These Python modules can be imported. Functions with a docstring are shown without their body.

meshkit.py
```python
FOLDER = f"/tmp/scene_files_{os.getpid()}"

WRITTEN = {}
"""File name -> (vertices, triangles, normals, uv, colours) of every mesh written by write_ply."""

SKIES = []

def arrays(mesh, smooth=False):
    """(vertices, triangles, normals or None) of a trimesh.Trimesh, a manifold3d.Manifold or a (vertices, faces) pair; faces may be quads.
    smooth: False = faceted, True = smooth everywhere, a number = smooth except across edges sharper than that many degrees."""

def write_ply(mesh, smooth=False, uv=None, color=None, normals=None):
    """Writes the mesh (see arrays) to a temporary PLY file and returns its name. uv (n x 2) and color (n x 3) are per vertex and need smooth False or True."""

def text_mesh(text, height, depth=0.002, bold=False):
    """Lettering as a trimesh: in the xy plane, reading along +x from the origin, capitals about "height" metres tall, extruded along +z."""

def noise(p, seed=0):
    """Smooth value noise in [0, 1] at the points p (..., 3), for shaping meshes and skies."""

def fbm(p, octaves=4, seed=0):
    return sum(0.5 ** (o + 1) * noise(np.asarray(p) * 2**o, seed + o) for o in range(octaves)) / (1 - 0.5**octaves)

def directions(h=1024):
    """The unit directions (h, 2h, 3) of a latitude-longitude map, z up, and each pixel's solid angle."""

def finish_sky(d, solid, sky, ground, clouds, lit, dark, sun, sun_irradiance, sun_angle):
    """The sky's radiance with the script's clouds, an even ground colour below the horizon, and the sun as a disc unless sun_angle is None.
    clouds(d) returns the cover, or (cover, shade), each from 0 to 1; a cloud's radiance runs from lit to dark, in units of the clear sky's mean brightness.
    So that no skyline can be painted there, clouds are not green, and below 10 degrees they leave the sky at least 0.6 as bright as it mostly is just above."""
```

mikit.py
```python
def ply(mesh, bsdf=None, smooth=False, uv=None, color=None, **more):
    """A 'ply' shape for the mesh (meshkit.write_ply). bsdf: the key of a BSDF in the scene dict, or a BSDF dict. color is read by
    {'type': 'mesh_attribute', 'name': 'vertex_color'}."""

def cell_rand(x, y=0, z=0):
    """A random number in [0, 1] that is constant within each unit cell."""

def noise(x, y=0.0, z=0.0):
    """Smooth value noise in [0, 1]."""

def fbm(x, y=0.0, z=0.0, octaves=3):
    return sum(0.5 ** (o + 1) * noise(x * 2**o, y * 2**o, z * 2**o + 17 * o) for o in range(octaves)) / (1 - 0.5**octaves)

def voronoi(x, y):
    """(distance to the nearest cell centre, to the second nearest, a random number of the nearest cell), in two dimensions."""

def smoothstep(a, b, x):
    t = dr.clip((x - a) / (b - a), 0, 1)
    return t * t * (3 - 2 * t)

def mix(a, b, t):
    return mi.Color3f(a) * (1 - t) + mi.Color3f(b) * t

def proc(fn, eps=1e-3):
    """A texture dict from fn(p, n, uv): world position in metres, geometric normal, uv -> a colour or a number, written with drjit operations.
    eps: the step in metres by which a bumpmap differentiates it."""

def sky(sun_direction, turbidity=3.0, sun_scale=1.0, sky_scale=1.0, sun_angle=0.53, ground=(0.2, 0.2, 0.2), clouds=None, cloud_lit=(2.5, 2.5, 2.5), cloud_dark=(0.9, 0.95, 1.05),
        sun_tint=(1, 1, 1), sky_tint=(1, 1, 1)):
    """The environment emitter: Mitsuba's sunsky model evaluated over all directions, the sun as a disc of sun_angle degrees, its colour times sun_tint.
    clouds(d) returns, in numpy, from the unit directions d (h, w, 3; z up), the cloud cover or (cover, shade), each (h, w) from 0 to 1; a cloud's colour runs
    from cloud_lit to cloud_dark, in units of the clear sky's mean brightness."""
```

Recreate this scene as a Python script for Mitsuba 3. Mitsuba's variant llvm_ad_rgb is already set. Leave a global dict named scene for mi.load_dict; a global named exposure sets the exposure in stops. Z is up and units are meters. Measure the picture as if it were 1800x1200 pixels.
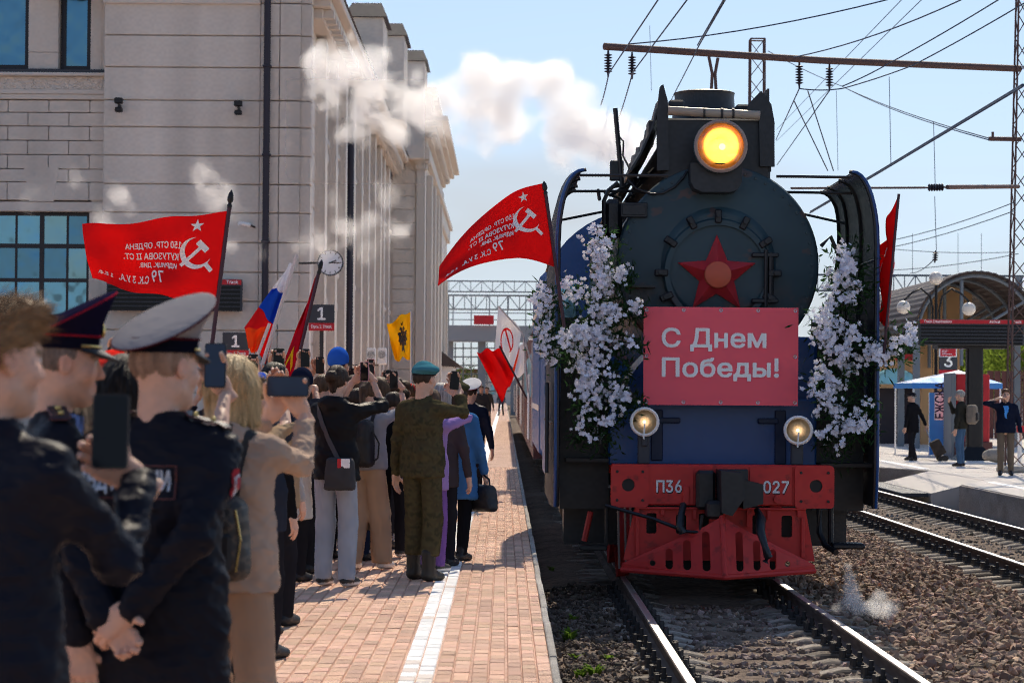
import math, numpy as np, trimesh, mitsuba as mi, mikit, meshkit, manifold3d as m3
import drjit as dr
from shapely.geometry import Polygon, box as sbox, Point
from shapely import affinity
from shapely.ops import unary_union
T = mi.ScalarTransform4f
scene, labels = {}, {}
rng = np.random.default_rng(7)
A3 = lambda *a: np.array(a, float)

# ---------------------------------------------------------------- camera, sky, exposure
CAM, FPX, ROLL = A3(0, 0, 1.5), 4000.0, math.radians(0.4)
U0, R0 = A3(-math.sin(ROLL), 0, math.cos(ROLL)), A3(math.cos(ROLL), 0, math.sin(ROLL))
FW = A3(0, 1, 0) + 13 / FPX * R0 + 90 / FPX * U0
FW /= np.linalg.norm(FW)
RT = np.cross(FW, U0); RT /= np.linalg.norm(RT)
UP = np.cross(RT, FW)
scene['camera'] = {'type': 'thinlens', 'fov': math.degrees(2 * math.atan(900 / FPX)), 'fov_axis': 'x', 'near_clip': 0.5, 'far_clip': 4000.0,
                   'aperture_radius': 0.0065, 'focus_distance': 21.5,
                   'to_world': T().look_at(origin=CAM.tolist(), target=(CAM + FW).tolist(), up=UP.tolist())}
SUN = A3(math.sin(math.radians(10)) * math.cos(math.radians(48)), math.cos(math.radians(10)) * math.cos(math.radians(48)), math.sin(math.radians(48)))


def clouds(d):
    p = d * A3(3.2, 3.2, 13.0)
    a = meshkit.fbm(p + 5.0, 5, 3)
    low = np.clip(1 - d[..., 2] / 0.35, 0, 1)
    c = np.clip((a - 0.46) / 0.24, 0, 1) * 0.6 * (0.5 + 0.5 * low) + 0.85 * np.exp(-np.maximum(d[..., 2], 0) / 0.085)
    return c, 0.25 * np.clip((a - 0.6) / 0.3, 0, 1)


scene['sky'] = mikit.sky(SUN, turbidity=3.0, clouds=clouds, cloud_lit=(1.68, 1.72, 1.75), cloud_dark=(1.2, 1.28, 1.38), sky_scale=0.92, sun_scale=0.85, sun_tint=(0.95, 1.0, 1.06))
exposure = 2.1


def pix(px, py, y):
    """world point that the photograph shows at pixel (px, py), at distance y along the track"""
    d = FW + (px - 900) / FPX * RT + (600 - py) / FPX * UP
    return CAM + d * (y / d[1])


def gnd(px, py, z=0.0):
    d = FW + (px - 900) / FPX * RT + (600 - py) / FPX * UP
    return CAM + d * ((z - CAM[2]) / d[2])


# ---------------------------------------------------------------- materials
def C(*c):
    """sRGB 0-255 -> linear"""
    c = np.array(c, float) / 255
    return np.where(c <= 0.04045, c / 12.92, ((c + 0.055) / 1.055) ** 2.4).tolist()


def rgb(c):
    return {'type': 'rgb', 'value': [float(x) for x in c]}


VC = {'type': 'mesh_attribute', 'name': 'vertex_color'}


def mat(name, color, rough=0.6, metal=0.0, spec=0.4, two=True, **more):
    col = color if isinstance(color, dict) else rgb(color)
    b = {'type': 'principled', 'base_color': col, 'roughness': float(rough) if not isinstance(rough, dict) else rough, 'metallic': float(metal), 'specular': float(spec), **more}
    scene['mat_' + name] = {'type': 'twosided', 'bsdf': b} if two else b
    return 'mat_' + name


def bump(name, inner, fn, scale=1.0, eps=2e-3):
    scene['mat_' + name] = {'type': 'twosided', 'bsdf': {'type': 'bumpmap', 'arbitrary': {**mikit.proc(fn, eps)}, 'scale': scale, 'bsdf': inner}}
    return 'mat_' + name


def plain(color, rough=0.6, metal=0.0, spec=0.4, **more):
    return {'type': 'principled', 'base_color': color if isinstance(color, dict) else rgb(color), 'roughness': rough, 'metallic': metal, 'specular': spec, **more}


def plaster(p, n, uv):
    a = mikit.fbm(p.x * 0.35, p.y * 0.35, p.z * 0.35)
    s = mikit.fbm(p.x * 1.5, p.y * 1.5, p.z * 0.12)
    g = mikit.noise(p.x * 14, p.y * 14, p.z * 14)
    return mikit.mix((0.61, 0.548, 0.478), (0.75, 0.682, 0.605), a) * (0.74 + 0.38 * s) * (0.95 + 0.1 * g)


def dirt(p, n, uv):
    a = mikit.fbm(p.x * 2.1, p.y * 2.1, 0.0)
    b = mikit.noise(p.x * 23, p.y * 23, 0.0)
    return mikit.mix((0.10, 0.075, 0.058), (0.21, 0.16, 0.125), a) * (0.65 + 0.6 * b)


def paving_far(p, n, uv):
    row = mikit.smoothstep(0.0, 0.06, dr.abs(p.y / 0.18 - dr.floor(p.y / 0.18) - 0.5) * 0.18)
    a = mikit.noise(p.x * 5.2, p.y * 2.6, 0)
    return mikit.mix((0.45, 0.29, 0.22), (0.56, 0.385, 0.30), a) * (0.85 + 0.15 * row)


def smokebox_col(p, n, uv):
    a = mikit.fbm(p.x * 2.3, p.y * 2.3, p.z * 2.3)
    r = mikit.fbm(p.x * 5.1 + 9, p.y * 5, p.z * 5, octaves=4)
    c = mikit.mix((0.012, 0.034, 0.048), (0.032, 0.074, 0.094), a)
    low = mikit.smoothstep(2.75, 2.15, p.z) * mikit.smoothstep(0.45, 0.65, r)
    spot = mikit.smoothstep(0.68, 0.76, r) * 0.5
    return mikit.mix(c, (0.13, 0.055, 0.035), dr.clip(low * 0.8 + spot, 0, 1))


def red_col(p, n, uv):
    a = mikit.fbm(p.x * 4, p.y * 4, p.z * 4)
    r = mikit.fbm(p.x * 11 + 3, p.y * 11, p.z * 9, octaves=4)
    c = mikit.mix((0.50, 0.020, 0.022), (0.62, 0.052, 0.040), a)
    return mikit.mix(c, (0.10, 0.02, 0.018), mikit.smoothstep(0.60, 0.80, r) * 0.5)


def black_col(p, n, uv):
    a = mikit.fbm(p.x * 3, p.y * 1.2, p.z * 3)
    b = mikit.noise(p.x * 30, p.y * 12, p.z * 30)
    return mikit.mix((0.003, 0.004, 0.007), (0.016, 0.018, 0.023), a) * (0.7 + 0.6 * b)


def concrete_col(p, n, uv):
    a = mikit.fbm(p.x * 2.2, p.y * 2.2, p.z * 4)
    b = mikit.noise(p.x * 40, p.y * 40, p.z * 40)
    return mikit.mix((0.20, 0.185, 0.165), (0.42, 0.395, 0.36), a) * (0.8 + 0.35 * b)


def rail_side(p, n, uv):
    a = mikit.noise(p.x * 30, p.y * 6, p.z * 30)
    return mikit.mix((0.055, 0.042, 0.036), (0.12, 0.092, 0.078), a)


mat('plaster', mikit.proc(plaster), 0.9, spec=0.2)
mat('dirt', mikit.proc(dirt), 0.95, spec=0.1)
mat('paving_far', mikit.proc(paving_far), 0.85, spec=0.2)
mat('smokebox', mikit.proc(smokebox_col), 0.48, spec=0.45)
mat('red_paint', mikit.proc(red_col), 0.46, spec=0.3)
mat('loco_black', mikit.proc(black_col), 0.42, spec=0.5)
mat('concrete', mikit.proc(concrete_col), 0.9, spec=0.2)


def sleeper_col(p, n, uv):
    a = mikit.fbm(p.x * 1.7, p.y * 6, p.z * 3)
    b = mikit.noise(p.x * 35, p.y * 35, p.z * 35)
    return mikit.mix((0.10, 0.085, 0.07), (0.33, 0.29, 0.245), mikit.smoothstep(.3, .7, a)) * (0.75 + 0.4 * b)


mat('sleeper', mikit.proc(sleeper_col), 0.9, spec=0.15)
mat('rail_side', mikit.proc(rail_side), 0.7, spec=0.3)
mat('vc', VC, 0.85, spec=0.25)
mat('vc_semi', VC, 0.5, spec=0.4)


def weave(p, n, uv):
    a = mikit.noise(p.x * 90, p.y * 90, p.z * 90)
    b = mikit.noise(p.x * 260, p.y * 260, p.z * 260)
    c = mikit.fbm(p.x * 22, p.y * 22, p.z * 22)
    return 0.35 * a + 0.2 * b + 0.8 * c


def weave_fine(p, n, uv):
    a = mikit.noise(p.x * 90, p.y * 90, p.z * 90)
    return 0.4 * a + 0.5 * mikit.noise(p.x * 30, p.y * 30, p.z * 45)


bump('cloth', {'type': 'diffuse', 'reflectance': VC}, weave, 0.005, 3e-3)
bump('uniform', plain(VC, .5, 0, .07), weave_fine, 0.004, 3e-3)
mat('skin', VC, 0.5, spec=0.35)
mat('hair', VC, 0.6, spec=0.25)
mat('steel', (0.60, 0.60, 0.62), 0.42, 1.0)
mat('iron', (0.035, 0.033, 0.033), 0.55, 0.0)
mat('black', (0.006, 0.006, 0.008), 0.45)
mat('black_gloss', (0.006, 0.006, 0.008), 0.12, spec=0.18)
mat('white', (0.84, 0.84, 0.84), 0.5)
mat('cream', (0.62, 0.56, 0.49), 0.6)
mat('blue_paint', C(22, 70, 130), 0.32, spec=0.5)
mat('navy', C(14, 34, 66), 0.45)
mat('signred', C(190, 25, 40), 0.4)
mat('signgrey', C(52, 56, 64), 0.5)
mat('mast', C(92, 70, 66), 0.7)
mat('wire', C(60, 74, 92), 0.6)
mat('window_frame', C(30, 30, 38), 0.4)


def ripple(p, n, uv):
    return mikit.fbm(p.x * 1.1, p.y * 1.1, p.z * 0.8) + 0.12 * mikit.noise(p.x * 5, p.y * 5, p.z * 4)


for nm_, c_, r_ in (('pane', (0.16, 0.36, 0.47), .07), ('pane_green', (0.20, 0.36, 0.40), .09), ('pane_dark', (0.09, 0.22, 0.31), .06)):
    bump(nm_, plain(c_, r_, .75, .8), ripple, 0.05, 2e-2)
mat('brass', (0.75, 0.55, 0.2), 0.3, 1.0)
mat('roof', C(70, 60, 60), 0.6)
mat('drain', C(44, 40, 52), 0.5)


# ---------------------------------------------------------------- scene bookkeeping
_count = {}


def numbered(name):
    n = _count.get(name, 0)
    _count[name] = n + 1
    return name if n == 0 else f'{name}_{n:03d}'


def thing(name, label, cat, group=None, kind=None):
    key = numbered(name)
    labels[key] = {'label': label, 'category': cat}
    if group: labels[key]['group'] = group
    if kind: labels[key]['kind'] = kind
    return key


def shape(mesh, bsdf, smooth=False, color=None, **more):
    return mikit.ply(mesh, bsdf, smooth=smooth, color=color, **more)


NOSPLIT = {'lettering', 'numbering', 'numbering_shadow', 'numeral', 'blossom_cluster', 'leaves', 'body', 'emblem'}


def pieces(mesh):
    """the separate pieces of a mesh: loose parts whose boxes do not touch"""
    import scipy.sparse as sp
    v, f = (np.asarray(mesh.vertices), np.asarray(mesh.faces)) if hasattr(mesh, 'vertices') else (np.asarray(mesh[0]), np.asarray(mesh[1]))
    n = len(v)
    if n > 60000: return [mesh]
    g = sp.coo_matrix((np.ones(len(f) * 2), (np.r_[f[:, 0], f[:, 1]], np.r_[f[:, 1], f[:, 2]])), (n, n))
    k, lab = sp.csgraph.connected_components(g, False)
    if k == 1 or k > 400: return [mesh]
    lo, hi = np.full((k, 3), 1e9), np.full((k, 3), -1e9)
    np.minimum.at(lo, lab, v); np.maximum.at(hi, lab, v)
    gap = np.maximum(lo[:, None] - hi[None], lo[None] - hi[:, None]).max(-1)
    k2, grp = sp.csgraph.connected_components(sp.coo_matrix(gap < .012), False)
    if k2 == 1 or k2 > 60: return [mesh]
    out = []
    for i in range(k2):
        m = grp[lab] == i
        idx = np.cumsum(m) - 1
        out.append(trimesh.Trimesh(v[m], idx[f[m[f[:, 0]]]], process=False))
    return out


def part(holder, name, mesh, bsdf, smooth=False, color=None, label=None, kind=None, **more):
    if not isinstance(mesh, dict) and color is None and kind is None and name not in NOSPLIT:
        ps = pieces(mesh)
        if len(ps) > 1:
            return [part(holder, name, m, bsdf, smooth, label=label, **more) if i == 0 else part(holder, name, m, bsdf, smooth, **more) for i, m in enumerate(ps)][0]
    key = numbered(holder + '__' + name)
    scene[key] = mesh if isinstance(mesh, dict) else shape(mesh, bsdf, smooth, color, **more)
    if label or kind:
        labels[key] = {}
        if label: labels[key]['label'] = label
        if kind: labels[key]['kind'] = kind
    return key


def solo(name, mesh, bsdf, label, cat, smooth=False, color=None, group=None, kind=None, **more):
    key = thing(name, label, cat, group, kind)
    scene[key] = mesh if isinstance(mesh, dict) else shape(mesh, bsdf, smooth, color, **more)
    return key


def struct(name, mesh, bsdf, smooth=False, color=None, label=None, **more):
    key = numbered(name)
    scene[key] = shape(mesh, bsdf, smooth, color, **more)
    labels[key] = {'kind': 'structure'}
    if label: labels[key]['label'] = label
    return key


# ---------------------------------------------------------------- mesh helpers
cat = trimesh.util.concatenate


def bx(x0, x1, y0, y1, z0, z1, c=0.0):
    if c <= 0:
        m = trimesh.creation.box((x1 - x0, y1 - y0, z1 - z0))
    else:
        P = []
        for sx in (0, 1):
            for sy in (0, 1):
                for sz in (0, 1):
                    X, Y, Z = (x1 if sx else x0), (y1 if sy else y0), (z1 if sz else z0)
                    dx, dy, dz = (-c if sx else c), (-c if sy else c), (-c if sz else c)
                    P += [(X, Y + dy, Z + dz), (X + dx, Y, Z + dz), (X + dx, Y + dy, Z)]
        return trimesh.convex.convex_hull(np.array(P))
    m.apply_translation(((x0 + x1) / 2, (y0 + y1) / 2, (z0 + z1) / 2))
    return m


def tube(pts, r, sides=8, cap=True):
    p = np.asarray(pts, float)
    t = np.gradient(p, axis=0)
    t /= np.linalg.norm(t, axis=1, keepdims=True) + 1e-12
    ref = A3(0, 0, 1) if abs(t[:, 2]).mean() < 0.8 else A3(0, 1, 0)
    a = np.cross(t, ref); a /= np.linalg.norm(a, axis=1, keepdims=True) + 1e-12
    b = np.cross(t, a)
    an = np.arange(sides) * 2 * np.pi / sides
    rr = np.broadcast_to(r, (len(p),))[:, None, None]
    v = (p[:, None] + rr * (np.cos(an)[None, :, None] * a[:, None] + np.sin(an)[None, :, None] * b[:, None])).reshape(-1, 3)
    i, j = np.meshgrid(np.arange(len(p) - 1), np.arange(sides), indexing='ij')
    q = np.stack([i * sides + j, (i + 1) * sides + j, (i + 1) * sides + (j + 1) % sides, i * sides + (j + 1) % sides], -1).reshape(-1, 4)
    f = np.vstack([q[:, [0, 1, 2]], q[:, [0, 2, 3]]])
    if cap:
        k = len(v); v = np.vstack([v, p[:1], p[-1:]]); s = np.arange(sides); e = (len(p) - 1) * sides
        f = np.vstack([f, np.stack([(s * 0 + k), s, (s + 1) % sides], 1), np.stack([s * 0 + k + 1, e + (s + 1) % sides, e + s], 1)])
    return trimesh.Trimesh(v, f, process=False)


def lathe(prof, n=32, center=(0, 0, 0), axis='z', scale=(1, 1, 1)):
    """prof: (radius, height) list"""
    m = trimesh.creation.revolve(np.array(prof, float), sections=n)
    if axis == 'y': m.apply_transform(trimesh.transformations.rotation_matrix(math.pi / 2, (1, 0, 0)))  # height -> -y
    if axis == 'x': m.apply_transform(trimesh.transformations.rotation_matrix(math.pi / 2, (0, 1, 0)))
    m.apply_scale(scale)
    m.apply_translation(center)
    return m


def prism_y(poly, y0, y1):
    """shapely polygon in (x, z), extruded from y0 to y1"""
    out = []
    for g in getattr(poly, 'geoms', [poly]):
        m = trimesh.creation.extrude_polygon(g, y1 - y0, engine='earcut')
        v = m.vertices
        out.append(trimesh.Trimesh(np.stack([v[:, 0], y0 + v[:, 2], v[:, 1]], 1), m.faces[:, ::-1], process=False))
    return cat(out)


def prism_x(poly, x0, x1):
    out = []
    for g in getattr(poly, 'geoms', [poly]):
        m = trimesh.creation.extrude_polygon(g, x1 - x0, engine='earcut')
        v = m.vertices
        out.append(trimesh.Trimesh(np.stack([x0 + v[:, 2], v[:, 0], v[:, 1]], 1), m.faces, process=False))
    return cat(out)


def grid_mesh(P):
    """(n, m, 3) points -> triangulated sheet"""
    n, m = P.shape[:2]
    i, j = np.meshgrid(np.arange(n - 1), np.arange(m - 1), indexing='ij')
    a = i * m + j
    q = np.stack([a, a + m, a + m + 1, a + 1], -1).reshape(-1, 4)
    return trimesh.Trimesh(P.reshape(-1, 3), np.vstack([q[:, [0, 1, 2]], q[:, [0, 2, 3]]]), process=False)


def sheet(P, th):
    """closed thin slab from a grid of points"""
    g = grid_mesh(P)
    n, m = P.shape[:2]
    nr = np.zeros_like(g.vertices); fn = np.cross(g.vertices[g.faces[:, 1]] - g.vertices[g.faces[:, 0]], g.vertices[g.faces[:, 2]] - g.vertices[g.faces[:, 0]])
    for k in range(3): np.add.at(nr, g.faces[:, k], fn)
    nr /= np.linalg.norm(nr, axis=1, keepdims=True) + 1e-12
    v = np.vstack([g.vertices + nr * th / 2, g.vertices - nr * th / 2]); N = n * m
    idx = np.arange(N).reshape(n, m)
    ring = np.concatenate([idx[0, :-1], idx[:-1, -1], idx[-1, :0:-1], idx[:0:-1, 0]])
    nx = np.roll(ring, -1)
    f = np.vstack([g.faces, g.faces[:, ::-1] + N, np.stack([ring, nx, nx + N], 1), np.stack([ring, nx + N, ring + N], 1)])
    return trimesh.Trimesh(v, f, process=False)


def xf(mesh, M):
    m = mesh.copy(); m.apply_transform(M); return m


def frame(o, x, y, z):
    M = np.eye(4); M[:3, 0], M[:3, 1], M[:3, 2], M[:3, 3] = x, y, z, o
    return M


def rotz(a, o=(0, 0, 0)):
    M = np.eye(4); c, s = math.cos(a), math.sin(a)
    M[:2, :2] = [[c, -s], [s, c]]; M[:3, 3] = o
    return M


def text_on(text, height, M, depth=0.004, bold=True, width=None):
    """text centred on the local origin of M, reading along local x, upright along local y"""
    m = meshkit.text_mesh(text, height, depth, bold)
    b = m.bounds
    m.apply_translation((-(b[0][0] + b[1][0]) / 2, -(b[0][1] + b[1][1]) / 2, 0))
    if width: m.apply_scale((width / (b[1][0] - b[0][0]), 1, 1))
    m.apply_transform(M)
    return m


def face_cam(o):
    """a frame whose x is world x, y is world z, z points to -y (towards the camera)"""
    return frame(o, A3(1, 0, 0), A3(0, 0, 1), A3(0, -1, 0))


def tint(mesh, c, amt=0.0, freq=3.0, seed=0):
    """per vertex colours with a little variation"""
    v = np.asarray(mesh.vertices)
    k = 1 + amt * (2 * meshkit.fbm(v * freq + seed * 7.3, 3, seed) - 1)
    return np.clip(np.asarray(c)[None] * k[:, None], 0, 1)


# ---------------------------------------------------------------- signed distance fields -> meshes (surface nets)
class Field:
    def __init__(s, lo, hi, h):
        s.h, s.lo = h, np.asarray(lo, float)
        n = np.ceil((np.asarray(hi, float) - s.lo) / h).astype(int) + 1
        s.ax = [(s.lo[k] + h * np.arange(n[k])).astype(np.float32) for k in range(3)]
        s.D = np.full(n, 0.3, np.float32)

    def _sl(s, lo, hi):
        return tuple(slice(max(0, int((lo[k] - s.lo[k]) / s.h)), max(0, int((hi[k] - s.lo[k]) / s.h) + 2)) for k in range(3))

    def op(s, fn, lo, hi, k=0.0, sub=False):
        sl = s._sl(np.asarray(lo) - k - 3 * s.h, np.asarray(hi) + k + 3 * s.h)
        X, Y, Z = np.meshgrid(s.ax[0][sl[0]], s.ax[1][sl[1]], s.ax[2][sl[2]], indexing='ij', sparse=True)
        a, b = s.D[sl], None
        if a.size == 0: return s
        b = fn(X, Y, Z)
        if sub:
            a, b = -a, b
        if k > 0:
            t = np.clip(0.5 + 0.5 * (b - a) / k, 0, 1)
            r = b + (a - b) * t - k * t * (1 - t)
        else:
            r = np.minimum(a, b)
        s.D[sl] = -r if sub else r
        return s

    def cone(s, a, b, ra, rb, k=0.02, sc=(1, 1, 1), sub=False):
        a, b, sc = np.asarray(a, float), np.asarray(b, float), np.asarray(sc, float)
        r = max(ra, rb)
        lo, hi = np.minimum(a, b) - r * sc, np.maximum(a, b) + r * sc
        A, BA, ms = a / sc, (b - a) / sc, float(min(sc))
        L = float(BA @ BA) + 1e-12

        def fn(X, Y, Z):
            x, y, z = X / sc[0] - A[0], Y / sc[1] - A[1], Z / sc[2] - A[2]
            t = np.clip((x * BA[0] + y * BA[1] + z * BA[2]) / L, 0, 1)
            return (np.sqrt((x - t * BA[0]) ** 2 + (y - t * BA[1]) ** 2 + (z - t * BA[2]) ** 2) - (ra + (rb - ra) * t)) * ms
        return s.op(fn, lo, hi, k, sub)

    def ell(s, c, r, k=0.02, sub=False):
        r = np.asarray(r, float); m = float(min(r))
        return s.cone(c, c, m, m, k, r / m, sub)

    def cut(s, nrm, d):
        """keeps the side where nrm . p < d"""
        X, Y, Z = np.meshgrid(*s.ax, indexing='ij', sparse=True)
        s.D = np.maximum(s.D, nrm[0] * X + nrm[1] * Y + nrm[2] * Z - d).astype(np.float32)
        return s

    def cutfn(s, fn):
        X, Y, Z = np.meshgrid(*s.ax, indexing='ij', sparse=True)
        s.D = np.maximum(s.D, fn(X, Y, Z)).astype(np.float32)
        return s

    def mesh(s):
        D = s.D
        D = np.pad(D, 1, constant_values=0.1)
        I = D < 0
        n = np.array(D.shape) - 1
        acc, cnt = np.zeros((*n, 3), np.float32), np.zeros(n, np.int8)
        cs = lambda d, ax: tuple(slice(d[k], n[k] + d[k] + (1 if k == ax else 0)) for k in range(3))
        for ax in range(3):
            e = [0, 0, 0]; e[ax] = 1
            o1, o2 = [k for k in range(3) if k != ax]
            for u in (0, 1):
                for w in (0, 1):
                    d0 = [0, 0, 0]; d0[o1], d0[o2] = u, w
                    d1 = list(d0); d1[ax] = 1
                    s0 = tuple(slice(d0[k], d0[k] + n[k]) for k in range(3)); s1 = tuple(slice(d1[k], d1[k] + n[k]) for k in range(3))
                    x = np.nonzero(I[s0] != I[s1])
                    if not len(x[0]): continue
                    a, b = D[s0][x], D[s1][x]
                    t = a / (a - b)
                    p = np.zeros((len(t), 3), np.float32)
                    p[:, o1], p[:, o2], p[:, ax] = u, w, t
                    acc[x] += p; cnt[x] += 1
        cell = np.nonzero(cnt)
        vid = np.full(n, -1, np.int32); vid[cell] = np.arange(len(cell[0]))
        V = (np.stack(cell, 1) + acc[cell] / cnt[cell][:, None] - 1) * s.h + s.lo
        F = []
        for ax in range(3):
            o1, o2 = (ax + 1) % 3, (ax + 2) % 3
            sl0 = [slice(1, None)] * 3; sl0[ax] = slice(0, -1)
            s0, s1 = [slice(1, n[k]) for k in range(3)], [slice(1, n[k]) for k in range(3)]
            s0[ax] = slice(0, n[ax]); s1[ax] = slice(1, n[ax] + 1)
            a, b = I[tuple(s0)], I[tuple(s1)]
            for flip in (False, True):
                x = np.nonzero((a & ~b) if not flip else (~a & b))
                if not len(x[0]): continue
                c = np.stack(x, 1); c[:, o1] += 1; c[:, o2] += 1
                q = []
                for (du, dw) in ((-1, -1), (0, -1), (0, 0), (-1, 0)):
                    cc = c.copy(); cc[:, o1] += du; cc[:, o2] += dw
                    q.append(vid[cc[:, 0], cc[:, 1], cc[:, 2]])
                q = np.stack(q, 1)
                if flip: q = q[:, ::-1]
                F.append(q)
        q = np.vstack(F) if F else np.zeros((0, 4), int)
        q = q[(q >= 0).all(1)]
        return trimesh.Trimesh(V, np.vstack([q[:, [0, 1, 2]], q[:, [0, 2, 3]]]), process=False)


def vnormals(m):
    v, f = np.asarray(m.vertices), np.asarray(m.faces)
    n = np.zeros_like(v); fn = np.cross(v[f[:, 1]] - v[f[:, 0]], v[f[:, 2]] - v[f[:, 0]])
    for k in range(3): np.add.at(n, f[:, k], fn)
    return n / (np.linalg.norm(n, axis=1, keepdims=True) + 1e-12)


def relax(m, it=2, lam=0.5):
    """a few Laplacian steps"""
    v, f = np.array(m.vertices), np.asarray(m.faces)
    e = np.vstack([f[:, [0, 1]], f[:, [1, 2]], f[:, [2, 0]]]); e = np.vstack([e, e[:, ::-1]])
    c = np.bincount(e[:, 0], minlength=len(v))[:, None]
    for _ in range(it):
        s = np.stack([np.bincount(e[:, 0], weights=v[e[:, 1], k], minlength=len(v)) for k in range(3)], 1)
        v = v + lam * (s / np.maximum(c, 1) - v)
    return trimesh.Trimesh(v, f, process=False)
# ---------------------------------------------------------------- the setting: ground, platforms, tracks
RAIL, SLP, BED = -0.44, -0.615, -0.67      # rail head, sleeper top, ballast level
EDGE, TR1, TR2, EDGE2, PL2 = 0.31, 2.07, 6.82, 8.6, -0.19

struct('ground', bx(-1500, 1500, -30, 3000, -1.6, -0.80), 'mat_dirt', label='brown earth and gravel around the tracks')
# bed of the two tracks, gently uneven
gx, gy = np.linspace(0.3, 8.62, 60), np.concatenate([np.arange(8, 30, 0.2), np.arange(30, 120, 1.0), [260]])
Xg, Yg = np.meshgrid(gx, gy, indexing='ij')
hump = .045 * np.exp(-((Xg - TR1) / .62) ** 4) + .03 * np.exp(-((Xg - TR2) / .62) ** 4) + 0.05 * np.exp(-((Xg - 4.45) / 0.9) ** 2) + .06 * np.exp(-((Xg - 0.85) / 0.34) ** 4)
Zg = BED - 0.015 + hump + 0.05 * (meshkit.fbm(np.stack([Xg * 2.5, Yg * 2.5, Xg * 0], -1), 3) - 0.5)
struct('track_bed', grid_mesh(np.stack([Xg, Yg, Zg], -1)[::-1]), 'mat_dirt', True, label='earthy bed under the ballast of both tracks')


def bed_z(x, y):
    return BED - 0.015 + .045 * np.exp(-((x - TR1) / .62) ** 4) + .03 * np.exp(-((x - TR2) / .62) ** 4) + 0.05 * np.exp(-((x - 4.45) / 0.9) ** 2) + .06 * np.exp(-((x - 0.85) / 0.34) ** 4) + 0.05 * (meshkit.fbm(np.stack([x * 2.5, y * 2.5, x * 0], -1), 3) - 0.5)


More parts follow.
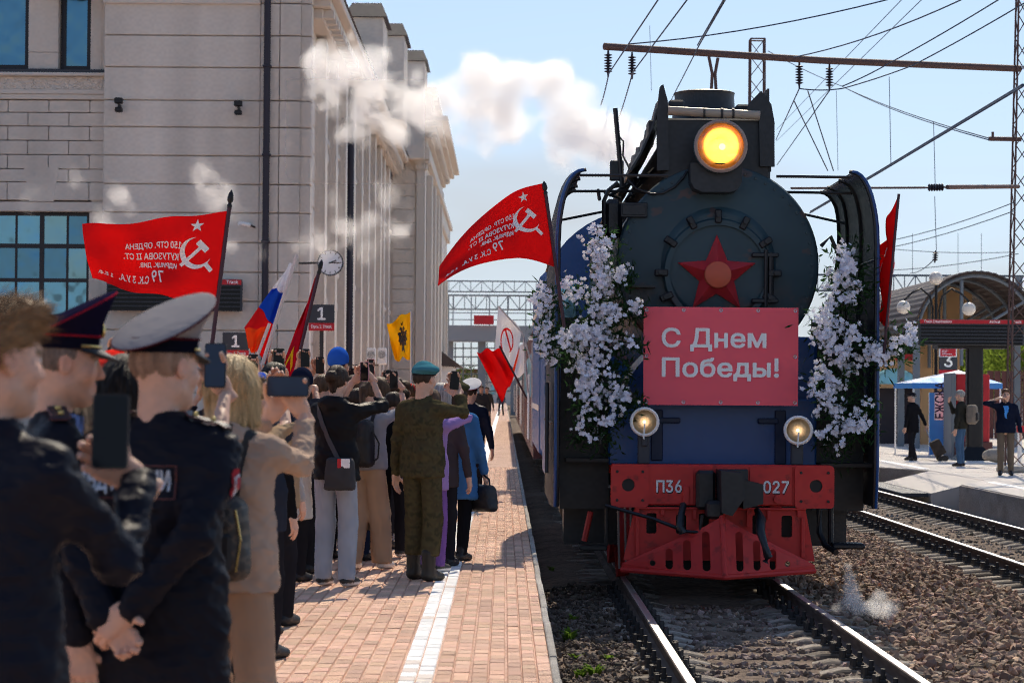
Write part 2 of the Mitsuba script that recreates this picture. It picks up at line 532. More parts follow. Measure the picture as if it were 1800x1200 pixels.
platform = struct('platform', bx(-40, EDGE - 0.05, -8, 420, -0.9, -0.012), 'mat_paving_far', label='brick paved platform with a white safety line')
part(platform, 'edge_wall', bx(EDGE - 0.05, EDGE - .012, -8, 420, -0.85, -.10), 'mat_concrete')
cr_ = np.random.default_rng(77)
for yc in np.arange(8, 60, 1.0):
    dx_, dz_ = cr_.normal(0, .002), cr_.normal(0, .0015)
    part(platform, 'edge_coping', bx(EDGE - 0.045 + dx_, EDGE + dx_, yc + .006, yc + .994, -0.105, 0.002 + dz_, 0.007), 'mat_concrete')
part(platform, 'edge_coping', bx(EDGE - 0.045, EDGE, 60, 420, -0.105, 0.002, 0.006), 'mat_concrete')

# paving: columns 0.19 wide of two half-width blocks, staggered; a three block strip along the edge
cols = [(EDGE - 0.045 - 0.082, 0.080, 0), (EDGE - 0.045 - 0.164, 0.080, 1), (0.02 + 0.001, 0.080, 0)]
x = 0.02
k = 0
while x > -7.0:
    cols += [(x - 0.098, 0.091, k % 2), (x - 0.190, 0.0905, (k + 1) % 2)]
    x -= 0.19; k += 1
near, far = [], []


def brick_mesh(x0, w, y0, l, z, tilt):
    b, g = 0.005, 0.004
    xs, ys = (x0 + g, x0 + w + 0.094 - 0.088 - g + 0.0, x0 + g + b, x0 + w - b), None
    xa, xb, ya, yb = x0 + g, x0 + w, y0 + g, y0 + l - g
    v = np.array([[xa, ya, z - .012], [xb, ya, z - .012], [xb, yb, z - .012], [xa, yb, z - .012],
                  [xa + b, ya + b, z], [xb - b, ya + b, z + tilt], [xb - b, yb - b, z + tilt], [xa + b, yb - b, z]])
    f = np.array([[0, 1, 5, 4], [1, 2, 6, 5], [2, 3, 7, 6], [3, 0, 4, 7], [4, 5, 6, 7]])
    return v, f


VB, FB, CB, nb = [], [], [], 0
blocks = []
stain = np.ones(7)
br = np.random.default_rng(21)
for (x0, w, off) in cols:
    for i in range(int((8 - 8) / 0.18), int((46 - 10) / 0.18)):
        y0 = 10.0 + i * 0.18 + off * 0.09
        wht = -0.56 < x0 < -0.36
        yel = -2.08 < x0 < -1.70
        t = br.random()
        c = A3(0.54, 0.345, 0.25) * (0.78 + 0.38 * t) * stain[int(i) % len(stain)] * (.9 + .2 * float(meshkit.fbm(np.array([x0 * .9, y0 * .45, 2.0]), 3))) * (1 + 0.06 * (br.random(3) - 0.5))
        if wht: c = A3(0.76, 0.75, 0.73) * (0.86 + 0.2 * t) if br.random() > .10 else A3(0.62, 0.55, 0.49)
        if yel: c = A3(0.62, 0.43, 0.12) * (0.8 + 0.3 * t)
        v, f = brick_mesh(x0, w, y0, 0.18, 0.0 + br.normal(0, 0.0007), br.normal(0, 0.0008))
        blocks.append((v, f, c, x0, y0, wht))
score = [(b[4] - (0 if b[3] > -1.4 else 6), i) for i, b in enumerate(blocks)]
inview = []
for i, b in enumerate(blocks):
    p = b[0].mean(0)
    d = p - CAM
    px, py = 900 + FPX * (d @ RT) / (d @ FW), 600 - FPX * (d @ UP) / (d @ FW)
    inview.append(450 < px < 1000 and py < 1195)
order = sorted([i for i in range(len(blocks)) if inview[i]], key=lambda i: blocks[i][4])
single = set(order[:298])
for i, (v, f, c, x0, y0, wht) in enumerate(blocks):
    if i in single:
        part(platform, 'paving_brick', (v, f), 'mat_vc', False, np.repeat(c[None], 8, 0))
    else:
        VB.append(v); FB.append(f + nb); CB.append(np.repeat(c[None], 8, 0)); nb += 8
part(platform, 'paving_brickwork', (np.vstack(VB), np.vstack(FB)), 'mat_vc', False, np.vstack(CB), kind='stuff')
# far run of the line, past the separate bricks
part(platform, 'safety_line', bx(-0.555, -0.36, 46.0, 300, -0.012, 0.0), 'mat_white')

# tracks
SP = 0.543


def rail_mesh(xc, y0, y1):
    prof = Polygon([(-.075, SLP + .02), (.075, SLP + .02), (.075, SLP + .032), (.012, SLP + .06), (.010, RAIL - .05), (.036, RAIL - .036), (.0375, RAIL - .008), (.030, RAIL - .003), (-.030, RAIL - .003), (-.0375, RAIL - .008), (-.036, RAIL - .036), (-.010, RAIL - .05), (-.012, SLP + .06), (-.075, SLP + .032)])
    return prism_y(affinity.translate(prof, xc, 0), y0, y1)


sl_v = np.array([(-1.35, -.13, -.12), (1.35, -.13, -.12), (1.35, .13, -.12), (-1.35, .13, -.12)])


def sleeper_mesh():
    xs = [-1.35, -1.0, -.55, -.35, .35, .55, 1.0, 1.35]
    zs = [-.03, 0, 0, -.045, -.045, 0, 0, -.03]
    V, F = [], []
    for x_, z_ in zip(xs, zs):
        V += [(x_, -.15, -.2), (x_, -.115, z_ - .015), (x_, -.095, z_), (x_, .095, z_), (x_, .115, z_ - .015), (x_, .15, -.2)]
    for i in range(len(xs) - 1):
        for j in range(6):
            a, b = i * 6 + j, i * 6 + (j + 1) % 6
            F += [(a, a + 6, b + 6), (a, b + 6, b)]
    F += [(0, 1, 2), (0, 2, 3), (0, 3, 4), (0, 4, 5), (42, 44, 43), (42, 45, 44), (42, 46, 45), (42, 47, 46)]
    return trimesh.Trimesh(V, F, process=False)


def fast_mesh():
    out = [bx(-.17, .17, -.085, .085, 0, .022, .004)]
    for s in (-1, 1):
        out.append(bx(s * .115 - .045, s * .115 + .045, -.045, .045, .02, .052, .006))
        out.append(trimesh.creation.cylinder(.018, .09, sections=6, transform=trimesh.transformations.translation_matrix((s * .10, 0, .085))))
        out.append(trimesh.creation.cylinder(.026, .03, sections=6, transform=trimesh.transformations.translation_matrix((s * .10, 0, .07))))
        out.append(trimesh.creation.cylinder(.021, .07, sections=6, transform=trimesh.transformations.translation_matrix((s * .15, .045, .05))))
        out.append(trimesh.creation.cylinder(.021, .07, sections=6, transform=trimesh.transformations.translation_matrix((s * .15, -.045, .05))))
    return cat(out)


slp, fst = shape(sleeper_mesh(), 'mat_sleeper', 25), shape(fast_mesh(), 'mat_iron', 25)
for (tc, ya, yb, lab) in ((TR1, 9.0, 24.5, 'main track in front of the locomotive'), (TR2, 23.0, 72.0, 'second track beside the far platform')):
    tr = numbered('railway_track')
    labels[tr] = {'kind': 'structure', 'label': lab}
    for s in (-1, 1):
        xc = tc + s * 0.7975
        r = part(tr, 'rail', rail_mesh(xc, 2, 330), 'mat_rail_side', 30)
        part(r, 'running_surface', bx(xc - .031, xc + .031, 2, 330, RAIL - .004, RAIL, .0015), 'mat_steel')
    y = ya
    while y < yb:
        j = br.normal(0, .008)
        part(tr, 'sleeper', {**slp, 'to_world': T().translate([tc, y + j, SLP])}, None)
        for s in (-1, 1):
            part(tr, 'rail_fastening', {**fst, 'to_world': T().translate([tc + s * .7975, y + j, SLP - .002])}, None)
        y += SP
    V = [xf(sleeper_mesh(), trimesh.transformations.translation_matrix((tc, yy, SLP))) for yy in np.arange(y, y + 60, SP)]
    part(tr, 'far_sleepers', cat(V), 'mat_sleeper', 25, kind='stuff')

# ballast stones
st = np.random.default_rng(5)
ico = trimesh.creation.icosahedron()
protos = []
for i in range(14):
    v = ico.vertices * (1 + .35 * (st.random((12, 1)) - .5)) * A3(1.0, .62 + .3 * st.random(), .5 + .25 * st.random())
    v = v + st.normal(0, .12, v.shape)
    protos.append(v)
SV, SF, SC, sn = [], [], [], 0


def scatter(n, xr, yr, smin, smax, keep=None, cbase=(0.20, 0.15, 0.125), up=0.3):
    global sn
    x, y = st.uniform(*xr, n), yr[0] * (yr[1] / yr[0]) ** st.random(n)
    if keep is not None:
        m = keep(x, y); x, y = x[m], y[m]
    n = len(x)
    z = bed_z(x, y)
    s = st.uniform(smin, smax, n) * (0.75 + 0.5 * st.random(n))
    ax = st.normal(size=(n, 3)); ax /= np.linalg.norm(ax, axis=1, keepdims=True)
    an = st.uniform(0, 6.28, n)
    K = np.zeros((n, 3, 3)); K[:, 0, 1], K[:, 0, 2], K[:, 1, 2] = -ax[:, 2], ax[:, 1], -ax[:, 0]; K -= K.transpose(0, 2, 1)
    Rm = np.eye(3) + np.sin(an)[:, None, None] * K + (1 - np.cos(an))[:, None, None] * (K @ K)
    pv = np.array(protos)[st.integers(0, len(protos), n)]
    v = np.einsum('nij,nkj->nki', Rm, pv) * s[:, None, None] + np.stack([x, y, z + s * up * st.random(n)], 1)[:, None]
    c = np.asarray(cbase) * (0.45 + 1.0 * st.random((n, 1)) ** 1.3) * (1 + .12 * (st.random((n, 3)) - .5))
    c[st.random(n) < .08] *= 1.7
    SV.append(v.reshape(-1, 3)); SF.append((ico.faces[None] + (np.arange(n) * 12)[:, None, None] + sn).reshape(-1, 3)); SC.append(np.repeat(c, 12, 0))
    sn += n * 12


off_sleeper = lambda tc, y0: (lambda x, y: ~((np.abs(((y - y0) / SP + .5) % 1 - .5) * SP < .15) & (np.abs(x - tc) < 1.36)))
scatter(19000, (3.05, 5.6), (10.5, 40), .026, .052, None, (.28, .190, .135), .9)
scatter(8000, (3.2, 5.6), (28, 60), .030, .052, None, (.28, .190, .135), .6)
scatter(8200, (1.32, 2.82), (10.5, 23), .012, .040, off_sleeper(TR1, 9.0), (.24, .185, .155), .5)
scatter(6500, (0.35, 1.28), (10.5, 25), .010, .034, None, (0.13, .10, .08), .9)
scatter(9000, (5.5, 8.5), (22, 60), .018, .036, off_sleeper(TR2, 23.0), (0.19, .165, .14))
scatter(1400, (2.7, 3.3), (10.5, 24), .022, .042, off_sleeper(TR1, 9.0))
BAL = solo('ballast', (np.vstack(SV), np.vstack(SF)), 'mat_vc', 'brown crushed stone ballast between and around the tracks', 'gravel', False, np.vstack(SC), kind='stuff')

# weeds beside the platform edge
wd = np.random.default_rng(11)


def weed(cx, cy, n, h):
    V, F, Cc, k = [], [], [], 0
    z0 = float(bed_z(np.array([cx]), np.array([cy]))[0])
    for i in range(n):
        a, ln, w = wd.uniform(0, 6.28), h * wd.uniform(.5, 1.1), wd.uniform(.008, .018)
        d = A3(math.cos(a), math.sin(a), 0); sd = A3(-d[1], d[0], 0) * w
        b = A3(cx, cy, z0) + d * wd.uniform(0, .04)
        p = [b, b + d * ln * .3 + A3(0, 0, ln * .55), b + d * ln * .75 + A3(0, 0, ln * .7)]
        V += [p[0] - sd * .4, p[0] + sd * .4, p[1] - sd, p[1] + sd, p[2]]
        F += [(k, k + 1, k + 3), (k, k + 3, k + 2), (k + 2, k + 3, k + 4)]; k += 5
        Cc += [A3(.13, .22, .03) * wd.uniform(.6, 1.4)] * 5
    return np.array(V), np.array(F), np.array(Cc)


scene['mat_leaf'] = {'type': 'principledthin', 'base_color': VC, 'roughness': .5, 'diff_trans': .9}
for (px, py, n, h, lab) in ((1000, 1130, 34, .16, 'tallest tuft of grass leaning on the platform edge'), (1008, 1100, 14, .11, 'thin grass tuft in the shade by the platform edge'), (1045, 1195, 40, .12, 'broad leafy dandelion clump at the bottom of the picture'), (1018, 1195, 24, .09, 'small dandelion clump nearest the platform edge'), (1070, 1168, 14, .07, 'low weed on bare earth by the sleeper ends'), (1012, 1165, 18, .06, 'flat weed rosette just past the grass tuft'), (970, 1008, 10, .10, 'weed with pale seed heads in the locomotive shadow')):
    g = gnd(px, py, BED)
    v, f, c = weed(max(g[0], EDGE + .05), g[1], n, h)
    w = thing('weed', lab, 'weed')
    part(w, 'leaves', (v, f), 'mat_leaf', False, c)

# far platform
p2 = Polygon([(EDGE2, -8), (EDGE2, 43.0), (EDGE2 + .9, 45.2), (EDGE2 + .9, 51), (EDGE2, 53.5), (EDGE2, 300), (40, 300), (40, -8)])
m = trimesh.creation.extrude_polygon(p2, .75, engine='earcut'); m.apply_translation((0, 0, PL2 - .75))
scene['mat_slab'] = {'type': 'twosided', 'bsdf': plain((0.50, .46, .42), .85)}
pf2 = struct('far_platform', m, 'mat_concrete', label='pale paved platform on the far side of the second track')
mm = trimesh.creation.extrude_polygon(p2.buffer(-.04, join_style=2), .02, engine='earcut'); mm.apply_translation((0, 0, PL2))
part(pf2, 'paving_slab', mm, 'mat_slab')
part(pf2, 'white_line', bx(EDGE2 + .75, EDGE2 + .93, 10, 44.2, PL2 + .02, PL2 + .026), 'mat_white')
part(pf2, 'white_line', bx(EDGE2 + .95, EDGE2 + 1.13, 52, 160, PL2 + .02, PL2 + .026), 'mat_white')
part(pf2, 'ramp', trimesh.convex.convex_hull(np.array([(EDGE2 - .1, 45.3, RAIL + .0), (EDGE2 - .1, 51, RAIL), (EDGE2 + .95, 45.3, PL2 + .015), (EDGE2 + .95, 51, PL2 + .015), (EDGE2 - .1, 45.3, -.8), (EDGE2 + .95, 45.3, -.8), (EDGE2 - .1, 51, -.8), (EDGE2 + .95, 51, -.8)])), 'mat_slab', label='sloping paved ramp down to the crossing')
for i in range(9):
    yb = 45.4 + i * .62
    part(pf2, 'crossing_plank', bx(7.0 + .9 + .04, EDGE2 - .13, yb, yb + .6, RAIL - .08, RAIL + .0, .01), 'mat_signgrey')
for yj in np.arange(26, 80, 3.0):
    part(pf2, 'slab_joint', bx(EDGE2 + 1.2, EDGE2 + 6, yj, yj + .03, PL2 + .0205, PL2 + .0225), 'mat_dirt')
part(pf2, 'slab_joint', bx(EDGE2 + 2.4, EDGE2 + 2.43, 26, 90, PL2 + .0205, PL2 + .0235), 'mat_dirt')
# ---------------------------------------------------------------- station building
B = thing('station_building', 'long cream station building with rusticated walls and pilasters along the platform', 'building')
YW = 65.0
XC = pix(545, 400, YW)[0]                     # corner next to the track
zpx = lambda py, y, px=300: pix(px, py, y)[2]
xpx = lambda px, y, py=400: pix(px, py, y)[0]
TOP = 15.0
core = cat([bx(-40, XC - .6, YW + 1.2, 150, -.3, TOP), bx(xpx(180, YW), XC - .12, YW + .06, YW + 1.5, -.3, TOP)])
part(B, 'wall', core, 'mat_plaster')
# smooth broad courses of the projecting block
ys = [-240, -180, -120, -60, 6, 63, 119, 177, 224, 274, 324, 374, 426, 478, 529, 580, 632, 690, 760, 800]
zs = [zpx(v, YW) for v in ys]
x180, x455, x525 = xpx(181, YW), xpx(455, YW), xpx(526, YW)
for a, b in zip(zs[1:], zs[:-1]):
    part(B, 'facing_panel', bx(x180, x455, YW - .06, YW + .1, a + .018, b - .018, .012), 'mat_plaster')
    part(B, 'facing_panel', bx(x455 + .02, xpx(489, YW), YW - .10, YW + .1, a + .018, b - .018, .012), 'mat_plaster')
    part(B, 'facing_panel', bx(xpx(489, YW) + .02, x525, YW - .13, YW + .1, a + .018, b - .018, .012), 'mat_plaster')
    part(B, 'corner_block', bx(x525, XC, YW - .02, YW + .6, a + .016, b - .016, .012), 'mat_plaster')
part(B, 'moulding', bx(x180 - .05, x455, YW - .16, YW, zpx(8, YW), zpx(0, YW), .02), 'mat_cream')
part(B, 'moulding', bx(x180 - .05, x455, YW - .20, YW, zpx(0, YW) + .01, zpx(-6, YW), .02), 'mat_cream')
part(B, 'drainpipe', cat([tube([(xpx(468.5, YW), YW - .25, -.1), (xpx(468.5, YW), YW - .25, TOP)], .095, 10)] + [bx(xpx(468.5, YW) - .12, xpx(468.5, YW) + .12, YW - .36, YW - .1, z, z + .05) for z in zs[3::3]]), 'mat_drain', 40)
# recessed bay with the windows on the left
YR = YW + .75
xl = xpx(-60, YR)
part(B, 'wall', cat([bx(xl - 6, x180, YR + .42, YR + 1, -.3, TOP), bx(xl - 6, xl, YR, YR + .5, -.3, TOP), bx(xpx(160, YR), x180, YR + .02, YR + .5, -.3, TOP)]), 'mat_plaster')
zt = zpx(356, YR)
rows = [178, 200, 224, 249, 274, 299, 322, 354]
for i in range(len(rows) - 1):
    a, b = zpx(rows[i + 1], YR), zpx(rows[i], YR)
    xq = xl - (.6 if i % 2 else 0)
    while xq < x180:
        w = 72 / 4000 * YR
        x0, x1 = max(xq, xl), min(xq + w, x180)
        if x1 - x0 > .05:
            part(B, 'rustic_block', bx(x0 + .01, x1 - .01, YR - .05, YR + .45, a + .012, b - .012, .012), 'mat_plaster')
        xq += w
key = Polygon([(xpx(42, YR), zpx(296, YR)), (xpx(102, YR), zpx(296, YR)), (xpx(94, YR), zt), (xpx(51, YR), zt)])
part(B, 'keystone', prism_y(key, YR - .062, YR + .1), 'mat_plaster')
part(B, 'lintel', bx(xl, x180, YR - .03, YR + .45, zpx(373, YR), zt - .01, .01), 'mat_plaster')
# ornamental band: cornice, frieze with leaf relief, fillet
part(B, 'cornice', bx(xl, x180, YR - .28, YR + .4, zpx(137, YR), zpx(131, YR), .02), 'mat_cream')
part(B, 'sill', bx(xl, x180, YR - .20, YR + .4, zpx(130.5, YR), zpx(125, YR), .01), 'mat_signgrey')
part(B, 'frieze', bx(xl, x180, YR - .10, YR + .4, zpx(160, YR), zpx(137, YR) - .004, .01), 'mat_plaster')
fr = np.random.default_rng(3); leafs = []
zf0, zf1 = zpx(159, YR), zpx(139, YR)
for i in range(150):
    cx = xl + (x180 - xl) * (i + fr.random()) / 150; cz = zf0 + (zf1 - zf0) * fr.random()
    s = trimesh.creation.icosphere(1, .045); s.apply_scale((1.5, .6, .7)); s.apply_transform(trimesh.transformations.rotation_matrix(fr.uniform(0, 3.1), (0, 1, 0))); s.apply_translation((cx, YR - .11, cz)); leafs.append(s)
part(B, 'frieze_relief', cat(leafs), 'mat_cream', True, kind='stuff')
part(B, 'fillet', cat([bx(xl, x180, YR - .16, YR + .4, zpx(168, YR), zpx(160, YR) - .003, .01), bx(xl, x180, YR - .12, YR + .4, zpx(177, YR), zpx(168, YR) - .003, .01)]), 'mat_cream')


def window(x0, x1, z0, z1, y, mull=(), trans=(), fw=.14, mw=.09):
    w = part(B, 'window', cat([bx(x0, x1, y, y + .12, z1 - fw, z1), bx(x0, x1, y, y + .12, z0, z0 + fw), bx(x0, x0 + fw, y, y + .12, z0 + fw, z1 - fw), bx(x1 - fw, x1, y, y + .12, z0 + fw, z1 - fw)]), 'mat_window_frame')
    for m_, wd_ in mull: part(w, 'mullion', bx(m_ - wd_ / 2, m_ + wd_ / 2, y + .01, y + .10, z0 + fw, z1 - fw), 'mat_window_frame')
    for t_, wd_ in trans: part(w, 'transom', bx(x0 + fw, x1 - fw, y + .014, y + .094, t_ - wd_ / 2, t_ + wd_ / 2), 'mat_window_frame')
    mx, tz = [x0 + fw] + sorted(m_ for m_, _ in mull) + [x1 - fw], [z0 + fw] + sorted(t_ for t_, _ in trans) + [z1 - fw]
    for a, b in zip(mx[:-1], mx[1:]):
        for c_, d_ in zip(tz[:-1], tz[1:]):
            g = bx(a, b, y + .05, y + .058, c_, d_)
            g.apply_transform(trimesh.transformations.rotation_matrix(fr.normal(0, .015), (0, 0, 1), ((a + b) / 2, y + .05, 0)))
            part(w, 'pane', g, ('mat_pane', 'mat_pane_green', 'mat_pane', 'mat_pane_dark')[int(fr.integers(0, 4))])


X = lambda p: xpx(p, YR + .3)
Z = lambda p: zpx(p, YR + .3)
window(X(-40), X(159), Z(640), Z(375), YR + .28, [(X(74), .13), (X(29), .06), (X(119), .06)], [(Z(434), .13), (Z(494), .11), (Z(557), .09)], .1)
window(X(-20), X(50), Z(126), Z(-60), YR + .3, (), (), .16)
window(X(104), X(158), Z(126), Z(-60), YR + .3, (), (), .14)
part(B, 'pier', cat([bx(X(50), X(102), YR + .02, YR + .5, Z(125), Z(96) - .01), bx(X(50), X(102), YR, YR + .5, Z(96), TOP)]), 'mat_plaster')
part(B, 'pier', bx(X(159), X(178), YR, YR + .5, Z(127), TOP), 'mat_plaster')
part(B, 'pier', bx(X(160), X(178), YR + .01, YR + .5, -.3, Z(375)), 'mat_plaster')

# the long side along the platform
x0 = XC - .25
side = bx(XC - 1.2, x0, YW + .6, 113, -.3, TOP - .4)
part(B, 'side_wall', side, 'mat_plaster')
for yq in np.arange(69.0, 112, 4.4):
    part(B, 'pilaster', bx(x0, XC + (.02 if yq > 100 else .10), yq, yq + .9, -.3, 12.2), 'mat_plaster')
    for zz in np.arange(.6, 12, .82):
        pass
    for (za, zb) in ((1.0, 4.2), (5.6, 8.8), (9.6, 11.7)):
        w = part(B, 'window', bx(x0 - .02, x0 + .04, yq + 1.5, yq + 3.6, za, zb), 'mat_window_frame')
        part(w, 'pane', bx(x0 + .0, x0 + .045, yq + 1.65, yq + 3.45, za + .15, zb - .15), 'mat_pane')
        part(w, 'surround', cat([bx(x0, x0 + .16, yq + 1.2, yq + 3.9, zb, zb + .28, .02), bx(x0, x0 + .12, yq + 1.25, yq + 1.49, za - .1, zb - .01), bx(x0, x0 + .12, yq + 3.61, yq + 3.85, za - .1, zb - .01), bx(x0, x0 + .2, yq + 1.2, yq + 3.9, za - .28, za - .11, .02)]), 'mat_cream')
for zz in np.arange(.5, 12.1, .82):
    part(B, 'string_course', bx(x0, x0 + .035, YW + .8, 112.9, zz, zz + .74), 'mat_plaster')
part(B, 'cornice', cat([bx(x0, XC + .25, YW + .8, 112.8, 12.3, 12.6, .03), bx(x0, XC + .5, YW + .5, 112.8, 12.6, 12.85, .03), bx(x0, XC + .75, YW + .2, 112.8, 12.85, 13.1, .03)] + [bx(x0, XC + .55, yq, yq + .35, 12.35, 12.59) for yq in np.arange(YW + 1, 112, 1.0)]), 'mat_cream')
part(B, 'roof', cat([trimesh.convex.convex_hull(np.array([(XC + .8, YW - .1, 13.1), (XC + .8, 113, 13.1), (XC - 8, YW - .1, 17.5), (XC - 8, 113, 17.5), (XC - 8, YW - .1, 13.1), (XC - 8, 113, 13.1)]))]), 'mat_roof')
for (pa, pt, yq, wd_, dp) in ((612, 18, 84, 1.3, 3.0), (640, 52, 96, 1.7, 3.5), (690, 98, 112, 1.6, 4.0)):
    xa, zt_ = xpx(pa, yq, 60), zpx(pt, yq, pa)
    t = part(B, 'attic_post', bx(xa, xa + wd_ * 1.0, yq, yq + dp, 13.0, zt_ - .25, .02), 'mat_plaster')
    part(t, 'capping', trimesh.convex.convex_hull(np.array([(xa - .15, yq - .15, zt_ - .25), (xa + wd_ + .15, yq - .15, zt_ - .25), (xa + wd_ + .15, yq + dp + .15, zt_ - .25), (xa - .15, yq + dp + .15, zt_ - .25), (xa + .1, yq + .5, zt_ + .35), (xa + wd_ - .1, yq + .5, zt_ + .35), (xa + wd_ - .1, yq + dp, zt_ + .35), (xa + .1, yq + dp, zt_ + .35)])), 'mat_drain')
for pxd, yq in ((615, 80.5), (672, 110.5)):
    xd = xpx(pxd, yq)
    part(B, 'drainpipe', tube([(xd, yq, 0), (xd, yq, 10.8), (xd - .05, yq, 11.2), (xd + .35, yq, 12.0), (xd + .1, yq, 12.8)] if pxd > 650 else [(xd, yq, 0), (xd, yq, 12.3)], .13, 10), 'mat_drain', 40)
# projecting portico bay
YB = 113.0
xb0, xb1 = xpx(690, YB), xpx(746, YB)
zc = zpx(208, YB, 740)
part(B, 'bay_wall', bx(xb0 - 1, xb1, YB, 138, -.3, zc), 'mat_plaster')
zz = 0.0
k = 0
while zz < zc - 2.6:
    part(B, 'facing_panel', bx(xb0 + .01, xb0 + (xb1 - xb0) * .72, YB - .07, YB + .05, zz + .02, zz + .62, .012), 'mat_plaster')
    zz += .66
for xa, xb_ in ((xb0 + (xb1 - xb0) * .74, xb1 - .02),):
    part(B, 'pilaster', bx(xa, xb_ + .05, YB - .2, YB + .3, 0, zc - 2.6, .02), 'mat_cream')
    part(B, 'capital', cat([bx(xa - .05, xb_ + .15, YB - .3, YB + .3, zc - 2.58, zc - 2.3, .03), bx(xa - .1, xb_ + .25, YB - .36, YB + .3, zc - 2.29, zc - 2.1, .03)]), 'mat_cream')
steps = [(2.1, 1.5, .25), (1.5, 1.1, .12), (1.1, .8, .35), (.8, .5, .6), (.5, .25, .85), (.25, 0, 1.15)]
part(B, 'entablature', cat([bx(xb0 - .6, xb1 + o, YB - .4 - o * .6, 139 + o, zc - a, zc - b, .02) for a, b, o in steps]), 'mat_cream')
part(B, 'dentils', cat([bx(xb0 + i * .3, xb0 + i * .3 + .15, YB - .85, YB - .5, zc - 1.02, zc - .82) for i in range(7)] + [bx(xb1 + .3, xb1 + .55, yq, yq + .25, zc - 1.02, zc - .82) for yq in np.arange(YB, 138, .6)]), 'mat_cream', kind='stuff')
part(B, 'attic', cat([bx(xb0 - .8, xb1 + .3, YB + .2, 138, zc, zc + 1.3, .03), bx(xb0 - 1, xb1 + .55, YB, 138.3, zc + 1.3, zc + 1.55, .03)]), 'mat_plaster')
for yq in (115.5, 121.5, 127.5, 133.5):
    part(B, 'pilaster', bx(xb1, xb1 + .30, yq, yq + 1.2, 0, zc - 2.6, .03), 'mat_cream')
    w = part(B, 'window', bx(xb1 - .02, xb1 + .03, yq + 2.0, yq + 4.8, 2.2, 8.6), 'mat_window_frame')
    part(w, 'pane', bx(xb1, xb1 + .035, yq + 2.2, yq + 4.6, 2.4, 8.4), 'mat_pane')
# the lower far wing
x2 = xpx(763, 139)
part(B, 'far_wing', bx(x2 - 5, x2, 138.5, 170, -.3, zpx(335, 140, 770)), 'mat_plaster')
part(B, 'far_cornice', cat([bx(x2 - 5, x2 + .22, 138.2, 170.4, zpx(372, 140, 770), zpx(345, 140, 770), .03), bx(x2 - 5, x2 + .4, 138.0, 170.6, zpx(345, 140, 770), zpx(335, 140, 770), .03), bx(x2 - .6, x2 + .45, 139, 141, zpx(335, 140, 770), zpx(308, 140, 770), .05)]), 'mat_cream')
for i, yq in enumerate((143.0, 150, 157, 164)):
    part(B, 'pilaster', bx(x2, x2 + .22, yq, yq + 1.2, 0, 9.5), 'mat_cream')

# things on the wall
for i, (p, q, tx) in enumerate(((209, 180, 'left floodlight on the pale smooth wall'), (419, 185, 'right floodlight near the drainpipe'))):
    c = pix(p, q, YW - .35)
    t = thing('floodlight', tx, 'floodlight')
    part(t, 'housing', bx(c[0] - .11, c[0] + .11, c[1] - .15, c[1] + .1, c[2] - .04, c[2] + .12, .02), 'mat_black')
    part(t, 'bracket', cat([bx(c[0] - .03, c[0] + .03, c[1] - .02, c[1] + .34, c[2] - .16, c[2] - .05)]), 'mat_iron')
    part(t, 'lower_lamp', bx(c[0] - .10, c[0] + .10, c[1] - .12, c[1] + .1, c[2] - .28, c[2] - .15, .02), 'mat_black')
c = pix(432, 395, YW - .4)
t = thing('security_camera', 'white security camera on the wall beside the largest red flag', 'security camera')
part(t, 'body', cat([tube([c + A3(-.18, -.12, .03), c + A3(.1, .1, 0)], .06, 10)]), 'mat_white', 40)
part(t, 'arm', tube([c + A3(.1, .1, 0), c + A3(.22, .3, -.05)], .03, 8), 'mat_iron', 40)


def board(px0, px1, py0, py1, y, lab, title):
    a, b = pix(px0, py1, y), pix(px1, py0, y)
    t = thing('timetable_board', lab, 'timetable')
    hz = (b[2] - a[2])
    part(t, 'case', bx(a[0], b[0], y, y + .25, a[2], b[2], .02), 'mat_signgrey')
    h = part(t, 'header', bx(a[0] + .01, b[0] - .01, y - .02, y, b[2] - hz * .17, b[2] - .01), 'mat_signred')
    for s_, f_ in title:
        part(h, 'lettering', text_on(s_, hz * .10, face_cam((a[0] + (b[0] - a[0]) * f_, y - .02, b[2] - hz * .085))), 'mat_white')
    n = 6
    for i in range(n):
        z0_, z1_ = a[2] + hz * .80 * i / n, a[2] + hz * .80 * (i + 1) / n
        part(t, 'display_row', bx(a[0] + .04, b[0] - .04, y - .012, y, z0_ + .025, z1_ - .012), 'mat_black_gloss')
    return t


board(187, 425, 491, 545, YW - .5, 'wide dark timetable board on the station wall behind the largest red flag', (('Train', .06), ('Destination', .25), ('Arrival', .62), ('Track', .93)))


def platform_sign(px, py, w, h, y, lab, num, sub, ps):
    c = pix(px, py, y); s = y / 4000
    t = thing('platform_sign', lab, 'sign')
    w, h = w * s, h * s
    part(t, 'board', bx(c[0] - w / 2, c[0] + w / 2, y, y + .08, c[2] - h * .20, c[2] + h / 2, .01), 'mat_signgrey')
    f = part(t, 'footer', bx(c[0] - w / 2, c[0] + w / 2, y - .002, y + .075, c[2] - h / 2, c[2] - h * .205, .01), 'mat_signred')
    part(t, 'numeral', text_on(num, h * .46, face_cam((c[0], y - .001, c[2] + h * .15)), .006), 'mat_white')
    if sub: part(f, 'lettering', text_on(sub, h * .12, face_cam((c[0], y - .003, c[2] - h * .36)), .006, width=w * .8), 'mat_white')
    part(t, 'post', tube([(c[0], y + .12, ps), (c[0], y + .12, c[2] + h / 2)], .05, 10), 'mat_iron', 40)
    return t


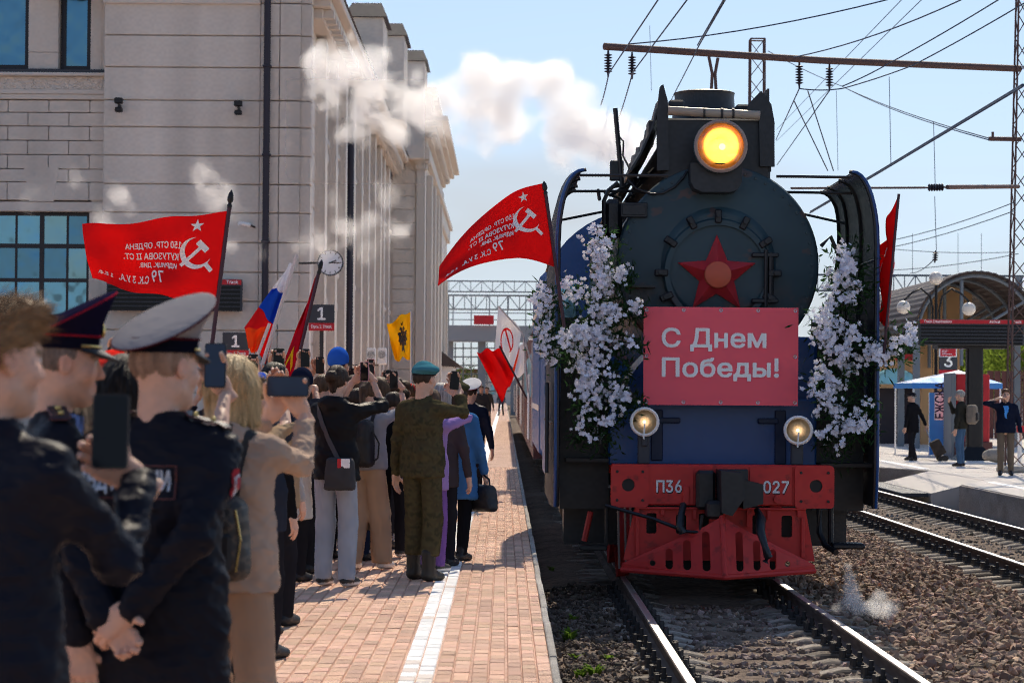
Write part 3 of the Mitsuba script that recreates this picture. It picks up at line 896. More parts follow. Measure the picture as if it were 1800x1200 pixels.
platform_sign(414, 606, 46, 44, 50, 'dark sign with white numeral 1 nearest the white capped officer', '1', 'Путь 1 Track', 0)
platform_sign(565, 558, 45, 46, 58, 'dark sign with white numeral 1 below the round clock', '1', 'Путь 1 Track', 0)
c = pix(581, 462, 63)
t = thing('station_clock', 'round white station clock showing a quarter past two on the corner wall', 'clock')
part(t, 'face', lathe([(0, 0), (.33, 0), (.33, .08), (0, .08)], 40, c, 'y'), 'mat_white', 30)
part(t, 'rim', lathe([(.33, -.03), (.36, -.03), (.36, .1), (.33, .1)], 40, c, 'y'), 'mat_signgrey', 30)
part(t, 'hour_mark', cat([xf(bx(-.012, .012, -.004, .0, .25, .31), frame(c + A3(0, -.09, 0), *[A3(math.cos(a), 0, -math.sin(a)), A3(0, 1, 0), A3(math.sin(a), 0, math.cos(a))])) for a in np.arange(12) * math.pi / 6]), 'mat_black', kind='stuff')
for L_, a_, nm in ((.26, math.radians(91), 'minute_hand'), (.18, math.radians(68), 'hour_hand')):
    part(t, nm, xf(bx(-.014, .014, -.008, -.003, -.04, L_), frame(c + A3(0, -.09, 0), A3(math.cos(a_), 0, -math.sin(a_)), A3(0, 1, 0), A3(math.sin(a_), 0, math.cos(a_)))), 'mat_black')
part(t, 'bracket', tube([c + A3(-.3, .04, 0), c + A3(-.9, .3, 0)], .03, 8), 'mat_iron', 40)
for i, (p, lab) in enumerate(((652, 'left air conditioner unit low on the station wall'), (671, 'right air conditioner unit next to the yellow flag'))):
    c = pix(p, 626, 76)
    t = thing('air_conditioner', lab, 'air conditioner')
    part(t, 'case', bx(c[0] - .15, c[0] + .15, 76, 76.4, c[2] - .28, c[2] + .28, .03), 'mat_white')
    part(t, 'fan_grille', cat([lathe([(r_, 0), (r_ + .012, 0), (r_ + .012, .02), (r_, .02)], 20, (c[0], 76, c[2] + .05), 'y') for r_ in (.03, .07, .11)]), 'mat_signgrey', 30)
    part(t, 'bracket', tube([c + A3(-.1, 0, -.3), c + A3(-2.0, .2, -.3)], .02, 6), 'mat_iron', 40)
# ---------------------------------------------------------------- steam locomotive
L = thing('steam_locomotive', 'dark steam locomotive with a red star, red front beam and lit headlamp', 'locomotive')
LX = 2.14
lz = lambda py, y: pix(1265, py, y)[2]
lx = lambda px, y, py=600: pix(px, py, y)[0]
mat('headlamp_glass', C(255, 205, 110), 0.15)
mat('reflector', (0.90, 0.66, 0.32), 0.22, 1.0)
mat('reflector_dim', (0.55, 0.48, 0.38), 0.3, 1.0)
scene['mat_lens'] = {'type': 'thindielectric', 'int_ior': 1.5}
BFY = 22.6
# --- beam
za, zb = lz(892, BFY), lz(817, BFY)
xa, xb = lx(1074, BFY, 855), lx(1466, BFY, 855)
part(L, 'front_beam', bx(xa + .01, xb - .01, BFY + .03, BFY + .30, za + .02, zb, .012), 'mat_red_paint', 30)
for i, (p0, p1) in enumerate(((1074, 1140), (1397, 1466))):
    a, b = lx(p0, BFY, 855), lx(p1, BFY, 855)
    plate = sbox(a + .04, za + .04, b - .04, zb - .04).buffer(.04, 8)
    hole = Point((a + b) / 2 + (-.015 if i == 0 else .015), (za + zb) / 2 + .01).buffer(.063, 24)
    pl = part(L, 'buffer_plate', prism_y(plate.difference(hole), BFY - .02, BFY + .03), 'mat_red_paint', 30)
    part(pl, 'hole_backing', prism_y(hole.buffer(.004), BFY + .012, BFY + .029), 'mat_black')
    bolts = [trimesh.creation.cylinder(.014, .02, sections=8, transform=frame((x_, BFY - .022, z_), A3(1, 0, 0), A3(0, 0, 1), A3(0, -1, 0))) for x_ in (a + .06, b - .06) for z_ in (za + .07, zb - .07)]
    part(pl, 'bolt', cat(bolts), 'mat_black')
for (p0, p1) in ((1140, 1222), (1318, 1395)):
    part(L, 'beam_panel', bx(lx(p0, BFY) + .006, lx(p1, BFY) - .006, BFY + .012, BFY + .03, za + .03, zb - .012, .004), 'mat_red_paint')
mat('number_white', (.72, .72, .72), .5)
for tx, p0, p1 in (('П36', 1155, 1200), ('027', 1343, 1388)):
    a, b = lx(p0, BFY), lx(p1, BFY)
    zc_ = lz(855, BFY)
    part(L, 'numbering_shadow', text_on(tx, .125, face_cam(((a + b) / 2 + .006, BFY + .0125, zc_ - .006)), .003, width=b - a), 'mat_black')
    part(L, 'numbering', text_on(tx, .115, face_cam(((a + b) / 2, BFY + .0105, zc_)), .006, width=b - a), 'mat_number_white')
# coupler
cz = lz(858, BFY); cx = lx(1265, BFY)
part(L, 'coupler', cat([bx(lx(1224, BFY), lx(1258, BFY), BFY - .10, BFY + .03, lz(895, BFY), lz(826, BFY), .03), bx(lx(1262, BFY), lx(1316, BFY), BFY - .02, BFY + .03, lz(890, BFY), lz(824, BFY), .01),
     trimesh.convex.convex_hull(np.array([(lx(p, 22.2), y_, lz(q, 22.2)) for p, q in ((1266, 826), (1304, 830), (1310, 870), (1268, 900), (1286, 905)) for y_ in (22.05, 22.6)])),
     trimesh.convex.convex_hull(np.array([(lx(p, 22.3), y_, lz(q, 22.3)) for p, q in ((1306, 842), (1341, 850), (1341, 884), (1306, 893)) for y_ in (22.2, 22.55)])),
     bx(lx(1244, 22.3), lx(1272, 22.3), 22.25, 22.6, lz(912, 22.3), lz(880, 22.3), .03)]), 'mat_loco_black', 25)
part(L, 'uncoupling_lever', tube([(lx(1066, 22.5), 22.5, lz(889, 22.5)), (lx(1150, 22.4), 22.4, lz(912, 22.4)), (lx(1208, 22.3), 22.3, lz(934, 22.3)), (lx(1232, 22.3), 22.3, lz(935, 22.3)), (lx(1236, 22.3), 22.3, lz(905, 22.3))], .018, 8), 'mat_loco_black', 40)
part(L, 'lever_bracket', bx(lx(1201, BFY), lx(1213, BFY), BFY - .03, BFY + .02, lz(888, BFY), lz(853, BFY), .008), 'mat_red_paint')
part(L, 'air_hose', cat([tube([(lx(1203, 22.4), 22.45, lz(888, 22.4)), (lx(1199, 22.3), 22.3, lz(905, 22.3)), (lx(1197, 22.25), 22.25, lz(925, 22.3)), (lx(1203, 22.25), 22.25, lz(936, 22.3))], [.035, .035, .04, .045], 10)]), 'mat_loco_black', 60)
part(L, 'air_hose', cat([tube([(lx(1333, 22.4), 22.45, lz(896, 22.4)), (lx(1339, 22.2), 22.2, lz(912, 22.3)), (lx(1338, 22.1), 22.1, lz(930, 22.3)), (lx(1346, 22.0), 22.0, lz(955, 22.2)), (lx(1352, 22.0), 22.0, lz(975, 22.2)), (lx(1347, 22.0), 22.0, lz(985, 22.2))], [.03, .05, .045, .032, .045, .04], 10)]), 'mat_loco_black', 60)
part(L, 'hose_cap', lathe([(0, -.02), (.06, -.01), (.06, .03), (0, .03)], 16, (lx(1371, BFY), BFY - .02, lz(876, BFY)), 'y', (1, 1, .7)), 'mat_red_paint', 30)
# cow catcher: upper plate and V shaped plough
uy = BFY + .05
up = Polygon([(lx(1117, uy), lz(893, uy)), (lx(1417, uy), lz(893, uy)), (lx(1434, uy), lz(985, uy)), (lx(1098, uy), lz(985, uy))])
slots = []
for p0, p1, q0, q1 in ((1138, 1156, 902, 938), (1190, 1208, 904, 938), (1230, 1248, 902, 930), (1324, 1340, 904, 938), (1375, 1394, 905, 943)):
    slots.append(sbox(lx(p0, uy) + .02, lz(q1, uy) + .02, lx(p1, uy) - .02, lz(q0, uy) - .02).buffer(.02, 4))
cc = part(L, 'cow_catcher', prism_y(up.difference(unary_union(slots)), uy, uy + .03), 'mat_red_paint', 30)
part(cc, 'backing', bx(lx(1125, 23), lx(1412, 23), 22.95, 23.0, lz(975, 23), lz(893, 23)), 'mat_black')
part(cc, 'stiffener', cat([bx(lx(p, uy) - .018, lx(p, uy) + .018, uy - .05, uy, lz(q1, uy), lz(q0, uy), .004) for p, q0, q1 in ((1122, 894, 978), (1166, 894, 906), (1222, 894, 912), (1316, 894, 925), (1352, 894, 912), (1405, 894, 906), (1412, 908, 978))] + [bx(lx(1118, uy), lx(1417, uy), uy - .06, uy, lz(895, uy), lz(891, uy), .006)]), 'mat_red_paint')
nose = 21.95


def plough(side):
    # the sheet lies in a slanted plane from the nose ridge back to the outer edge
    s = -1 if side < 0 else 1
    xr, W = cx, (lx(1437, 22.5) - cx)
    zt_, zm, zb_ = lz(908, 22.1), lz(992, 22.55), lz(1014, 21.95)
    poly = Polygon([(0, zb_), (W, zm - .06), (W, zm + .0), (.16, lz(925, 22.2)), (0, zt_)])
    sl = []
    for px_, q0, q1, r_ in ((1294, 934, 1002, .036), (1326, 950, 1002, .036), (1356, 966, 1002, .034), (1384, 988, 998, .028)):
        x_ = (px_ - 1265) / 179
        za_, zb2 = lz(q1, 22.2) + r_, lz(q0, 22.2) - r_
        sl.append((Point(x_, za_).buffer(r_, 8) if zb2 <= za_ else sbox(x_ - .001, za_, x_ + .001, zb2).buffer(r_, 8)))
    poly = poly.difference(unary_union(sl))
    m = prism_y(poly, 0, .03)
    v = m.vertices.copy()
    u = v[:, 0] / W
    zrel = np.clip((v[:, 2] - zb_) / (zt_ - zb_), 0, 1)
    y0 = nose + .30 * zrel
    v = np.stack([xr + s * v[:, 0], v[:, 1] + y0 + (22.62 - y0) * u, v[:, 2]], 1)
    f = m.faces if s > 0 else m.faces[:, ::-1]
    return trimesh.Trimesh(v, f, process=False)


for s in (-1, 1): part(cc, 'plough_sheet', plough(s), 'mat_red_paint', 20)
part(cc, 'ridge', tube([(cx, nose + .29, lz(908, 22.1)), (cx, nose - .01, lz(1012, 21.95))], .03, 8), 'mat_red_paint', 40)
W_ = lx(1437, 22.5) - cx
part(cc, 'lip', cat([tube([(cx - W_, 22.63, lz(992, 22.55) - .06), (cx, nose - .01, lz(1014, 21.95)), (cx + W_, 22.63, lz(992, 22.55) - .06)], .028, 8)]), 'mat_red_paint', 40)
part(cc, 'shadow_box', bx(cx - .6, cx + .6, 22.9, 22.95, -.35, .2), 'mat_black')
# --- smokebox
SY, SR = 23.8, 1.06
scx, scz = lx(1262, SY, 465), lz(465, SY)
sb = part(L, 'smokebox', lathe([(0, .11), (.52, .10), (.56, .085), (.60, .05), (1.0, .02), (1.045, .0), (SR, -.03), (SR, -3.2), (SR - .04, -3.25), (SR - .04, -11)], 72, (scx, SY, scz), 'y'), 'mat_smokebox', 35)
dz = lz(481, SY); dcx = lx(1260, SY, 481)
part(sb, 'door_ring', lathe([(.50, .10), (.50, .14), (.555, .14), (.575, .10)], 64, (dcx, SY, dz), 'y'), 'mat_smokebox', 30)
dogs = []
for a in np.radians([0, 33, 62, 90, 118, 147, 180, 205, 335, 225, 315]):
    r = .60
    o = A3(dcx + r * math.cos(a), SY - .15, dz + r * math.sin(a))
    e = A3(math.cos(a), 0, math.sin(a))
    m = cat([xf(bx(-.035, .035, -.02, .06, -.08, .06, .01), frame(o, np.cross(A3(0, 1, 0), e) * -1, A3(0, 1, 0), e)), trimesh.creation.cylinder(.025, .07, sections=8, transform=frame(o + A3(0, -.03, 0), A3(1, 0, 0), A3(0, 0, 1), A3(0, -1, 0)))])
    part(sb, 'door_clamp', m, 'mat_loco_black', 30)
riv = []
for i in range(54):
    a = i / 54 * 2 * math.pi
    r = .985
    riv.append(trimesh.creation.cylinder(.016, .02, sections=7, transform=frame((scx + r * math.cos(a), SY - .022, scz + r * math.sin(a)), A3(1, 0, 0), A3(0, 0, 1), A3(0, -1, 0))))
part(sb, 'rivet', cat(riv), 'mat_smokebox', 30, kind='stuff')
part(sb, 'hinge', cat([bx(lx(1318, SY), lx(1365, SY), SY - .17, SY - .10, lz(453, SY), lz(445, SY), .01), bx(lx(1318, SY), lx(1365, SY), SY - .17, SY - .10, lz(533, SY), lz(525, SY), .01), tube([(lx(1343, SY), SY - .16, lz(540, SY)), (lx(1343, SY), SY - .16, lz(440, SY))], .022, 8), tube([(lx(1352, SY), SY - .14, lz(530, SY)), (lx(1352, SY), SY - .14, lz(445, SY))], .03, 8)]), 'mat_loco_black', 30)
part(sb, 'handle', cat([bx(lx(1328, SY), lx(1354, SY), SY - .10, SY - .04, lz(490, SY), lz(470, SY), .02)]), 'mat_loco_black')
part(sb, 'number_bracket', cat([bx(lx(1089, SY), lx(1136, SY), SY - .07, SY - .03, lz(384, SY), lz(358, SY), .008), bx(lx(1092, SY), lx(1133, SY), SY - .075, SY - .06, lz(380, SY), lz(362, SY), .006)]), 'mat_loco_black')
part(sb, 'step_plate', cat([bx(lx(1104, SY), lx(1150, SY), SY - .16, SY, lz(507, SY), lz(503, SY)), bx(lx(1106, SY), lx(1134, SY), SY - .03, SY, lz(535, SY), lz(508, SY), .01)]), 'mat_loco_black')
part(sb, 'curved_pipe', tube([(lx(p, SY, q), SY - .03 - (.03 if i not in (0, 6) else 0), lz(q, SY)) for i, (p, q) in enumerate(((1103, 318), (1118, 334), (1145, 343), (1165, 341), (1185, 330), (1200, 314), (1207, 302)))], .014, 8), 'mat_loco_black', 50)
# star
sy = SY - .14
scx2, scz2 = lx(1260, sy, 484), lz(484, sy)
R1, r1 = .425, .19
pts = [(scx2, sy - .17, scz2)]
for i in range(10):
    a = math.pi / 2 + i * math.pi / 5
    r = R1 if i % 2 == 0 else r1
    pts.append((scx2 + r * math.cos(a), sy, scz2 + r * math.sin(a)))
for i in range(10):
    pts.append((pts[1 + i][0], sy + .07, pts[1 + i][2]))
fs = [(0, 1 + (i + 1) % 10, 1 + i) for i in range(10)]
for i in range(10):
    j = (i + 1) % 10
    fs += [(1 + i, 1 + j, 11 + j), (1 + i, 11 + j, 11 + i)]
fs += [(11 + i, 11 + (i + 1) % 10, 11) for i in range(10)]
mat('star_red', (0.50, 0.035, 0.045), .33, spec=.5)
stp = part(L, 'star', trimesh.Trimesh(np.array(pts), [f[::-1] for f in fs], process=False), 'mat_star_red', False, label='red five pointed star on the smokebox door')
mat('star_boss', (0.55, 0.10, 0.05), .45)
part(stp, 'boss', lathe([(0, .175), (.08, .17), (.135, .155), (.140, .12), (.14, .05)], 40, (scx2, sy, scz2), 'y'), 'mat_star_boss', 30)
# --- streamlined casing on top, chimney, wings
CY = 23.75
c0, c1, ct = lx(1166, CY, 250), lx(1359, CY, 250), lz(207, CY)
part(L, 'top_casing', cat([bx(c0 + .02, c1 - .02, CY + .06, CY + .3, lz(330, CY), ct, .02), bx(c0 + .05, c1 - .03, CY + .3, 34, lz(330, CY) - .2, ct - .08, .05)]), 'mat_loco_black')


def wing(poly, y0, y1):
    return prism_y(poly, y0, y1)


def Pp(pts_, y): return Polygon([(lx(p, y, q), lz(q, y)) for p, q in pts_])


part(L, 'casing_wing', wing(Pp(((1155, 300), (1155, 190), (1161, 152), (1166, 149), (1174, 178), (1176, 300)), CY), CY, CY + .09), 'mat_loco_black', 30)
part(L, 'casing_wing', wing(Pp(((1313, 200), (1316, 182), (1338, 159), (1356, 183), (1361, 210), (1362, 292), (1336, 292), (1334, 205)), CY), CY, CY + .06), 'mat_loco_black', 30)
for s, p0 in ((-1, 1160), (1, 1352)):
    xs = lx(p0, CY, 250)
    yy = np.concatenate([np.linspace(CY + .05, CY + .5, 3), np.arange(24.6, 34, .25)])
    zt_ = np.where(yy < 24.4, lz(152, CY) - (yy - CY) * .25, lz(175, CY) - .1 * (1 + np.sin((yy - 24.4) * 1.2) * .3) - (yy - 24.4) * .02)
    P = np.zeros((len(yy), 6, 3))
    for j, t in enumerate(np.linspace(0, 1, 6)):
        P[:, j, 0] = xs + s * ((.30 if s < 0 else .02) * t ** 1.7 + .05 * np.sin(yy * 7) * (t < .95))
        P[:, j, 1] = yy
        P[:, j, 2] = zt_ + (lz(300, CY) - zt_) * t
    part(L, 'casing_side', sheet(P if s > 0 else P[:, ::-1], .02), 'mat_loco_black', 40)
    part(L, 'casing_hatch', bx(xs + s * .07 - .03, xs + s * .07 + .03, 24.1, 24.5, lz(250, CY), lz(205, CY), .01), 'mat_loco_black')
chy = 24.9
chx = lx(1238, chy, 180)
part(L, 'chimney', lathe([(.36, lz(215, chy)), (.335, lz(190, chy)), (.325, lz(172, chy)), (.335, lz(165, chy)), (.31, lz(163.5, chy)), (.28, lz(166, chy)), (.27, lz(195, chy)), (0, lz(197, chy))], 40, (chx, chy, 0)), 'mat_loco_black', 40)
part(L, 'casing_step', cat([bx(lx(1172, 24.3), lx(1200, 24.3), 24.2, 24.5, lz(200, 24.3), lz(178, 24.3), .02), bx(lx(1290, 24.3), lx(1316, 24.3), 24.2, 24.5, lz(200, 24.3), lz(185, 24.3), .02)]), 'mat_loco_black')
mat('tan_bar', (.36, .30, .24), .5)
br_ = part(L, 'top_bar', tube([(lx(1174, CY, 197), CY - .03, lz(196, CY)), (lx(1335, CY, 203), CY - .03, lz(203, CY))], .048, 16), 'mat_tan_bar', 50)
part(br_, 'clamp', cat([tube([(lx(p, CY, 200) - .012, CY - .03, lz(200, CY)), (lx(p, CY, 200) + .012, CY - .03, lz(200, CY))], .056, 16) for p in (1237, 1268, 1288)]), 'mat_iron', 40)
# --- headlamp
HY = 23.35
hx, hz = lx(1267, HY, 257), lz(257, HY)
hl = part(L, 'headlamp', lathe([(.235, -.06), (.25, .0), (.262, .02), (.275, .0), (.28, -.05), (.26, -.16), (.2, -.34), (0, -.36)], 48, (hx, HY, hz), 'y'), 'mat_smokebox', 40, label='large round headlamp glowing orange')
mat('grey_ring', (.28, .22, .20), .35)
part(hl, 'rim', lathe([(.236, .012), (.25, .03), (.275, .02), (.275, .0), (.236, -.01)], 48, (hx, HY, hz), 'y'), 'mat_grey_ring', 40)
refl = lathe([(.238, -.01), (.21, -.07), (.16, -.12), (.10, -.15), (.03, -.165), (0, -.165)], 48, (hx, HY, hz), 'y')
part(hl, 'reflector', refl, 'mat_reflector', True)
bulb = trimesh.creation.icosphere(2, .034); bulb.apply_translation((hx + .02, HY + .06, hz + .0))
scene['mat_bulb'] = {'type': 'diffuse', 'reflectance': rgb((.2, .2, .2))}
part(hl, 'bulb', {**shape(bulb, 'mat_bulb', True), 'emitter': {'type': 'area', 'radiance': rgb((2.1, 1.15, .5))}}, None)
mat('amber', {'type': 'rgb', 'value': [.95, .60, .22]}, .3)
scene['mat_amber_glass'] = {'type': 'thindielectric', 'int_ior': 1.5, 'specular_transmittance': rgb((1.0, .72, .36))}
part(hl, 'lens', lathe([(0, .035), (.1, .03), (.18, .015), (.236, -.005)], 48, (hx, HY, hz), 'y'), 'mat_amber_glass', True)
part(hl, 'bracket', cat([prism_y(Pp(((1215, 285), (1306, 285), (1306, 318), (1298, 332), (1285, 336), (1236, 336), (1222, 330), (1216, 318)), HY), HY + .1, SY + .2)]), 'mat_red_dark' if False else 'mat_loco_black', 30)
for i, (p, q) in enumerate(((1133, 742), (1403, 755))):
    y = 22.75
    x_, z_ = lx(p, y, q), lz(q, y)
    lp = part(L, 'marker_lamp', lathe([(.118, -.04), (.128, .015), (.142, .03), (.147, .0), (.145, -.06), (.12, -.2), (0, -.22)], 36, (x_, y, z_), 'y'), 'mat_iron', 40, label='%s small lamp above the red beam' % ('left' if i == 0 else 'right'))
    part(lp, 'rim', lathe([(.118, .02), (.132, .045), (.147, .03), (.148, .0), (.118, -.0)], 36, (x_, y, z_), 'y'), 'mat_white', 40)
    part(lp, 'reflector', lathe([(.12, .0), (.10, -.05), (.06, -.09), (0, -.10)], 36, (x_, y, z_), 'y'), 'mat_reflector_dim', True)
    bb = trimesh.creation.icosphere(2, .016); bb.apply_translation((x_, y + .03, z_))
    part(lp, 'bulb', {**shape(bb, 'mat_bulb', True), 'emitter': {'type': 'area', 'radiance': rgb((.9, .62, .36))}}, None)
    part(lp, 'catch', tube([(x_ - .0, y - .04, z_ - .02), (x_ - .012, y - .05, z_ - .17)], .008, 6), 'mat_white')
    part(lp, 'post', cat([bx(x_ - .065, x_ + .055, y + .02, y + .10, lz(816, y), z_ - .12, .01), bx(x_ - .03, x_ + .03, y - .01, y + .03, lz(785, y), z_ - .14, .01)]), 'mat_signgrey')
# --- blue front apron, black flanks, deflectors
AY = 23.35
part(L, 'front_apron', cat([bx(lx(1070, AY), lx(1436, AY), AY, AY + .1, lz(818, AY), lz(700, AY), .02)]), 'mat_blue_paint')
ap = part(L, 'saddle', cat([lathe([(0, .2), (.5, .16), (.82, .0), (.86, -.5), (0, -.6)], 48, (LX, AY + .45, lz(690, AY) - .1), 'y', (1.08, 1, .85))]), 'mat_blue_paint', 40)
part(L, 'apron_panel', bx(lx(1400, AY), lx(1440, AY), AY + .15, AY + .25, lz(716, AY), lz(590, AY), .03), 'mat_blue_paint')
part(L, 'apron_rib', cat([bx(lx(1158, AY), lx(1196, AY), AY - .06, AY, lz(744, AY), lz(734, AY), .01), bx(lx(1332, AY), lx(1368, AY), AY - .06, AY, lz(744, AY), lz(734, AY), .01), bx(lx(1145, AY), lx(1166, AY), AY - .03, AY, lz(810, AY), lz(720, AY), .01), bx(lx(1362, AY), lx(1382, AY), AY - .03, AY, lz(815, AY), lz(720, AY), .01)]), 'mat_navy')
part(L, 'flank', cat([bx(LX - 1.56, lx(1074, AY), 23.7, 23.8, .30, lz(560, 23.7)), bx(lx(1436, AY), LX + 1.6, 23.7, 23.8, .30, lz(560, 23.7)), bx(LX - 1.5, LX + 1.5, 24.2, 25, -.1, .5)]), 'mat_loco_black')
part(L, 'flank_ledge', cat([bx(lx(995, 23.5), lx(1070, 23.5), 23.3, 23.7, lz(812, 23.5), lz(806, 23.5)), bx(lx(1440, 23.5), lx(1540, 23.5), 23.3, 23.7, lz(818, 23.5), lz(812, 23.5))]), 'mat_iron')


def deflector(s):
    uu = np.linspace(0, 1, 26)
    zt_ = lz(300, 22.9)
    prof = []
    xe = 1.645 if s > 0 else 1.655
    for t in np.linspace(0, 1, 20):
        z = .36 + (3.02 - .36) * t
        prof.append((xe, z))
    for a in np.linspace(0.15, 1, 9):
        prof.append((xe - .27 * a ** 1.9, 3.02 + (zt_ - 3.02) * math.sin(a * math.pi / 2)))
    P = np.zeros((26, len(prof), 3))
    for j, (a, z) in enumerate(prof):
        yy = 22.9 + uu * (3.3 - .95 * min(1, max(0, (z - 2.5) / 1.1)))
        P[:, j, 0] = LX + s * (a + .03 * np.clip(1 - (yy - 22.9) / .25, 0, 1) ** 2 * -1)
        P[:, j, 1] = yy + (0.25 * max(0, .75 - z))
        P[:, j, 2] = z
    return P


for s in (-1, 1):
    P = deflector(s)
    d = part(L, 'smoke_deflector', sheet(P if s < 0 else P[:, ::-1], .03), 'mat_loco_black', 50, label='%s curved smoke deflector plate' % ('left' if s < 0 else 'right'))
    ribs = []
    for i in (0, 10, 19, 25):
        q = P[i].copy(); q[:, 0] -= s * .035
        ribs.append(tube(q + A3(s * .012, 0, 0), .022 if i else .018, 6))
    part(d, 'rib', cat(ribs), 'mat_loco_black', 40)
    part(d, 'seam', cat([tube(P[:, j] - A3(s * .02, 0, 0), .012, 6) for j in (6, 12, 18)] + [tube(P[:, j] + A3(s * .02, 0, 0), .012, 6) for j in (6, 12, 18)]), 'mat_loco_black', 40)
    e = P[0].copy(); e[:, 1] -= .012
    part(d, 'edge', tube(e, .016, 8), 'mat_blue_paint', 40, label='blue front edge of the deflector')
    part(d, 'tie_rod', cat([tube([P[3 + 9 * k][-1 - 3 * k] - A3(0, 0, .03), (scx + s * (.56, .66, .74)[k], P[3 + 9 * k][0][1], lz(316 + 9 * k, 23.8))], .016, 6) for k in range(3)]), 'mat_iron', 40)
    part(d, 'grab_rail', tube([(LX + s * 1.71, y_, .7 + .9 * t) for y_, t in zip(np.linspace(22.95, 23.05, 6), (0, .1, .35, .7, .95, 1))], .02, 8) if s < 0 else tube([(LX + 1.15, 23.7, 3.05), (LX + 1.25, 23.7, 3.15), (LX + 1.36, 23.7, 2.9), (LX + 1.42, 23.7, 2.0)], .022, 8), 'mat_loco_black', 50)
# piping at the left of the boiler
part(L, 'left_pipe', cat([tube([(lx(1062, 24, 398), 24, lz(398, 24)), (lx(1060, 24), 24, lz(355, 24)), (lx(1068, 24), 24, lz(336, 24)), (lx(1085, 24), 24, lz(322, 24))], .022, 8)] + [tube([(lx(p, 24.5), 24.5, lz(q, 24.5)), (lx(r, 24.8), 24.8, lz(t, 24.8))], .02, 6) for p, q, r, t in ((1070, 345, 1150, 300), (1062, 340, 1088, 350), (1050, 336, 1052, 352), (1076, 330, 1120, 322), (1100, 352, 1148, 298), (1110, 346, 1120, 290))]), 'mat_loco_black', 40)
part(L, 'lamp_bracket_pole', cat([tube([(lx(1092, 24.4), 24.4, lz(330, 24.4)), (lx(1079, 24.4), 24.4, lz(192, 24.4))], .026, 8), bx(lx(1070, 24.5), lx(1094, 24.5), 24.4, 24.5, lz(320, 24.5), lz(285, 24.5), .01), tube([(lx(1084, 24.4), 24.4, lz(240, 24.4)), (lx(1094, 24.4), 24.4, lz(250, 24.4)), (lx(1093, 24.4), 24.4, lz(275, 24.4)), (lx(1104, 24.4), 24.4, lz(296, 24.4))], .01, 6)]), 'mat_loco_black', 40)
part(L, 'hatch_box', bx(lx(1060, 24.1), lx(1092, 24.1), 24, 24.5, lz(420, 24.1), lz(352, 24.1), .05), 'mat_loco_black')
# --- running gear, hanging steps, pipes under the right flank
wh = []
for yv, rv in ((24.4, .45), (26.4, .45), (28.9, .925), (31.0, .925), (33.1, .925), (35.2, .925)):
    for s in (-1, 1):
        x_ = TR1 + s * .80
        wm = cat([lathe([(rv - .12, -.06), (rv + .02, -.06), (rv, .07), (rv - .12, .07), (rv - .12, -.06)], 36, (x_, yv, RAIL + rv), 'x'), lathe([(.0, -.09), (.14, -.09), (.14, .08), (0, .08)], 16, (x_, yv, RAIL + rv), 'x'), bx(x_ - .03, x_ + .03, yv - .05, yv + .05, RAIL + .12, RAIL + 2 * rv - .12)])
        part(L, 'wheel', wm, 'mat_red_paint', 40)
part(L, 'axle', cat([bx(TR1 - .8, TR1 + .8, yv - .08, yv + .08, RAIL + rv - .08, RAIL + rv + .08, .02) for yv, rv in ((24.4, .45), (26.4, .45), (28.9, .925), (31, .925), (33.1, .925), (35.2, .925))]), 'mat_iron')
part(L, 'frame', bx(TR1 - .5, TR1 + .5, 23.6, 37, -.05, 1.5, .02), 'mat_loco_black')
for s in (-1, 1):
    part(L, 'cylinder_block', lathe([(0, .45), (.34, .43), (.38, .4), (.38, -.5), (0, -.5)], 32, (LX + s * 1.15, 25.6, .28), 'y'), 'mat_loco_black', 40)
    part(L, 'side_rod', bx(LX + s * 1.0 - .03, LX + s * 1.0 + .03, 28.5, 35.5, .42, .55, .01), 'mat_steel')
part(L, 'drain_pipe', cat([tube([(lx(1443, 23.2), 23.3, lz(890, 23.2)), (lx(1444, 23.2), 23.3, lz(935, 23.2)), (lx(1454, 23.1), 23.2, lz(957, 23.2)), (lx(1471, 23.0), 23.0, lz(969, 23.0))], .03, 8), tube([(lx(1464, 23.2), 23.3, lz(890, 23.2)), (lx(1464, 23.2), 23.3, lz(955, 23.2))], .03, 8), bx(lx(1462, 23.2), lx(1520, 23.2), 23.1, 23.35, lz(963, 23.2), lz(952, 23.2), .02)]), 'mat_loco_black', 40)
part(L, 'hanging_step', cat([tube([(lx(1040, 23.6), 23.6, lz(900, 23.6)), (lx(1029, 23.6), 23.6, lz(952, 23.6))], .03, 6)]), 'mat_red_paint', 40)
part(L, 'hanging_step', cat([bx(lx(1020, 23.6), lx(1068, 23.6), 23.4, 23.8, lz(966, 23.6), lz(957, 23.6), .01), tube([(lx(1068, 23.6), 23.6, lz(890, 23.6)), (lx(1068, 23.6), 23.6, lz(960, 23.6))], .02, 6)]), 'mat_loco_black', 40)
part(L, 'thin_pipe', cat([tube([(lx(p, 23.4), 23.4, lz(890, 23.4)), (lx(p + 3, 23.4), 23.4, lz(1000, 23.4))], .012, 6) for p in (1088, 1100, 1110)]), 'mat_grey_ring', 40)
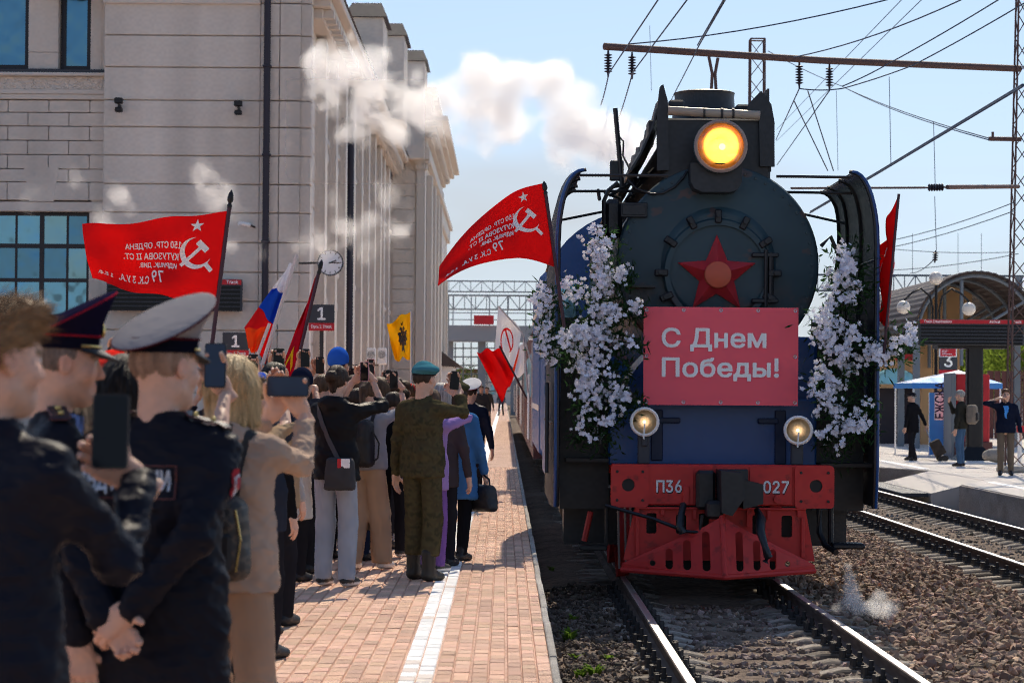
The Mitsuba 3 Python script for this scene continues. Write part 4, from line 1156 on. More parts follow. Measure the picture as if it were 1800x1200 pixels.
# --- long blue side, cab, tender
part(L, 'running_skirt', cat([bx(LX - 1.57, LX - 1.50, 26.6, 34, .35, 1.45, .02), bx(LX + 1.50, LX + 1.57, 26.6, 34, .35, 1.45, .02), bx(LX - 1.57, LX + 1.57, 26.6, 34, 1.40, 1.47, .01)]), 'mat_blue_paint')
cabp = Polygon([(LX + 1.55 * math.cos(a), 3.0 + 1.25 * math.sin(a)) for a in np.linspace(0, math.pi, 25)] + [(LX - 1.55, .6), (LX + 1.55, .6)])
cab = part(L, 'cab', prism_y(cabp, 33.6, 37.4), 'mat_blue_paint', 35)
for yv in (34.2, 35.8):
    w = part(cab, 'window', bx(LX - 1.58, LX - 1.5, yv, yv + 1.2, 2.1, 3.0, .02), 'mat_cream')
    part(w, 'pane', bx(LX - 1.585, LX - 1.5, yv + .1, yv + 1.1, 2.2, 2.9), 'mat_pane')
part(cab, 'front_window', bx(LX - 1.45, LX - 1.08, 33.56, 33.62, 2.3, 3.1, .02), 'mat_pane')
part(L, 'boiler_hump', lathe([(0, .4), (.35, .38), (.55, .2), (.6, -.2), (.6, -3), (0, -3)], 32, (LX, 29, 3.3), 'y', (1.6, 1, 1.05)), 'mat_loco_black', 40)
tn = part(L, 'tender', bx(LX - 1.56, LX + 1.56, 38.2, 47.5, .35, 3.6, .15), 'mat_blue_paint')
part(tn, 'stripe', cat([bx(LX - 1.575, LX - 1.5, 38.4, 47.3, 1.2, 1.3), bx(LX - 1.575, LX - 1.5, 38.4, 47.3, 2.9, 3.0)]), 'mat_cream')
part(tn, 'bogie', cat([bx(LX - 1.2, LX + 1.2, a, a + 3, RAIL + .1, .3, .1) for a in (39, 43.8)]), 'mat_iron')

# coaches
mat('coach_red', C(96, 52, 50), .45)
mat('coach_grey', C(150, 140, 140), .5)
for i, (y0, m_, lab) in enumerate(((48.6, 'mat_coach_red', 'maroon passenger coach right behind the locomotive'), (73.5, 'mat_coach_grey', 'grey passenger coach second in the train'), (98.4, 'mat_coach_red', 'maroon passenger coach at the far end of the train'))):
    c = thing('passenger_coach', lab, 'train car')
    prof = Polygon([(LX - 1.52, .1), (LX + 1.52, .1), (LX + 1.52, 2.9), (LX + 1.2, 3.5), (LX + .5, 3.8), (LX - .5, 3.8), (LX - 1.2, 3.5), (LX - 1.52, 2.9)])
    part(c, 'body', prism_y(prof, y0, y0 + 23.6), m_, 30)
    part(c, 'bogie', cat([bx(LX - 1.2, LX + 1.2, a, a + 3.4, RAIL + .08, .12, .1) for a in (y0 + 2, y0 + 18)]), 'mat_iron')
    for yv in np.arange(y0 + 3, y0 + 21, 2.2):
        part(c, 'window', bx(LX - 1.55, LX - 1.5, yv, yv + 1.1, 1.4, 2.4, .02), 'mat_pane')
    for yv in (y0 + .3, y0 + 22.3):
        part(c, 'door', bx(LX - 1.56, LX - 1.5, yv, yv + .9, .35, 2.6, .02), 'mat_coach_grey' if i != 1 else 'mat_coach_red')
    part(c, 'handrail', cat([tube([(LX - 1.62, yv, .5), (LX - 1.62, yv, 1.9)], .02, 6) for yv in (y0 + .15, y0 + 1.35, y0 + 22.1, y0 + 23.3)]), 'mat_white')

# --- banner on the front
bn = thing('banner', 'pink red holiday banner with white lettering on the locomotive front', 'banner')
BY = 22.95
a, b = lx(1131, BY, 620), lx(1403, BY, 620)
z0, z1 = lz(712, BY), lz(540, BY)
ug, vg = np.linspace(0, 1, 41), np.linspace(0, 1, 25)
P = np.zeros((41, 25, 3))
Ug, Vg = np.meshgrid(ug, vg, indexing='ij')
P[..., 0] = a + (b - a) * Ug
P[..., 1] = BY + .012 * np.sin(Ug * 7 + Vg * 3) * (Ug * (1 - Ug) * Vg * (1 - Vg) * 8)
P[..., 2] = z0 + (z1 - z0) * Vg
mat('banner', (.86, .105, .145), .5)
part(bn, 'cloth', sheet(P, .008), 'mat_banner', 40)
for tx, p0, p1, q, h in (('С Днем', 1163, 1347, 597, .185), ('Победы!', 1163, 1369, 646, .185)):
    x0_, x1_ = lx(p0, BY, q), lx(p1, BY, q)
    part(bn, 'lettering', text_on(tx, h, face_cam(((x0_ + x1_) / 2, BY - .014, lz(q if tx[0] == 'С' else q + 3, BY))), .004, width=x1_ - x0_), 'mat_white')
ey = [(x_, z_) for x_ in np.linspace(a + .03, b - .03, 5) for z_ in (z0 + .03, z1 - .03)] + [(x_, (z0 + z1) / 2) for x_ in (a + .03, b - .03)]
part(bn, 'eyelet', cat([lathe([(.008, 0), (.017, .004), (.02, 0)], 12, (x_, BY - .008, z_), 'y') for x_, z_ in ey]), 'mat_steel', 40, kind='stuff')

# --- blossom garlands
gr = np.random.default_rng(17)


def blossom(c, r, nrm):
    e1 = np.cross(nrm, gr.normal(size=3)); e1 /= np.linalg.norm(e1); e2 = np.cross(nrm, e1)
    V, F = [], []
    n = 5
    ph = gr.uniform(0, 6.28)
    for i in range(n):
        a = ph + i * 2 * math.pi / n
        d = math.cos(a) * e1 + math.sin(a) * e2
        s = -math.sin(a) * e1 + math.cos(a) * e2
        cup = gr.uniform(.25, .7)
        k = len(V)
        V += [c, c + d * r * .55 + s * r * .42 + nrm * r * cup * .5, c + d * r * .55 - s * r * .42 + nrm * r * cup * .5, c + d * r * 1.0 + s * r * .22 + nrm * r * cup, c + d * r * 1.0 - s * r * .22 + nrm * r * cup]
        F += [(k, k + 2, k + 1), (k + 1, k + 2, k + 4), (k + 1, k + 4, k + 3)]
    return np.array(V), np.array(F)


scene['mat_petal'] = {'type': 'principledthin', 'base_color': VC, 'roughness': .6, 'diff_trans': .45}


def garland(lab, paths, y_of, twigs):
    g = thing('blossom_garland', lab, 'garland')
    LV, LF, LC, ln = [], [], [], 0
    nodes = []
    for pts_, w, dens in paths:
        pts_ = np.array(pts_, float)
        seg = np.linalg.norm(np.diff(pts_, axis=0), axis=1)
        for k in range(len(seg)):
            for _ in range(int(seg[k] * dens * .66 + gr.random())):
                p = pts_[k] + (pts_[k + 1] - pts_[k]) * gr.random() + gr.normal(0, w * .78, 2)
                nodes.append(p)
    for p in nodes:
        y = y_of(p[0]) + gr.normal(0, .09)
        c0_ = pix(p[0], p[1], y)
        V, F, n_, ce, ce_i = [], [], 0, [], 0
        for i in range(gr.integers(5, 10)):
            c = c0_ + gr.normal(0, .034, 3)
            nr = A3(gr.normal(0, .6), -1 + gr.normal(0, .5), gr.normal(.3, .6)); nr /= np.linalg.norm(nr)
            v, f = blossom(c, gr.uniform(.017, .032), nr)
            V.append(v); F.append(f + n_); n_ += len(v); ce.append(c)
        nb_ = n_; V.append(c0_[None] + A3(0, .03, 0))
        for c in ce:
            V.append(np.array([c, c + A3(.004, .0, .004)])); k_ = nb_ + 1 + 2 * ce_i; ce_i += 1
            F.append(np.array([[nb_, k_, k_ + 1]]))
        V = np.vstack(V)
        part(g, 'blossom_cluster', (V, np.vstack(F)), 'mat_petal', False, np.vstack([np.tile(A3(.86, .87, .96) * gr.uniform(.86, 1.0), (nb_, 1)), np.tile(A3(.10, .16, .06), (len(V) - nb_, 1))]))
    for pts_, w, dens in paths:
        pts_ = np.array(pts_, float)
        seg = np.linalg.norm(np.diff(pts_, axis=0), axis=1)
        for k in range(len(seg)):
            for _ in range(int(seg[k] * 3.4)):
                p = pts_[k] + (pts_[k + 1] - pts_[k]) * gr.random() + gr.normal(0, w * 1.3, 2) + A3(10, 4)
                c = pix(p[0], p[1], y_of(p[0]) + abs(gr.normal(.10, .06)))
                d = gr.normal(size=3); d /= np.linalg.norm(d); s_ = np.cross(d, gr.normal(size=3)); s_ /= np.linalg.norm(s_)
                l_, w_ = gr.uniform(.06, .13), gr.uniform(.006, .014)
                LV += [c, c + d * l_ * .5 + s_ * w_, c + d * l_ * .5 - s_ * w_, c + d * l_]
                LF += [(ln, ln + 1, ln + 2), (ln + 1, ln + 3, ln + 2)]; ln += 4
                LC += [A3(.022, .055, .02) * gr.uniform(.5, 1.8)] * 4
    part(g, 'leaves', (np.array(LV), np.array(LF)), 'mat_leaf', False, np.array(LC), kind='stuff')
    for i, pts_ in enumerate(twigs):
        part(g, 'branch', tube([pix(p, q, y_of(p) + .08) for p, q in pts_], .012, 6), 'mat_iron', 40)
    return g


garland('white blossom garland on the left of the locomotive front', [
    (((1052, 412), (1045, 440), (1062, 470), (1064, 510)), 12, .55), (((1064, 510), (1046, 560), (1030, 580)), 17, .5), (((1030, 580), (1060, 620), (1040, 660), (1032, 690)), 20, .42),
    (((1030, 700), (1052, 740), (1056, 780)), 13, .22), (((950, 515), (958, 600), (975, 620)), 11, .32), (((990, 600), (1050, 590), (1075, 560)), 16, .35), (((985, 510), (1035, 515)), 13, .35), (((1075, 550), (1122, 538)), 5, .22), (((1085, 602), (1118, 602)), 4, .16), (((1088, 690), (1120, 706)), 4, .25), (((1095, 470), (1088, 500)), 5, .3), (((1075, 640), (1090, 735)), 9, .1), (((1005, 630), (1045, 655)), 14, .35), (((1015, 690), (1025, 745), (1012, 770)), 9, .13)],
    lambda p: 22.72 if p > 990 else 22.55, [((1052, 412), (1062, 510), (1035, 590), (1045, 680), (1056, 780)), ((950, 515), (965, 610), (1045, 590)), ((1045, 600), (1120, 705))])
garland('white blossom garland on the right of the locomotive front', [
    (((1490, 438), (1478, 480), (1482, 520)), 13, .5), (((1482, 520), (1450, 560), (1470, 590)), 16, .4), (((1480, 580), (1500, 600), (1490, 640), (1462, 660)), 22, .42), (((1462, 660), (1462, 700), (1480, 740)), 13, .28), (((1480, 740), (1466, 775), (1462, 795)), 13, .24), (((1490, 755), (1522, 742)), 7, .3), (((1436, 690), (1446, 700)), 8, .5), (((1500, 615), (1560, 620), (1592, 580)), 12, .32), (((1430, 680), (1440, 650)), 6, .25), (((1440, 745), (1440, 770)), 9, .2), (((1505, 720), (1530, 712)), 5, .2), (((1470, 470), (1500, 510)), 16, .3), (((1445, 600), (1440, 560)), 12, .3)],
    lambda p: 22.75, [((1490, 438), (1480, 540), (1490, 630), (1465, 700), (1465, 795)), ((1490, 610), (1560, 620), (1592, 580))])
# ---------------------------------------------------------------- flags
mat('flag_red', {'type': 'rgb', 'value': [.72, .018, .02]}, .7)
for nm, col in (('red', (.78, .02, .022)), ('dark_red', (.50, .012, .03)), ('white', (.82, .82, .84)), ('blue', (.02, .10, .55)), ('yellow', (.85, .55, .02)), ('orange', (.80, .10, .02))):
    scene['mat_flag_' + nm] = {'type': 'principledthin', 'base_color': rgb(col), 'roughness': .65, 'diff_trans': .85, 'spec_trans': 0.0}
mat('print_white', (.80, .78, .76), .7)
mat('pole_dark', C(62, 30, 44), .4)
mat('pole_light', C(200, 196, 192), .4)


class Flag:
    """a waving cloth: corners (hoist top, hoist bottom, fly bottom, fly top), u from hoist to fly, v from bottom to top"""

    def __init__(s, ht, hb, fb, ft, amp, seed, waves=1.6, sag=0.0, depth=A3(0, 1, 0)):
        s.c = [np.asarray(x, float) for x in (ht, hb, fb, ft)]
        s.amp, s.seed, s.w, s.sag, s.d = amp, seed, waves, sag, np.asarray(depth, float)

    def __call__(s, u, v):
        u, v = np.asarray(u, float), np.asarray(v, float)
        ht, hb, fb, ft = s.c
        U, V = u[..., None], v[..., None]
        p = (hb * (1 - U) + fb * U) * (1 - V) + (ht * (1 - U) + ft * U) * V
        r = np.minimum(1, u * 3)
        k = s.seed
        y = s.amp * r * (np.sin(u * 6.28 * s.w + v * 1.7 + k) + .5 * np.sin(u * 11 * s.w - v * 4 + k * 2.1) + .35 * np.sin(v * 7 + u * 5 + k))
        y = y + s.amp * .35 * r * np.sin(9 * (u * .6 + v) * s.w + 3 * k) * (1 - u * .3)
        z = s.sag * np.sin(np.pi * u) + s.amp * .35 * r * np.sin(u * 9 * s.w + k * 1.3) * (.4 + .6 * np.abs(v - .5) * 2)
        return p + y[..., None] * s.d + z[..., None] * A3(0, 0, 1)

    def grid(s, u0=0, u1=1, v0=0, v1=1, n=60, m=36):
        U, V = np.meshgrid(np.linspace(u0, u1, n), np.linspace(v0, v1, m), indexing='ij')
        return s(U, V)

    def decal(s, mesh, th=.005):
        """mesh in (u, v, any) -> thin print on both faces"""
        m = mesh
        v, f = trimesh.remesh.subdivide_to_size(m.vertices, m.faces, .05, max_iter=8)
        e = 1e-3
        P = s(v[:, 0], v[:, 1])
        n = np.cross(s(v[:, 0] + e, v[:, 1]) - P, s(v[:, 0], v[:, 1] + e) - P)
        n /= np.linalg.norm(n, axis=1, keepdims=True) + 1e-12
        z = np.where(v[:, 2] > v[:, 2].mean(), th, -th)
        return trimesh.Trimesh(P + n * z[:, None], f, process=False)


def uvtext(t, u0, u1, v0, v1, bold=True):
    m = meshkit.text_mesh(t, 1.0, .1, bold)
    b = m.bounds
    m.apply_translation(-b[0]); m.apply_scale(((u1 - u0) / (b[1][0] - b[0][0]), (v1 - v0) / (b[1][1] - b[0][1]), 1)); m.apply_translation((u0, v0, 0))
    return m


def uvpoly(poly, asp):
    """shapely shape drawn with u in units of the height"""
    return cat([trimesh.creation.extrude_polygon(affinity.scale(g, 1 / asp, 1, origin=(0, 0)), .1, engine='earcut') for g in getattr(poly, 'geoms', [poly])])


def star_poly(cx, cy, R, r=.40):
    return Polygon([(cx + (R if i % 2 == 0 else R * r) * math.sin(i * math.pi / 5), cy + (R if i % 2 == 0 else R * r) * math.cos(i * math.pi / 5)) for i in range(10)])


def hammer_sickle(cx, cy, s):
    """unit drawing, hammer handle to the lower right, as on the cloth's front"""
    arc = Point(0, 0).buffer(.5, 32).difference(Point(-.10, .07).buffer(.44, 32))
    arc = arc.difference(Polygon([(-.7, .08), (-.05, .08), (-.28, .8), (-.7, .8)]))
    arc = unary_union([arc, affinity.rotate(sbox(-.07, -.22, .07, .22), -45, origin=(0, 0)).buffer(0)]) if False else arc
    grip = affinity.translate(affinity.rotate(sbox(-.065, -.16, .065, .16), -45, origin=(0, 0)), -.43, -.43)
    ham = affinity.rotate(unary_union([sbox(-.055, -.62, .055, .36), sbox(-.22, .22, .20, .40)]), 45, origin=(0, 0))
    p = unary_union([arc, grip, affinity.translate(ham, .02, .0)])
    return affinity.translate(affinity.scale(p, s, s, origin=(0, 0)), cx, cy)


def victory(key, F, asp):
    p = part(key, 'cloth', sheet(F.grid(), .004), 'mat_flag_red', True)
    em = [uvpoly(hammer_sickle(.30, .57, .36), asp), uvpoly(star_poly(.30, .88, .075), asp)]
    part(key, 'emblem', cat([F.decal(m) for m in em]), 'mat_print_white', kind='stuff')
    for t, a in (('150 СТР. ОРДЕНА', (.30, .71, .60, .70)), ('КУТУЗОВА II СТ.', (.32, .73, .47, .56)), ('ИДРИЦК. ДИВ.', (.33, .62, .35, .43)), ('79', (.43, .52, .16, .32)), ('С.К. 3 У.А.', (.54, .79, .13, .24)), ('1 Б.Ф.', (.83, .94, .13, .20))):
        part(key, 'lettering', F.decal(uvtext(t, *a)), 'mat_print_white')


def spear(key, tip, base, r=.016):
    tip, base = np.asarray(tip, float), np.asarray(base, float)
    d = (tip - base) / np.linalg.norm(tip - base)
    part(key, 'pole', tube([base, tip - d * .12], r, 10), 'mat_pole_dark', 50)
    part(key, 'finial', tube([tip - d * .14, tip - d * .12, tip - d * .10, tip - d * .075, tip - d * .03, tip], [r * .9, r * 1.3, r * .7, r * 1.5, r * 1.2, .002], 10), 'mat_black', 50)


FY = 17.0
k = thing('flag', 'largest red flag with white hammer and sickle held over the crowd on the left', 'flag', 'red victory flags')
spear(k, pix(407, 334, FY), pix(362, 690, FY))
victory(k, Flag(pix(399, 371, FY), pix(380, 541, FY), pix(163, 492, FY + .15), pix(144, 397, FY + .1), .045, 2.2, 1.3, -.01), 1.55)
k = thing('flag', 'red flag with white hammer and sickle on the left front of the locomotive', 'flag', 'red victory flags')
FY2 = 22.4
spear(k, pix(956, 318, FY2), pix(992, 575, FY2), .018)
victory(k, Flag(pix(955, 322, FY2), pix(974, 469, FY2), pix(770, 505, FY2 - .1), pix(772, 470, FY2 + .15), .05, .4, .9, .18), 1.5)
k = thing('flag', 'red flag blown edge on beside the right smoke deflector', 'flag', 'red victory flags')
F3 = Flag(pix(1579, 344, 22.7), pix(1560, 575, 22.8), pix(1549, 560, 23.6), pix(1550, 440, 23.7), .05, 1.1, 1.3, 0, A3(1, .2, 0))
part(k, 'cloth', sheet(F3.grid(), .004), 'mat_flag_red', True)
for t, a in (('150 СТР. ОРДЕНА', (.30, .71, .60, .70)), ('КУТУЗОВА II СТ.', (.32, .73, .47, .56)), ('79 С.К. 3 У.А.', (.43, .9, .16, .28))): part(k, 'lettering', F3.decal(uvtext(t, *a)), 'mat_print_white')
part(k, 'pole', tube([pix(1580, 341, 22.7), pix(1552, 640, 22.75)], .014, 8), 'mat_pole_dark', 50)
k = thing('flag', 'white blue and red striped flag drooping on a white pole', 'flag')
ty = 19.0
F4 = Flag(pix(520, 454, ty), pix(466, 640, ty), pix(428, 572, ty + .3), pix(505, 470, ty + .25), .05, .7, 1.1)
q = [(pix(519, 455, ty), pix(497, 528, ty), pix(462, 540, ty + .2), pix(512, 470, ty + .15)), (pix(505, 497, ty), pix(486, 568, ty), pix(428, 574, ty + .2), pix(492, 500, ty + .2)), (pix(492, 543, ty), pix(477, 590, ty), pix(426, 588, ty + .2), pix(462, 541, ty + .2))]
for nm, (v0, v1) in (('white', (.66, 1)), ('blue', (.34, .66)), ('red', (0, .34))):
    part(k, nm + '_stripe', sheet(F4.grid(0, 1, v0, v1, 30, 14), .004), 'mat_flag_' + nm, True)
part(k, 'pole', tube([pix(522, 448, ty), pix(455, 660, ty)], .017, 8), 'mat_pole_light', 50)
k = thing('flag', 'dark red flag with a yellow mark hanging limp on a pole behind the striped flag', 'flag')
ty = 20.5
F5 = Flag(pix(562, 466, ty), pix(520, 665, ty), pix(487, 655, ty + .35), pix(545, 520, ty + .25), .06, 1.9, 1.0)
part(k, 'cloth', sheet(F5.grid(), .004), 'mat_flag_dark_red', True)
part(k, 'mark', F5.decal(uvpoly(Polygon([(.32, .12), (.5, .30), (.66, .10), (.62, .04), (.5, .2), (.36, .06)]), 1.0)), 'mat_flag_yellow')
spear(k, pix(566, 456, ty), pix(510, 690, ty), .015)
k = thing('flag', 'small orange red cloth corner below the striped flag', 'flag')
F6 = Flag(pix(470, 575, 18.4), pix(447, 622, 18.4), pix(437, 612, 18.6), pix(430, 578, 18.6), .03, .4, 1.0)
part(k, 'cloth', sheet(F6.grid(0, 1, 0, 1, 30, 20), .004), 'mat_flag_orange', True)
part(k, 'pole', tube([pix(474, 568, 18.4), pix(436, 668, 18.4)], .014, 8), 'mat_pole_light', 50)
k = thing('flag', 'yellow flag with a black two headed eagle in front of the pilasters', 'flag')
ty = 30.0
F7 = Flag(pix(722, 548, ty), pix(721, 632, ty), pix(694, 634, ty + .4), pix(680, 572, ty + .3), .07, 2.7, 1.1, .02)
part(k, 'cloth', sheet(F7.grid(), .004), 'mat_flag_yellow', True)
eag = unary_union([Polygon([(.5, .25), (.62, .45), (.5, .72), (.38, .45)])] + [affinity.translate(affinity.scale(Polygon([(.0, .0), (.12, .22), (.36, .26), (.30, .10), (.38, .02), (.26, -.04), (.30, -.14), (.16, -.12), (.05, -.22)]), sx, 1, origin=(0, 0)), .5, .48) for sx in (1, -1)] + [affinity.translate(affinity.scale(Polygon([(.0, .0), (.03, .16), (.12, .20), (.22, .14), (.12, .10), (.10, 0)]), sx, 1, origin=(0, 0)), .5, .64) for sx in (1, -1)] + [Polygon([(.42, .28), (.58, .28), (.64, .12), (.5, .18), (.36, .12)])] + [Polygon([(.45, .86), (.55, .86), (.58, .96), (.5, .91), (.42, .96)])])
part(k, 'emblem', cat([F7.decal(uvpoly(affinity.translate(affinity.scale(eag, .62, .85, origin=(0, 0)), .08, .02), 1.0))]), 'mat_black', kind='stuff')
part(k, 'pole', tube([pix(723, 546, ty), pix(723, 690, ty)], .016, 8), 'mat_pole_light', 50)
k = thing('flag', 'white flag with a thin pink emblem flying beside the train', 'flag')
ty = 34.0
F8 = Flag(pix(917, 582, ty), pix(905, 648, ty), pix(868, 640, ty + .4), pix(876, 540, ty + .3), .07, .3, .8, .03)
part(k, 'cloth', sheet(F8.grid(), .004), 'mat_flag_white', True)
ring = Point(.5, .5).buffer(.28, 20).difference(Point(.5, .5).buffer(.24, 20))
part(k, 'emblem', cat([F8.decal(uvpoly(g_, 1.0)) for g_ in (ring.intersection(sbox(0, .3, 1, 1)), Polygon([(.28, .38), (.62, .74), (.66, .70), (.32, .34)]))]), 'mat_flag_red', kind='stuff')
part(k, 'pole', tube([pix(876, 538, ty), pix(919, 586, ty), pix(935, 640, ty)], .013, 8), 'mat_pole_light', 50)
k = thing('flag', 'plain red flag hanging below the white flag beside the train', 'flag')
ty = 32.0
F9 = Flag(pix(880, 612, ty), pix(904, 660, ty), pix(882, 706, ty + .4), pix(838, 618, ty + .3), .08, 1.2, 1.2)
part(k, 'cloth', sheet(F9.grid(), .004), 'mat_flag_red', True)
part(k, 'pole', tube([pix(878, 608, ty), pix(926, 700, ty)], .013, 8), 'mat_pole_dark', 50)
k = thing('flag', 'small red and white flag lowest beside the coach side', 'flag')
ty = 33.0
F10 = Flag(pix(920, 600, ty), pix(922, 655, ty), pix(893, 676, ty + .3), pix(912, 612, ty + .2), .05, 2.0, 1.0)
part(k, 'cloth', sheet(F10.grid(0, .72), .004), 'mat_flag_white', True)
part(k, 'red_edge', sheet(F10.grid(.72, 1.0), .004), 'mat_flag_orange', True)
part(k, 'pole', tube([pix(921, 596, ty), pix(928, 690, ty)], .013, 8), 'mat_pole_light', 50)

# ---------------------------------------------------------------- overhead line
O = thing('overhead_line', 'overhead line with a long slim beam, lattice masts and insulators above the tracks', 'overhead line')


def wire(pts_, r=.014):
    part(O, 'wire', tube([pix(*p) for p in pts_], r, 5), 'mat_wire', 50)


def sagging(a, b, n=10, sag=.15):
    A, Bp = pix(*a), pix(*b)
    t = np.linspace(0, 1, n)[:, None]
    return A + (Bp - A) * t - A3(0, 0, 1) * (sag * 4 * t * (1 - t))


def insulator(a, b, r=.07, n=7):
    a, b = np.asarray(a, float), np.asarray(b, float)
    pts_, rr = [], []
    for i in range(n):
        for t, q_ in ((0, .3), (.35, 1), (.5, 1), (.85, .3)):
            pts_.append(a + (b - a) * (.15 + .7 * (i + t) / n)); rr.append(r * q_)
    part(O, 'insulator', tube([a] + pts_ + [b], [r * .2] + rr + [r * .2], 10), 'mat_drain', 40)


bl, br0 = pix(1062, 82, 46), pix(1793, 121, 50)
part(O, 'beam', tube([bl, (bl + br0) / 2 + A3(0, 0, -.05), br0], .075, 10), 'mat_mast', 50)
for px_, py_ in ((1069, 84), (1111, 88), (1405, 104), (1458, 108)):
    y = 46 + (px_ - 1062) / 731 * 4
    insulator(pix(px_, py_ + 4, y), pix(px_, py_ + 52, y), .085)
for a, b, s in (((1157, 0, 33), (1070, 130, 42), .0), ((1070, 130, 42), (1056, 185, 52), .05), ((1208, 0, 33), (1112, 128, 42), 0), ((1112, 128, 42), (1085, 215, 60), .05), ((1275, 0, 33), (1229, 80, 42), 0), ((1272, 0, 33), (1226, 80, 42), 0), ((1229, 80, 42), (1178, 180, 66), 0),
                ((1105, 78, 42), (1560, 0, 38), .1), ((1395, 101, 44), (1690, 0, 36), .1), ((1755, 0, 38), (1562, 112, 43.5), .02), ((1562, 112, 43.5), (1480, 152, 44), .02), ((1800, 6, 38), (1605, 115, 43.5), .02), ((1605, 115, 43.5), (1480, 156, 44), .02),
                ((1405, 156, 44), (1364, 246, 70), 0), ((1458, 160, 44), (1366, 290, 72), 0), ((1405, 156, 44), (1480, 156, 44), .03), ((1350, 90, 70), (1480, 152, 80), .05), ((1480, 152, 80), (1738, 243, 46), .1), ((1484, 154, 80), (1738, 246, 46), .12),
                ((1585, 0, 60), (1365, 228, 140), 0), ((1620, 0, 60), (1365, 248, 140), 0), ((1420, 160, 44), (1465, 300, 50), .0), ((1396, 178, 44), (1455, 300, 50), 0)):
    part(O, 'wire', tube(sagging(a, b, 10, s), .013, 5), 'mat_wire', 50)
part(O, 'wire', tube([pix(1798, 150, 32), pix(1545, 302, 46), pix(1425, 372, 60)], .026, 6), 'mat_wire', 50)
part(O, 'wire', tube([pix(1796, 153, 32), pix(1543, 305, 46), pix(1423, 375, 60)], .016, 6), 'mat_wire', 50)
for p in ((1563, 135, 287, 43.6), (1643, 345, 440, 44), (1641, 214, 330, 44), (1470, 160, 300, 60), (1142, 45, 160, 60)):
    part(O, 'dropper', tube([pix(p[0], p[1], p[3]), pix(p[0] + 3, p[2], p[3])], .007, 5), 'mat_wire', 50)
insulator(pix(1645, 440, 44), pix(1643, 462, 44), .06, 4)
part(O, 'strut', tube([pix(1790, 328, 49.8), pix(1665, 329, 44.6)], .045, 8), 'mat_mast', 50)
insulator(pix(1664, 329, 44.6), pix(1625, 330, 44.5), .075, 6)
part(O, 'strut', tube([pix(1626, 330, 44.5), pix(1390, 331, 44)], .022, 8), 'mat_mast', 50)
for s in ((1555, 425, 60, 1785, 355, 48), (1540, 440, 62, 1785, 370, 48), (1560, 437, 80, 1785, 443, 80), (1560, 475, 70, 1790, 446, 60), (1600, 480, 70, 1640, 458, 50)):
    part(O, 'wire', tube(sagging(s[:3], s[3:], 8, .08), .011, 5), 'mat_wire', 50)
for px_ in (1604, 1684, 1725):
    part(O, 'dropper', tube([pix(px_, 410, 56), pix(px_, 480, 56)], .006, 5), 'mat_wire', 50)


def lattice(name, base, top, w0, w1, n, bsdf='mat_mast', r=.028):
    base, top = np.asarray(base, float), np.asarray(top, float)
    lines = []
    cor = [(-1, -1), (1, -1), (1, 1), (-1, 1)]
    at = lambda i, t: base + (top - base) * t + A3(cor[i][0], cor[i][1], 0) * (w0 + (w1 - w0) * t) / 2
    for i in range(4):
        lines.append(tube([at(i, 0), at(i, 1)], r, 6))
        for k_ in range(n):
            a, b = k_ / n, (k_ + 1) / n
            j = (i + 1) % 4
            lines.append(tube([at(i, a), at(j, b)] if k_ % 2 else [at(j, a), at(i, b)], r * .55, 5))
    for i in range(4): lines.append(tube([at(i, 1), at((i + 1) % 4, 1)], r, 5))
    return part(O, name, cat(lines), bsdf, 40, kind=None)


NOSPLIT.add('lattice_mast')
mb = pix(1789, 826, 50); mt = pix(1799, -10, 50)
lattice('lattice_mast', (mb[0], 50, PL2), (mt[0], 50, mt[2]), .46, .26, 22, 'mat_mast', .022)
part(O, 'cross_arm', cat([tube([pix(1738, 244, 50), pix(1795, 245, 50)], .05, 8), tube([pix(1745, 232, 50), pix(1745, 243, 50)], .03, 8)]), 'mat_mast', 40)
part(O, 'mast_footing', bx(mb[0] - .4, mb[0] + .4, 49.6, 50.4, PL2, PL2 + .16, .05), 'mat_concrete')
m2 = pix(1331, 70, 80)
lattice('lattice_mast', (m2[0], 80, -.5), (m2[0], 80, m2[2]), .6, .5, 22)
part(O, 'hanger', cat([tube([pix(1246, 100, 43), pix(1252, 130, 43), pix(1250, 165, 43)], .03, 6), tube([pix(1262, 102, 43), pix(1257, 130, 43), pix(1259, 165, 43)], .03, 6)]), 'mat_mast', 40)


def gantry(key, x0, x1, y, z0, z1, n):
    out = []
    for z in (z0, z1):
        for dy in (0, .7): out.append(tube([(x0, y + dy, z), (x1, y + dy, z)], .05, 5))
    for i in range(n):
        a, b = x0 + (x1 - x0) * i / n, x0 + (x1 - x0) * (i + 1) / n
        out += [tube([(a, y, z0), (b, y, z1)] if i % 2 else [(a, y, z1), (b, y, z0)], .035, 5), tube([(a, y, z0), (a, y, z1)], .035, 5)]
    return cat(out)


mat('far_steel', C(120, 128, 136), .7)
for i, (p0, p1, q0, q1, y, lab) in enumerate(((1380, 1800, 485, 510, 150, 'lattice gantry above the vaulted pavilion on the right'), (778, 1010, 520, 543, 175, 'lattice gantry above the platform end in the distance'), (770, 1000, 495, 512, 215, 'fainter lattice gantry behind the nearer one over the tracks'))):
    g_ = thing('gantry', lab, 'gantry')
    a, b = pix(p0, q1, y), pix(p1, q0, y)
    NOSPLIT.add('truss')
    part(g_, 'truss', gantry(g_, a[0], b[0], y, a[2], b[2], 22 if i == 0 else 12), 'mat_far_steel' if i else 'mat_wire', 40)
    part(g_, 'mast', cat([bx(x_ - .2, x_ + .2, y, y + .4, -.8, b[2]) for x_ in (a[0] + .3, b[0] - .3)]), 'mat_far_steel')

